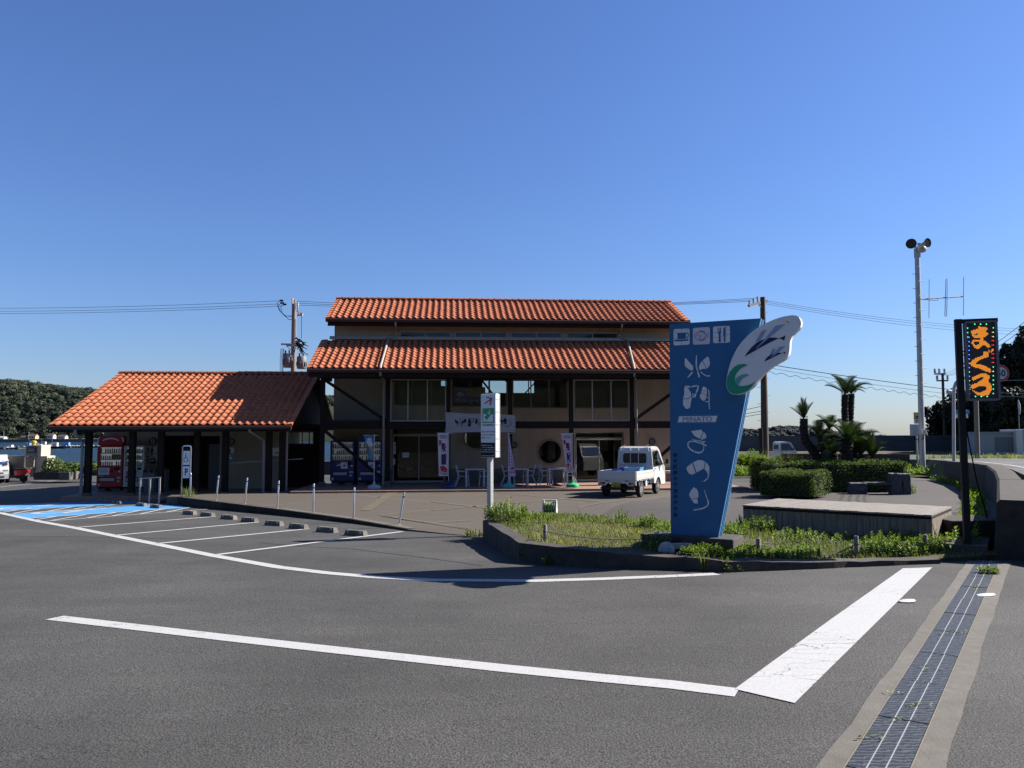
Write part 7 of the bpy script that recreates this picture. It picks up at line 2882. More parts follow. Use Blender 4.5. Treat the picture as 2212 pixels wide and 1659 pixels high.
# ================================================================== vehicles
def wheel(parent, x, y, r, w, name='wheel'):
    mb = MB('rubber', smooth=True)
    s_ = 1 if y > 0 else -1
    mb.lathe([(r * .62, -w / 2), (r * .93, -w / 2), (r, -w * .3), (r, w * .3), (r * .93, w / 2), (r * .62, w / 2)], (x, y, r), 24, (0, 1, 0))
    t_ = mb.build(name, parent)
    mb = MB('galv', smooth=True)
    mb.lathe([(r * .63, w * .5), (r * .58, w * .46), (r * .50, w * .30), (r * .30, w * .42), (r * .16, w * .46), (r * .14, w * .56), (r * .02, w * .57)], (x, y, r), 20, (0, s_, 0))
    mb.build('rim', t_)
    mb = MB('black')
    for k in range(8):
        a = k * math.pi / 4
        mb.add([(x + math.cos(a + q) * r * u, y + s_ * w * .43, r + math.sin(a + q) * r * u) for q, u in ((-.16, .36), (.16, .36), (.14, .47), (-.14, .47))], [(0, 1, 2, 3)])
    mb.build('vent', t_, recalc=False)
def kei_truck(label, loc, rz, plate=True):
    t = thing('kei_truck', label, 'truck', loc, rz)
    prof = [(1.38, .42), (1.38, 1.60), (1.43, 1.71), (1.56, 1.76), (2.08, 1.765), (2.28, 1.73), (2.40, 1.62), (2.68, 1.06), (2.76, .98), (2.79, .62), (2.78, .34), (2.26, .34)] + \
           [(1.905 + .335 * math.cos(R(a)), .30 + .335 * math.sin(R(a))) for a in range(10, 160, 15)] + [(1.57, .42)]
    def yy(z):
        return .735 - max(0, z - .98) * .15 - max(0, z - 1.68) * .5
    mb = MB('car_white')
    n = len(prof)
    mb.add([(x, -yy(z), z) for x, z in prof] + [(x, yy(z), z) for x, z in prof], [tuple(reversed(range(n))), tuple(range(n, 2 * n))] + [(i, (i + 1) % n, n + (i + 1) % n, n + i) for i in range(n)])
    cab = mb.build('cab', t)
    g = MB('glass')
    rw = [(-.44, 1.20), (-.44, 1.45), (-.40, 1.50), (.40, 1.50), (.44, 1.45), (.44, 1.20), (.40, 1.16), (-.40, 1.16)]
    MTg = MB('interior_dark')
    MTg.poly([(1.376, y, z) for y, z in rw])
    MTg.build('rear_window_recess', cab, recalc=False)
    g.poly([(1.372, y, z) for y, z in rw])
    g.build('rear_window', cab, recalc=False)
    mb = MB('black')
    for i in range(8):
        a, b = rw[i], rw[(i + 1) % 8]
        mb.bar((1.37, a[0], a[1]), (1.37, b[0], b[1]), .022, .012, up=(1, 0, 0))
    mb.build('window_seal', cab)
    mb = MB('car_white', smooth=True)
    for y in (-.155, .155):
        mb.tube([(1.345, y, 1.08), (1.345, y, 1.68), (1.42, y, 1.73)], .014, 8)
    mb.tube([(1.345, -.60, 1.10), (1.345, .60, 1.10)], .014, 8)
    for y in (-.60, .60):
        mb.tube([(1.345, y, 1.08), (1.345, y * .98, 1.42), (1.345, y * .88, 1.68), (1.4, y * .86, 1.74)], .014, 8)
    for y in (-.47, .47):
        mb.tube([(1.50, y, 1.74), (1.50, y, 1.81), (1.50, y * .9, 1.81), (1.50, y * .9, 1.74)], .012, 6)
    mb.build('guard_frame', cab)
    for s_ in (-1, 1):
        g = MB('glass')
        pw = [(1.52, 1.06), (1.56, 1.60), (2.18, 1.61), (2.50, 1.12), (2.48, 1.05)]
        r_ = MB('interior_dark')
        r_.poly([(x, s_ * (yy(z) + .003), z) for x, z in pw])
        r_.build('side_window_recess', cab, recalc=False)
        g.poly([(x, s_ * (yy(z) + .007), z) for x, z in pw])
        g.build('side_window', cab, recalc=False)
        mb = MB('black')
        seam = [(1.46, .46), (1.46, 1.02), (1.50, 1.64), (2.22, 1.66), (2.56, 1.08), (2.58, .98), (2.30, .70)]
        for a, b in zip(seam, seam[1:]):
            mb.bar((a[0], s_ * (yy(a[1]) + .001), a[1]), (b[0], s_ * (yy(b[1]) + .001), b[1]), .008, .004, up=(0, 1, 0))
        mb.cbox((1.56, s_ * .745, .94), (.11, .02, .03))
        d = mb.build('door_seam', cab)
        mb = MB('black', smooth=True)
        mb.bbox((2.42, min(s_ * .86, s_ * .98), 1.10), (2.48, max(s_ * .86, s_ * .98), 1.28), .02)
        mb.tube([(2.50, s_ * .70, 1.08), (2.46, s_ * .88, 1.14)], .014, 6)
        mb.build('mirror', cab)
    g = MB('glass')
    g.use('interior_dark')
    g.poly([(2.445, -.60, 1.56), (2.445, .60, 1.56), (2.675, .66, 1.10), (2.675, -.66, 1.10)])
    g.use('glass')
    g.poly([(2.452, -.60, 1.56), (2.452, .60, 1.56), (2.682, .66, 1.10), (2.682, -.66, 1.10)])
    g.build('windscreen', cab, recalc=False)
    mb = MB('float')
    for s_ in (-1, 1):
        mb.cbox((2.785, s_ * .55, .72), (.03, .24, .14))
    mb.build('headlight', cab)
    mb = MB('black')
    mb.box((-.5, -.36, .32), (2.5, .36, .46))
    mb.box((-.58, -.62, .30), (-.48, .62, .36))
    mb.box((-.1, -.68, .26), (.1, .68, .34))
    mb.build('chassis', t)
    mb = MB('car_white')
    mb.box((-.60, -.685, .58), (1.35, .685, .63))
    mb.build('bed_floor', t)
    mb = MB('car_white')
    mb.box((-.635, -.70, .625), (-.60, .70, .935))
    for z in (.66, .76, .88):
        mb.box((-.642, -.68, z), (-.635, .68, z + .02))
    tg = mb.build('tailgate', t)
    mb = MB('car_white')
    pf = [(-.70, .61), (.70, .61), (.70, .44), (.62, .44), (.60, .42), (.42, .42), (.34, .50), (-.34, .50), (-.42, .42), (-.60, .42), (-.62, .44), (-.70, .44)]
    mb.prism([(-.62, y, z) for y, z in pf], (.05, 0, 0))
    rs_ = mb.build('rear_sill', t)
    for s_ in (-1, 1):
        mb = MB('lamp_red')
        mb.box((-.632, s_ * .525 - .085, .455), (-.62, s_ * .525 + .085, .545))
        mb.use('orange').box((-.633, s_ * .56 - .03, .46), (-.6321, s_ * .56 + .03, .54))
        mb.build('tail_light', rs_)
    mb = MB('black')
    for y in (-.36, .36):
        mb.box((-.632, y - .06, .578), (-.62, y + .06, .60))
    for y in (-.66, .66):
        mb.lathe([(.018, 0), (.018, .02)], (-.638, y, .46), 10, (1, 0, 0))
    mb.build('latch', rs_)
    for s_ in (-1, 1):
        mb = MB('car_white')
        y = s_ * .69
        mb.box((-.60, min(y, y + s_ * .03), .625), (1.345, max(y, y + s_ * .03), .93))
        for z in (.68, .84):
            mb.box((-.58, min(y + s_ * .03, y + s_ * .036), z), (1.33, max(y + s_ * .03, y + s_ * .036), z + .03))
        mb.build('side_gate', t)
        mb = MB('car_white', smooth=True)
        for x in (-.35, -.02, 1.0):
            mb.tube([(x - .2, s_ * .71, .60), (x, s_ * .71, .60), (x + .07, s_ * .71, .50), (x + .06, s_ * .70, .43)], .016, 6)
        mb.build('bed_hook', t)
    mb = MB('grey_paint')
    mb.box((.55, -.66, .34), (.80, -.45, .55))
    mb.use('board_white').box((.58, -.67, .36), (.72, -.655, .54))
    mb.build('tank', t)
    if plate:
        mb = MB('yellow')
        mb.bbox((-.66, -.14, .37), (-.65, .19, .535), .003)
        p_ = mb.build('number_plate', t)
        mb = MB('blacktext')
        put_text(mb, '82-10', (-.664, .10, .385), (0, -1, 0), (0, 0, 1), .21, .08, .03)
        put_text(mb, 'て', (-.664, .155, .395), (0, -1, 0), (0, 0, 1), .03, .035, .02)
        put_text(mb, '和歌山', (-.664, .09, .485), (0, -1, 0), (0, 0, 1), .13, .032, .02)
        mb.build('lettering', p_, recalc=False)
        mb = MB('grey_paint')
        put_text(mb, '4WD', (-.640, .33, .585 - .03), (0, -1, 0), (0, 0, 1), .08, .03, .01)
        mb.build('badge', rs_, recalc=False)
    for x, y in ((0, .63), (0, -.63), (1.905, .63), (1.905, -.63)):
        wheel(t, x, y, .275, .15)
    return t
wr, wf = onz(1384, 1074, 0.0), onz(1417, 1066.5, 0.0)
hd_ = math.atan2(wf.y - wr.y, wf.x - wr.x)
lft = Vector((-math.sin(hd_), math.cos(hd_), 0))
rc_ = wr + lft * .66
TK = (rc_.x, rc_.y, .0)
kei_truck('small white pickup truck with yellow plate 82-10 parked before the hall', TK, hd_)
TM = Matrix.Translation(TK) @ Matrix.Rotation(hd_, 4, 'Z')
def crate(label, lx, ly, lz, sx, sy, sz, mat, tilt=None, shelfy=True):
    p = TM @ Vector((lx, ly, lz))
    t = thing('fish_crate', label, 'crate', tuple(p), hd_, 'blue plastic crates in the truck bed')
    mb = MB(mat)
    h, k = sx / 2, sy / 2
    w = .02
    mb.box((-h, -k, 0), (h, k, .02))
    for a in ((-h, -k, .02, -h + w, k, sz), (h - w, -k, .02, h, k, sz), (-h + w, -k, .02, h - w, -k + w, sz), (-h + w, k - w, .02, h - w, k, sz)):
        mb.box(a[:3], a[3:])
    mb.build('tray', t)
    mb = MB(mat)
    for a in ((-h - .015, -k - .015, sz - .03, h + .015, -k, sz), (-h - .015, k, sz - .03, h + .015, k + .015, sz), (-h - .015, -k, sz - .03, -h, k, sz), (h, -k, sz - .03, h + .015, k, sz)):
        mb.box(a[:3], a[3:])
    mb.build('rim', t)
    if tilt:
        t.rotation_euler = (0, tilt, hd_)
    return t
crate('lowest pale blue crate of the stack in the truck bed', .55, -.22, .64, .42, .62, .13, 'crate')
crate('middle pale blue crate of the stack in the truck bed', .56, -.21, .78, .42, .62, .12, 'crate')
crate('top pale blue crate of the stack in the truck bed', .55, -.23, .91, .42, .60, .11, 'crate')
crate('pale blue crate stood on edge against the cab', 1.20, -.38, .66, .44, .42, .12, 'crate', -1.45)
crate('deep blue crate behind the stack in the truck bed', 1.02, .05, .64, .40, .70, .34, 'crate_dark')
crate('deep blue flat crate at the left of the truck bed', .10, .38, .64, .60, .50, .29, 'crate_dark')
# second truck on the road
kei_truck('distant white pickup truck with a driver passing on the road behind the brown pole', (zx(1644, 61.5) + .1, 62.5, -.10), 0.04, plate=False)
b_ = Vector((zx(1644, 61.5) + 1.95, 62.2, .62))
def person_mesh(label, loc, joints, edges, radii, rz, matmap):
    pass
me = bpy.data.meshes.new('person')
J = [(0, 0, .0), (0, 0, .25), (0, 0, .45), (.02, 0, .56), (.04, 0, .70), (0, .2, .45), (.2, .26, .3), (.4, .18, .36), (0, -.2, .45), (.2, -.26, .3), (.4, -.18, .36), (.35, .1, .02), (.35, -.1, .02)]
E = [(0, 1), (1, 2), (2, 3), (3, 4), (2, 5), (5, 6), (6, 7), (2, 8), (8, 9), (9, 10), (0, 11), (0, 12)]
me.from_pydata([Vector(j) for j in J], E, [])
o = bpy.data.objects.new('person', me)
C.objects.link(o)
o.location = b_
sk = o.modifiers.new('skin', 'SKIN')
for i, r in enumerate((.15, .15, .13, .06, .10, .07, .05, .04, .07, .05, .04, .08, .08)):
    me.skin_vertices[0].data[i].radius = (r, r)
me.skin_vertices[0].data[0].use_root = True
o.modifiers.new('sub', 'SUBSURF').render_levels = 1
me.materials.append(MT['skin'])
tag(o, 'person driving the distant white pickup, hands on the wheel', 'person')

# ---- white car cropped at the left edge
p = asph(-26, 1046)
cr = thing('parked_car', 'white small car at the left picture edge with an orange-yellow number plate', 'car', (p.x - .1, p.y + .5, ZFAR), R(-58))
prof = [(-3.3, .25), (-3.35, .7), (-3.25, .95), (-3.05, 1.48), (-2.6, 1.55), (-1.6, 1.54), (-1.25, 1.45), (-.72, .98), (-.15, .88), (.0, .72), (.05, .5), (.04, .25)]
mb = MB('car_white')
n = len(prof)
def cy(z):
    return .735 - max(0, z - .8) * .2
mb.add([(x, -cy(z), z) for x, z in prof] + [(x, cy(z), z) for x, z in prof], [tuple(reversed(range(n))), tuple(range(n, 2 * n))] + [(i, (i + 1) % n, n + (i + 1) % n, n + i) for i in range(n)])
bd = mb.build('body', cr)
mb = MB('black')
mb.box((.03, -.5, .56), (.062, .5, .60))
mb.box((.03, -.55, .34), (.062, .55, .40))
mb.build('grille', bd)
mb = MB('orange')
mb.box((.06, -.165, .42), (.07, .165, .545))
mb.build('number_plate', bd)
for s_ in (-1, 1):
    mb = MB('float')
    mb.box((-.02, s_ * .60 - .1, .66), (.02, s_ * .60 + .1, .76))
    mb.build('headlight', bd)
    g = MB('glass')
    g.poly([(-2.9, s_ * (cy(1.1) + .01), 1.0), (-2.7, s_ * (cy(1.4) + .01), 1.42), (-1.4, s_ * (cy(1.4) + .01), 1.42), (-.95, s_ * (cy(1.0) + .01), 1.02)])
    g.build('side_window', bd, recalc=False)
g = MB('glass')
g.poly([(-1.22, -.58, 1.42), (-1.22, .58, 1.42), (-.74, .66, 1.0), (-.74, -.66, 1.0)])
g.build('windscreen', bd, recalc=False)
for x in (-2.75, -.62):
    for y in (-.66, .66):
        wheel(cr, x, y, .27, .16)

# ---- scooter
p = at(51, 1037.5, 43.4)
sc = thing('scooter', 'red and black motor scooter with round mirrors beside the white car', 'scooter', (p.x, p.y, ZFAR), math.pi + .12)
def swheel(x):
    mb = MB('rubber', smooth=True)
    mb.lathe([(.14, -.04), (.20, -.04), (.215, 0), (.20, .04), (.14, .04)], (x, 0, .215), 18, (0, 1, 0))
    w = mb.build('wheel', sc)
    mb = MB('galv', smooth=True)
    mb.lathe([(.14, -.03), (.05, -.04), (.05, .04), (.14, .03)], (x, 0, .215), 12, (0, 1, 0))
    mb.build('rim', w)
swheel(0)
swheel(1.2)
mb = MB('red')
mb.prism([(-.28, -.15, .62), (-.2, -.15, .48), (.1, -.15, .40), (.42, -.15, .42), (.45, -.15, .66), (.1, -.15, .70), (-.25, -.15, .72)], (0, .30, 0))
mb.build('rear_body', sc)
mb = MB('rubber')
mb.bbox((-.18, -.14, .70), (.48, .14, .80), .03)
mb.build('seat', sc)
mb = MB('black')
mb.box((.40, -.17, .26), (.95, .17, .34))
mb.box((-.05, -.1, .22), (.35, .1, .42))
mb.build('footboard', sc)
mb = MB('red')
mb.prism([(.92, -.19, .30), (1.02, -.19, .30), (1.16, -.19, .62), (1.02, -.19, .88), (.96, -.19, .88), (1.06, -.19, .62)], (0, .38, 0))
mb.build('front_shield', sc)
mb = MB('black', smooth=True)
mb.tube([(1.2, 0, .215), (1.05, 0, .7), (.98, 0, .98)], .03, 8)
mb.tube([(.90, -.32, 1.0), (.98, 0, 1.02), (.90, .32, 1.0)], .02, 8)
mb.bbox((.92, -.13, .94), (1.06, .13, 1.08), .03)
mb.build('handlebar', sc)
for s_ in (-1, 1):
    mb = MB('galv', smooth=True)
    mb.tube([(.95, s_ * .2, 1.02), (.96, s_ * .26, 1.2)], .008, 6)
    mb.lathe([(.055, 0), (.055, .02)], (.96, s_ * .27, 1.24), 14, (1, 0, 0))
    mb.build('mirror', sc)
mb = MB('lamp_red')
mb.box((-.30, -.09, .60), (-.27, .09, .68))
mb.build('tail_light', sc)
mb = MB('galv', smooth=True)
mb.tube([(-.1, -.1, .80), (-.36, -.1, .80), (-.36, .1, .80), (-.1, .1, .80)], .012, 6)
mb.build('rack', sc)
mb = MB('float')
mb.prism([(-.25, -.05, .30), (-.12, -.05, .46), (-.3, -.05, .42)], (0, .10, 0))
mb.build('mudguard', sc)

# ---- quay cabinet, cream blocks, planter at left
def zq(X, Y):
    return ((X * .18987) / 1.8228, (1650 + Y * .18987) / 1.8228)
QD = 44.5
def qbox(X0, X1, Y0, Y1, D, dep, mat, name, bev=.02):
    a, b = at(*zq(X0, Y1), D), at(*zq(X1, Y0), D)
    mb = MB(mat)
    mb.bbox((a.x, D, a.z), (b.x, D + dep, b.z), bev)
    return mb, a, b
mb, a, b = qbox(-300, 515, 760, 1215, QD + .6, .4, 'concrete', 'wall')
o = mb.build('yard_wall')
tag(o, 'grey concrete yard wall behind the scooter, with a pale capping', 'wall')
t = thing('quay_cabinet', 'grey and cream control cabinet with a dark framed window by the water', 'cabinet', tuple(at(*zq(690, 1210), QD)))
mb, a, b = qbox(530, 860, 540, 775, QD - .05, .9, 'cream', 'cab')
mb.build('housing', t, True)
mb = MB('grey_paint')
c0_, c1_ = at(*zq(533, 772), QD - .06), at(*zq(778, 545), QD - .06)
mb.box((c0_.x, QD - .075, c0_.z), (c1_.x, QD - .052, c1_.z))
fp = mb.build('front_panel', t, True)
c0_, c1_ = at(*zq(565, 700), QD - .08), at(*zq(745, 590), QD - .08)
mb = MB('black')
mb.box((c0_.x, QD - .10, c0_.z), (c1_.x, QD - .076, c1_.z))
wn_ = mb.build('window_frame', t, True)
mb = MB('grey_paint')
mb.box((c0_.x + .05, QD - .105, c0_.z + .05), (c1_.x - .05, QD - .101, c1_.z - .05))
mb.build('pane', wn_, True)
mb, a, b = qbox(490, 545, 780, 1010, QD + .0, .8, 'cream', 'p')
mb.build('left_pier', t, True)
mb, a, b = qbox(715, 980, 765, 1110, QD + .0, .8, 'cream', 'p')
mb.build('base', t, True)
p0_, p1_ = at(*zq(548, 1205), QD - .1), at(*zq(712, 780), QD - .1)
n = 16
for i in range(n):
    z0_ = p0_.z + (p1_.z - p0_.z) * i / n
    z1_ = p0_.z + (p1_.z - p0_.z) * (i + .86) / n
    mb = MB('deck_side')
    mb.box((p0_.x, QD - .12, z0_), (p1_.x, QD - .09, z1_))
    mb.build('slat', t, True)
mb = MB('yellow', smooth=True)
c_ = at(*zq(708, 500), QD + .3)
mb.lathe([(.10, -.2), (.10, .0), (.14, .02), (.12, .12), (.03, .16)], tuple(c_), 12)
mb.build('beacon', t, True)
PD = 42.6
t = thing('planter_box', 'low dark concrete planter with moss and a round bush by the quay wall', 'planter', tuple(at(*zq(1060, 1255), PD)))
mb, a, b = qbox(690, 1205, 1100, 1262, PD, 1.6, 'dark_concrete', 'b')
mb.build('box', t, True)
mb, a, b = qbox(1207, 1440, 1100, 1266, PD - .02, 1.6, 'pale_concrete', 'b')
mb.build('end_block', t, True)
mb = MB('grassm')
random.seed(24)
a, b = at(*zq(800, 1100), PD), at(*zq(1430, 1100), PD)
for i in range(900):
    mb.tint = random.uniform(0, .6)
    blade(mb, Vector((random.uniform(a.x, b.x), PD + random.uniform(.05, 1.5), a.z - .02)), random.uniform(.08, .22), random.uniform(0, 6.28), .02)
mb.build('moss', t, True, recalc=False)
def ball_bush(name, label, cat, c, r, n, ls, mat='leaf', squash=.85):
    t = thing(name, label, cat, (c.x, c.y, c.z - r * squash))
    mb = MB(mat)
    for i in range(n):
        d = rnd_dir()
        k = random.uniform(.65, 1.05)
        mb.tint = min(1, max(0, random.gauss(.5, .25)))
        leaf(mb, c + Vector((d.x, d.y, d.z * squash)) * r * k, d + rnd_dir() * .8, ls * random.uniform(.6, 1.3))
    mb.build('foliage', t, True, recalc=False)
    mb = MB('bark')
    mb.tube([c - Vector((0, 0, r * 1.4)), c], [.05, .03], 6)
    mb.build('stem', t, True)
    return t
ball_bush('round_bush', 'small round bright green bush standing in the planter by the quay', 'bush', at(*zq(1100, 965), PD + .8), .56, 900, .13)
for px, w_, nm in ((1540, 1.0, 'broad-leaved plant beside the planter, left of the toilet block post'), (1930, .8, 'broad-leaved plant behind the leftmost dark post')):
    p = at(*zq(px, 1105), 44)
    t = thing('broadleaf_plant', nm, 'plant', tuple(p))
    mb = MB('leaf')
    for i in range(160):
        a = random.uniform(0, 6.28)
        r = w_ * math.sqrt(random.random()) * .8
        mb.tint = random.uniform(.3, 1)
        leaf(mb, (math.cos(a) * r, math.sin(a) * r * .6, random.uniform(.1, .65) * (1 - r * .4)), Vector((0, -.4, 1)) + rnd_dir() * .6, .26)
    mb.build('foliage', t, recalc=False)
# ================================================================== poles, wires, right-hand side
def sag(a, b, s_, n=16):
    return [a.lerp(b, k / n) - Vector((0, 0, s_ * 4 * (k / n) * (1 - k / n))) for k in range(n + 1)]
def wire(label, a, b, s_=.5, r=.011, grp=None, mat='wire'):
    mb = MB(mat, smooth=True)
    mb.tube(sag(a, b, s_), r, 5)
    o = mb.build('overhead_wire')
    tag(o, label, 'wire', grp)
    return o
def pole(name, label, px, ptop, D, zbase, r0, r1, mat, pbx=None):
    b = at(pbx or px, 943, D)
    tp = at(px, ptop, D)
    t = thing(name, label, 'pole', (b.x, D, zbase))
    mb = MB(mat, smooth=True)
    mb.tube([(0, 0, -.3), (tp.x - b.x, 0, tp.z - zbase)], [r0, r1], 14)
    mb.build('shaft', t)
    return t, b, tp
AD = 46.0
t, b, tp = pole('utility_pole', 'grey concrete utility pole with two transformers behind the gap between the buildings', 635.5, 648, AD, ZFAR, .21, .13, 'wood_pole', 633)
PA = cv(1080, 1160, .19286)
def pa(X, Y, dd=0.0):
    p = at(*PA(X, Y), AD + dd)
    return p
mb = MB('galv')
for Y0, Xa, Xb in ((1012, 140, 630), (1040, 250, 560)):
    mb.bar(pa(Xa, Y0, -.3), pa(Xb, Y0 + 10, -.3), .09, .10)
mb.bar(pa(245, 1045, -.25), pa(400, 1190, -.2), .04, .04)
mb.bar(pa(470, 270, -.15), pa(500, 430, -.15), .06, .06)
mb.bar(pa(465, 430, -.2), pa(570, 400, -.2), .07, .07)
mb.build('crossarm', t, True)
for X, Y0, Y1, r in ((275, 1200, 1490, .28), (560, 1260, 1515, .29)):
    mb = MB('grey_paint', smooth=True)
    c0_, c1_ = pa(X, Y1, -.45), pa(X, Y0, -.45)
    mb.tube([c0_, c0_ + Vector((0, 0, .05)), c1_ - Vector((0, 0, .08)), c1_], [r * .9, r, r, r * .8], 16)
    tr = mb.build('transformer', t, True)
    mb = MB('grey_paint')
    for k in range(12):
        a = k * math.pi / 6
        d = Vector((math.cos(a), math.sin(a), 0))
        mb.bar(c0_ + d * r * 1.06 + Vector((0, 0, .15)), c1_ + d * r * 1.06 - Vector((0, 0, .35)), .03, .08)
    mb.build('cooling_fins', tr, True)
    mb = MB('black', smooth=True)
    for dx in (-.12, .1):
        mb.tube([c1_ + Vector((dx, -.05, -.02)), c1_ + Vector((dx, -.05, .18))], .045, 8)
    mb.build('bushing', tr, True)
mb = MB('white', smooth=True)
for X, Y in ((372, 105), (372, 150), (485, 205), (480, 250), (470, 320), (540, 400), (570, 405)):
    c_ = pa(X, Y, -.15)
    mb.tube([c_ - Vector((0, 0, .10)), c_ + Vector((0, 0, .10))], .05, 8)
mb.build('insulator', t, True)
mb = MB('wire', smooth=True)
random.seed(31)
for k in range(26):
    a = pa(random.uniform(430, 560), random.uniform(880, 1060), random.uniform(-.6, 0))
    b2 = pa(random.uniform(400, 700), random.uniform(960, 1230), random.uniform(-.6, 0))
    m_ = (a + b2) / 2 + Vector((random.uniform(-.3, .4), 0, random.uniform(-.3, .35)))
    P = [a * (1 - u) ** 2 + m_ * 2 * u * (1 - u) + b2 * u * u for u in (0, .17, .33, .5, .67, .83, 1)]
    mb.tube(P, .022, 5)
for X in (122, 145, 168, 182):
    mb.tube([pa(X + 15, 1100), pa(X, 1300), pa(X - 4, 1640)], .014, 5)
mb.tube([pa(560, 410), pa(556, 900)], .016, 5)
for P in ([(120, 120), (50, 180), (100, 320), (220, 440), (390, 435)], [(160, 170), (80, 220), (130, 350), (240, 440), (385, 445)], [(200, 200), (130, 230), (160, 380), (300, 510), (385, 505)]):
    mb.tube([pa(*p) for p in P], .018, 5)
for X, Y in ((145, 122), (160, 170), (210, 200)):
    mb.tube([pa(X - 35, Y), pa(X + 35, Y)], .055, 8)
mb.build('jumper_cables', t, True)
BD = 46.0
t2, b2, tp2 = pole('utility_pole', 'tall brown utility pole rising behind the blue sign wing, with one crossarm', 1647.5, 642, BD, -.15, .24, .15, 'brown_pole', 1651)
mb = MB('brown_pole')
c_ = cv(2900, 1150, .42194)
mb.bar(at(*c_(112, 127), BD - 2.2), at(*c_(285, 82), BD + 1.2), .10, .12)
mb.bar(at(*c_(205, 110), BD - .6), at(*c_(240, 155), BD), .05, .05)
mb.build('crossarm', t2, True)
mb = MB('galv', smooth=True)
for X, Y, d_ in ((122, 108, -2.0), (160, 92, -1.2), (198, 76, -.5)):
    p = at(*c_(X, Y), BD + d_)
    mb = MB('galv', smooth=True)
    mb.tube([p - Vector((0, 0, .2)), p + Vector((0, 0, .22))], .06, 8)
    mb.build('insulator', t2, True)
mb = MB('galv', smooth=True)
for k in range(14):
    z = 3.2 + k * .5
    s_ = 1 if k % 2 else -1
    mb.tube([(0, -.05, z), (s_ * .38, -.05, z)], .014, 5)
mb.build('step_bolt', t2)
mb = MB('black', smooth=True)
mb.tube([(-.26, -.2, .9), (-.26, -.2, 2.75)], .13, 10)
mb.build('cable_guard', t2)
# wires
G = 'power lines between the utility poles'
for k, (ya, yb) in enumerate(((650, 664.5), (656.5, 671), (661, 676))):
    wire(['upper', 'middle', 'lower'][k] + ' power line running left from the transformer pole to the picture edge', at(601 + k * 5, ya, AD - .1), at(-80, yb + 1, AD + 14), .15, .012, G)
for k, ya in enumerate((650.5, 655, 659)):
    wire(['upper', 'middle', 'lower'][k] + ' power line crossing behind the hall roof between the two poles', at(640, ya, AD), at(1622 + k * 7, 651 - k * 3.6, BD - 2 + k * .7), .35, .012, G)
for k, yb in enumerate((712, 718, 726)):
    wire(['upper', 'middle', 'lower'][k] + ' power line running right from the brown pole', at(1652, 649 + 3.5 * k, BD + .5), at(2300, yb, 62), .45, .010, G)
z1_ = lambda X, Y: ((2850 + X * .4219) / 1.8228, (1450 + Y * .4219) / 1.8228)
wire('thick black cable from the brown pole to the right, above the palms', at(1652, 786, BD - .2), at(2300, 864, 66), .25, .022, 'cables above the palms')
wire('thin cable just under the thick one above the palms', at(1652, 793, BD - .2), at(2300, 868, 66), .4, .011, 'cables above the palms')
a, b = at(1652, 802, BD - .2), at(2300, 880, 66)
P = sag(a, b, .35, 150)
P = [p + Vector((0, 0, .07 * math.sin(i * 1.25))) for i, p in enumerate(P)]
mb = MB('wire', smooth=True)
mb.tube(P, .014, 4)
o = mb.build('overhead_wire')
tag(o, 'wavy spiral-wrapped cable lowest above the palms', 'wire', 'cables above the palms')
for k, (y0_, y1_) in enumerate(((876, 890), (887, 890), (893, 897))):
    wire(['top', 'middle', 'lowest'][k] + ' short cable leaving the brown pole to the left behind the blue sign', at(1650, y0_, BD - .2), at(1480, y1_ + 6, BD + 10), .2, .016, 'cables left of the brown pole')

# ---- loudspeaker mast
MD = 42.0
b = at(1990, 1018, MD)
t, b, tp = pole('loudspeaker_mast', 'tall steel mast with horn loudspeakers and a rod aerial beside the plaza', 1981, 541, MD, b.z, .16, .13, 'galv', 1990)
zm = lambda X, Y: (1920.1 + .19843 * X, 493.7 + .19843 * Y)
def horn(X, Y, d, r):
    c_ = at(*zm(X, Y), MD - .3)
    d = Vector(d).normalized()
    mb = MB('galv', smooth=True)
    mb.lathe([(r * .30, -.42), (r * .30, -.25), (r * .16, -.2), (r * .3, -.08), (r * .62, .08), (r, .2), (r * 1.03, .2), (r * .64, .05)], tuple(c_ - d * .15), 20, tuple(d))
    h_ = mb.build('horn', t, True)
    mb = MB('interior_dark', smooth=True)
    mb.lathe([(r * .96, .195), (r * .6, .085), (r * .1, .0)], tuple(c_ - d * .15), 20, tuple(d))
    mb.build('horn_mouth', h_, True)
horn(243, 165, (-.45, -.85, -.15), .27)
horn(415, 157, (.35, -.9, -.1), .26)
horn(360, 215, (.3, .9, -.25), .24)
mb = MB('galv')
mb.bar(at(*zm(270, 205), MD), at(*zm(400, 190), MD), .06, .06)
mb.box((tp.x - .12, MD - .12, tp.z - .4), (tp.x + .12, MD + .12, tp.z + .12))
mb.build('horn_bracket', t, True)
mb = MB('galv', smooth=True)
bm0, bm1 = at(*zm(300, 772), MD - .2), at(*zm(815, 740), MD - .2)
mb.tube([bm0, bm1], .035, 6)
for X, Y0, Y1 in ((440, 552, 978), (815, 530, 948)):
    mb.tube([at(*zm(X, Y0), MD - .2), at(*zm(X - 3, Y1), MD - .2)], .02, 6)
mb.tube([at(*zm(*p), MD - .2) for p in ((622, 560), (630, 545), (640, 560), (629, 945), (620, 958), (610, 945), (622, 560))], .02, 6)
mb.tube([at(*zm(340, 770), MD - .2), at(*zm(520, 785), MD - .2), at(*zm(540, 775), MD - .2), at(*zm(525, 765), MD - .2)], .014, 5)
mb.build('aerial', t, True)
mb = MB('galv', smooth=True)
for k in range(19):
    Y = 415 + k * 79
    s_ = 1 if k % 2 == 0 else -1
    Xp = 310 + (Y - 200) * .03
    a = at(*zm(Xp, Y), MD - .15)
    mb.tube([a, a + Vector((s_ * .32, 0, 0))], .016, 5)
mb.build('step_bolt', t, True)
mb = MB('float')
z3 = cv(3500, 1400, .48226)
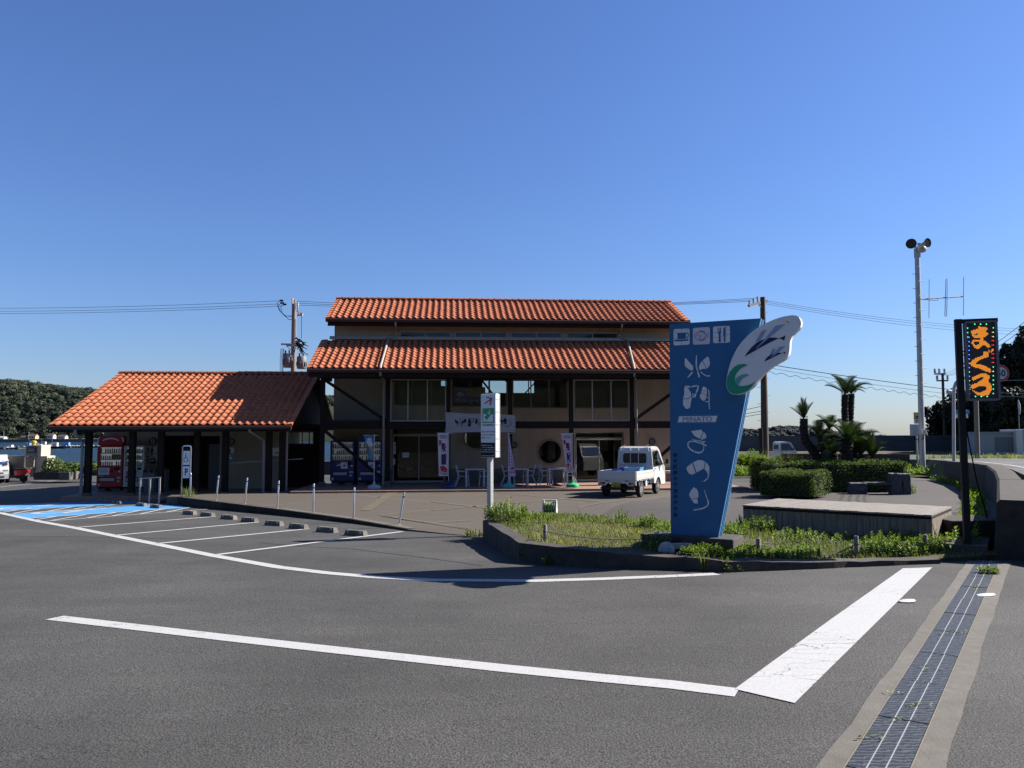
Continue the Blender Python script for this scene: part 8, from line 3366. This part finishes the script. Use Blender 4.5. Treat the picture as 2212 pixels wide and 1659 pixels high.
for X0, X1, Y0, Y1 in ((187, 238, 560, 655), (275, 297, 605, 645)):
    a, b3 = at(*z3(X0, Y1), MD - .4), at(*z3(X1, Y0), MD - .4)
    mb.bbox((a.x, MD - .5, a.z), (b3.x, MD - .2, b3.z), .02)
mb.build('control_box', t, True)
mb = MB('wire', smooth=True)
for P in ([(205, 655), (210, 680), (240, 690)], [(288, 645), (285, 675), (268, 685)]):
    mb.tube([at(*z3(*p), MD - .3) for p in P], .025, 6)
mb.build('conduit', t, True)
# yellow sign behind the mast
YD = 43.6
a, b3 = at(*z3(204, 556), YD), at(*z3(246, 464), YD)
t = thing('yellow_notice_sign', 'narrow yellow, black and white roadside sign partly behind the mast', 'sign', ((a.x + b3.x) / 2, YD, -.2))
mb = MB('galv', smooth=True)
mb.tube([(.0, .05, 0), (.0, .05, b3.z + .2)], .05, 8)
mb.build('post', t)
w = (b3.x - a.x) / 2
h0, h1 = a.z + .2, b3.z + .2
mb = MB('board_white')
mb.box((-w, -.03, h0), (w, 0, h1))
bd = mb.build('board', t)
mb = MB('yellow')
mb.poly([(-w, -.034, h0 + (h1 - h0) * .45), (w, -.034, h0 + (h1 - h0) * .45), (w, -.034, h1), (-w, -.034, h1)])
mb.use('black')
mb.poly([(-w * .8, -.038, h0 + (h1 - h0) * .62), (w * .3, -.038, h0 + (h1 - h0) * .5), (w * .9, -.038, h0 + (h1 - h0) * .78), (w * .2, -.038, h0 + (h1 - h0) * .66)])
mb.poly([(-w, -.038, h0 + (h1 - h0) * .40), (w, -.038, h0 + (h1 - h0) * .40), (w, -.038, h0 + (h1 - h0) * .46), (-w, -.038, h0 + (h1 - h0) * .46)])
for k in range(2):
    mb.poly([(-w * .6, -.038, h0 + (h1 - h0) * (.1 + .14 * k)), (w * .6, -.038, h0 + (h1 - h0) * (.1 + .14 * k)), (w * .6, -.038, h0 + (h1 - h0) * (.18 + .14 * k)), (-w * .6, -.038, h0 + (h1 - h0) * (.18 + .14 * k))])
mb.build('face', bd, recalc=False)

# ---- overhanging 50 sign
SD = 37.0
def rpz(px, py, D):
    return at(px, py, D)
b = at(2060, 993, SD)
t = thing('speed_limit_sign', 'round white 50 speed limit sign with red rim on a bent grey post', 'sign', (b.x, SD, b.z))
mb = MB('galv', smooth=True)
mb.tube([at(2060.5, 1000, SD), at(2060, 850, SD), at(2061, 838, SD), at(2065, 827, SD), at(2073, 819, SD), at(2085, 815.5, SD), at(2150, 811, SD)], .075, 12)
mb.build('post', t, True)
c_ = at(2162.5, 806, SD - .12)
mb = MB('white', smooth=True)
r_ = 17.8 / 1660 * SD
mb.lathe([(r_, 0), (r_, .02)], tuple(c_), 36, (0, 1, 0))
dsc = mb.build('disc', t, True)
mb = MB('redtext')
n = 36
vs = []
for i in range(n):
    a = 2 * math.pi * i / n
    vs += [(c_.x + r_ * .97 * math.cos(a), c_.y - .004, c_.z + r_ * .97 * math.sin(a)), (c_.x + r_ * .74 * math.cos(a), c_.y - .004, c_.z + r_ * .74 * math.sin(a))]
mb.add(vs, [(2 * i, 2 * ((i + 1) % n), 2 * ((i + 1) % n) + 1, 2 * i + 1) for i in range(n)])
mb.build('rim', dsc, True, recalc=False)
mb = MB('navy')
put_text(mb, '50', (c_.x - r_ * .55, c_.y - .005, c_.z - r_ * .42), (1, 0, 0), (0, 0, 1), r_ * 1.1, r_ * .84, .03)
mb.build('numeral', dsc, True, recalc=False)
# ---- far pole with crossarms, roadside pole with lamp
t, b, tp = pole('utility_pole', 'far dark utility pole with two crossarms in front of the dark trees', 2036, 806, 92, -.2, .2, .14, 'brown_pole', 2041)
mb = MB('brown_pole')
for Xa, Xb, Y in ((372, 462, 150), (390, 484, 205)):
    mb.bar(at(*z3(Xa, Y), 92), at(*z3(Xb, Y), 92), .16, .16)
mb.build('crossarm', t, True)
mb = MB('galv', smooth=True)
for X, Y in ((376, 142), (412, 142), (455, 142), (394, 197), (480, 197)):
    p = at(*z3(X, Y), 92)
    mb = MB('galv', smooth=True)
    mb.tube([p, p + Vector((0, 0, .5))], .12, 6)
    mb.build('insulator', t, True)
for k, ye in enumerate((683, 695, 707, 716)):
    wire('power line climbing from the far pole to the upper right edge, ' + ['highest', 'second', 'third', 'lowest'][k] + ' of the four', at(2024 + k * 7, 811, 92), at(2290, ye - 48 + k * 5, 24), .5, .012, 'power lines climbing to the upper right')
t, b, tp = pole('utility_pole', 'roadside utility pole half hidden behind the LED sign, with a street lamp arm', 2106, 760, 54, .3, .17, .13, 'wood_pole', 2109)
mb = MB('galv', smooth=True)
mb.tube([at(2106, 846, 54), at(2075, 847, 54), at(2062, 848, 54)], .04, 8)
arm = mb.build('lamp_arm', t, True)
mb = MB('float', smooth=True)
c_ = at(2053, 847, 54)
mb.lathe([(.05, -.3), (.16, -.2), (.18, .1), (.1, .3)], tuple(c_), 12, (1, 0, -.1))
mb.build('lamp_head', arm, True)
for k, (ya, yb) in enumerate(((820, 816), (845, 848), (852, 856))):
    wire(['greenish', 'upper pale', 'lower pale'][k] + ' cable running right from the roadside pole past the dark trees', at(2108, ya, 54), at(2300, yb, 46), .1, .014, 'cables past the dark trees', 'galv')
a, b3 = at(*z3(538, 475), 56), at(*z3(655, 443), 56)
t = thing('route_sign', 'small blue and white route sign behind the LED sign post', 'sign', ((a.x + b3.x) / 2, 56, .3))
w = (b3.x - a.x) / 2
mb = MB('crate')
mb.box((-w, -.03, a.z - .3), (w, 0, b3.z - .3))
bd = mb.build('board', t)
mb = MB('board_white')
mb.box((-w, -.03, a.z - .3 - .32), (w * .8, 0, a.z - .3 - .02))
mb.build('lower_board', t)
mb = MB('board_white')
put_text(mb, '串本', (-w * .1, -.036, a.z - .3 + .15), (1, 0, 0), (0, 0, 1), w * .9, (b3.z - a.z) * .55)
mb.build('lettering', bd, recalc=False)
mb = MB('galv', smooth=True)
mb.tube([(0, .05, 0), (0, .05, b3.z - .1)], .05, 8)
mb.build('post', t)

# ---- shed and flag pole beyond the road
HDp = 75.0
a, b3 = at(*z3(757, 805), HDp), at(*z3(1045, 622), HDp)
t = thing('roadside_shed', 'small pale flat-roofed shed with a dark shutter beyond the road', 'shed', (a.x, HDp, a.z))
W_, H_ = b3.x - a.x, b3.z - a.z
mb = MB('shed')
mb.box((0, 0, -1.5), (W_, 3.0, H_ - .12))
mb.build('wall', t)
mb = MB('shed')
mb.box((-.12, -.15, H_ - .118), (W_ + .1, 3.1, H_))
mb.build('roof', t)
mb = MB('shed')
mb.box((.0, -.05, -1.5), (.4, -.003, H_ - .13))
mb.build('corner_pier', t)
s0, s1 = at(*z3(870, 785), HDp), at(*z3(1018, 665), HDp)
n = 9
for i in range(n):
    mb = MB('grey_paint')
    z0_ = s0.z - a.z + (s1.z - s0.z) * i / n
    mb.box((s0.x - a.x, -.04 - .01 * (i % 2), z0_), (s1.x - a.x, -.003, z0_ + (s1.z - s0.z) / n - .006))
    mb.build('shutter_slat', t)
a, b3 = at(*z3(1047, 815), HDp - .5), at(*z3(1160, 602), HDp - .5)
t = thing('white_booth', 'white booth with a poster at the right edge beyond the road', 'booth', (a.x, HDp - .5, a.z))
mb = MB('white')
mb.bbox((0, 0, -1.5), (b3.x - a.x, 2.5, b3.z - a.z), .03)
mb.build('wall', t)
mb = MB('crate')
mb.box((.7, -.03, 1.5), (1.5, -.002, 2.6))
mb.use('orange').box((.7, -.03, .4), (1.5, -.002, 1.45))
mb.build('poster', t)
a, b3 = at(*z3(1066, 650), HDp - 1.2), at(*z3(1056, 362), HDp - 1.2)
t = thing('flag_pole', 'thin flag pole with a rolled white cloth above the booth', 'flag pole', (a.x, HDp - 1.2, a.z))
mb = MB('galv', smooth=True)
mb.tube([(0, 0, -1), (b3.x - a.x, 0, b3.z - a.z)], .03, 8)
mb.build('pole', t)
mb = MB('white', smooth=True)
mb.tube([(b3.x - a.x, 0, b3.z - a.z + .02), (b3.x - a.x + .05, -.02, b3.z - a.z - .5), (b3.x - a.x + .1, 0, b3.z - a.z - 1.4)], [.03, .12, .05], 8)
mb.build('cloth', t)

# ---- dark wooded slope on the right
random.seed(41)
MT['slope_soil'] = mk('slope_soil', (0.018, 0.02, 0.01), .95, var=.4, scale=.4, world=True)
mb = MB('slope_soil', smooth=True)
vs = []
NX, NY = 16, 16
for j in range(NY + 1):
    for i in range(NX + 1):
        y = 84 + 80 * j / NY
        x = y * .575 + 70 * i / NX
        z = -.3 + 13 * sst(i / NX * 2.4) + random.uniform(-.4, .4)
        vs.append((x, y, z))
mb.add(vs, [(j * (NX + 1) + i, j * (NX + 1) + i + 1, (j + 1) * (NX + 1) + i + 1, (j + 1) * (NX + 1) + i) for j in range(NY) for i in range(NX)])
struct(mb, 'wooded_slope')
def tree(label, lobes, D, base_px, n, ls, mat='forest_near', name='broadleaf_tree'):
    bp = at(base_px[0], base_px[1], D)
    t = thing(name, label, 'tree', (bp.x, D, bp.z))
    mb = MB(mat)
    cs = []
    for (px, py, r) in lobes:
        c = at(px, py, D + random.uniform(-1.5, 1.5))
        rr = r / 1660 * D
        cs.append((c, rr))
    tot = sum(r * r for c, r in cs)
    for c, rr in cs:
        sub = [(c + rnd_dir() * rr * .72, rr * random.uniform(.28, .5)) for _ in range(12)] + [(c, rr * .7)]
        m_ = int(n * rr * rr / tot)
        for i in range(m_):
            s0_, sr = random.choice(sub)
            d = rnd_dir()
            mb.tint = min(1, max(0, random.gauss(.45, .25)))
            leaf(mb, s0_ + Vector((d.x, d.y, d.z * .85)) * sr * random.uniform(.6, 1.08), d + rnd_dir() * .8, ls * random.uniform(.6, 1.4), asp=.75)
    mb.build('crown', t, True, recalc=False)
    mb = MB('bark', smooth=True)
    top = cs[0][0]
    mb.tube([bp - Vector((0, 0, 1)), bp.lerp(top, .5) + Vector((.2, 0, 0)), top], [.28, .2, .08], 8)
    for c, rr in cs[1:]:
        q = bp.lerp(top, .45) + Vector((.2, 0, 0))
        mb.tube([q, q.lerp(c, .6) + Vector((0, 0, .2)), c], [.14, .09, .04], 6)
    mb.build('trunk', t, True)
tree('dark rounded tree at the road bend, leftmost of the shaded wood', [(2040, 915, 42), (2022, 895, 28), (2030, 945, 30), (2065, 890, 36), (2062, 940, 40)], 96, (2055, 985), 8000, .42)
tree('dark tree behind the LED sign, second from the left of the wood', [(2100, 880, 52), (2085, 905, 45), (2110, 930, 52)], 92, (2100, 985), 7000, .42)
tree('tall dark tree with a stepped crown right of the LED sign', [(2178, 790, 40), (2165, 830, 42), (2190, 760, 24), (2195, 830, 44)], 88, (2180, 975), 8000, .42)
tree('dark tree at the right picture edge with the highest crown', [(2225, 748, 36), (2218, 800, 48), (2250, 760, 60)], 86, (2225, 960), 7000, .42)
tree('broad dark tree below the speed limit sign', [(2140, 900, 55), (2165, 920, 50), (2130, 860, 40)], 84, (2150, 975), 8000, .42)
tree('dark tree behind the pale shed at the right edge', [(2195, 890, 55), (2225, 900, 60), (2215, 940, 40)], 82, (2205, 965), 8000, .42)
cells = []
random.seed(43)
for i in range(230):
    y = random.uniform(86, 150)
    i_ = random.uniform(0, .7)
    x = y * .575 + 1 + 70 * i_
    z = -.3 + 13 * sst(i_ * 2.4)
    if (x / y * F + CX) < 2055:
        continue
    cells.append((x, y, z + .6, random.uniform(2.0, 3.4)))
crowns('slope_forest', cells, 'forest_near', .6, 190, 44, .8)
# roadside grass at the shed
mb = MB('grassm')
random.seed(45)
for i in range(2200):
    p = road_pt(random.uniform(4.2, 7.6), 8.3 + random.random() ** 2 * 7)
    mb.tint = random.uniform(.3, 1)
    blade(mb, p, random.uniform(.12, .42), random.uniform(0, 6.28), .025)
mb.build('roadside_grass', kind='stuff', recalc=False)
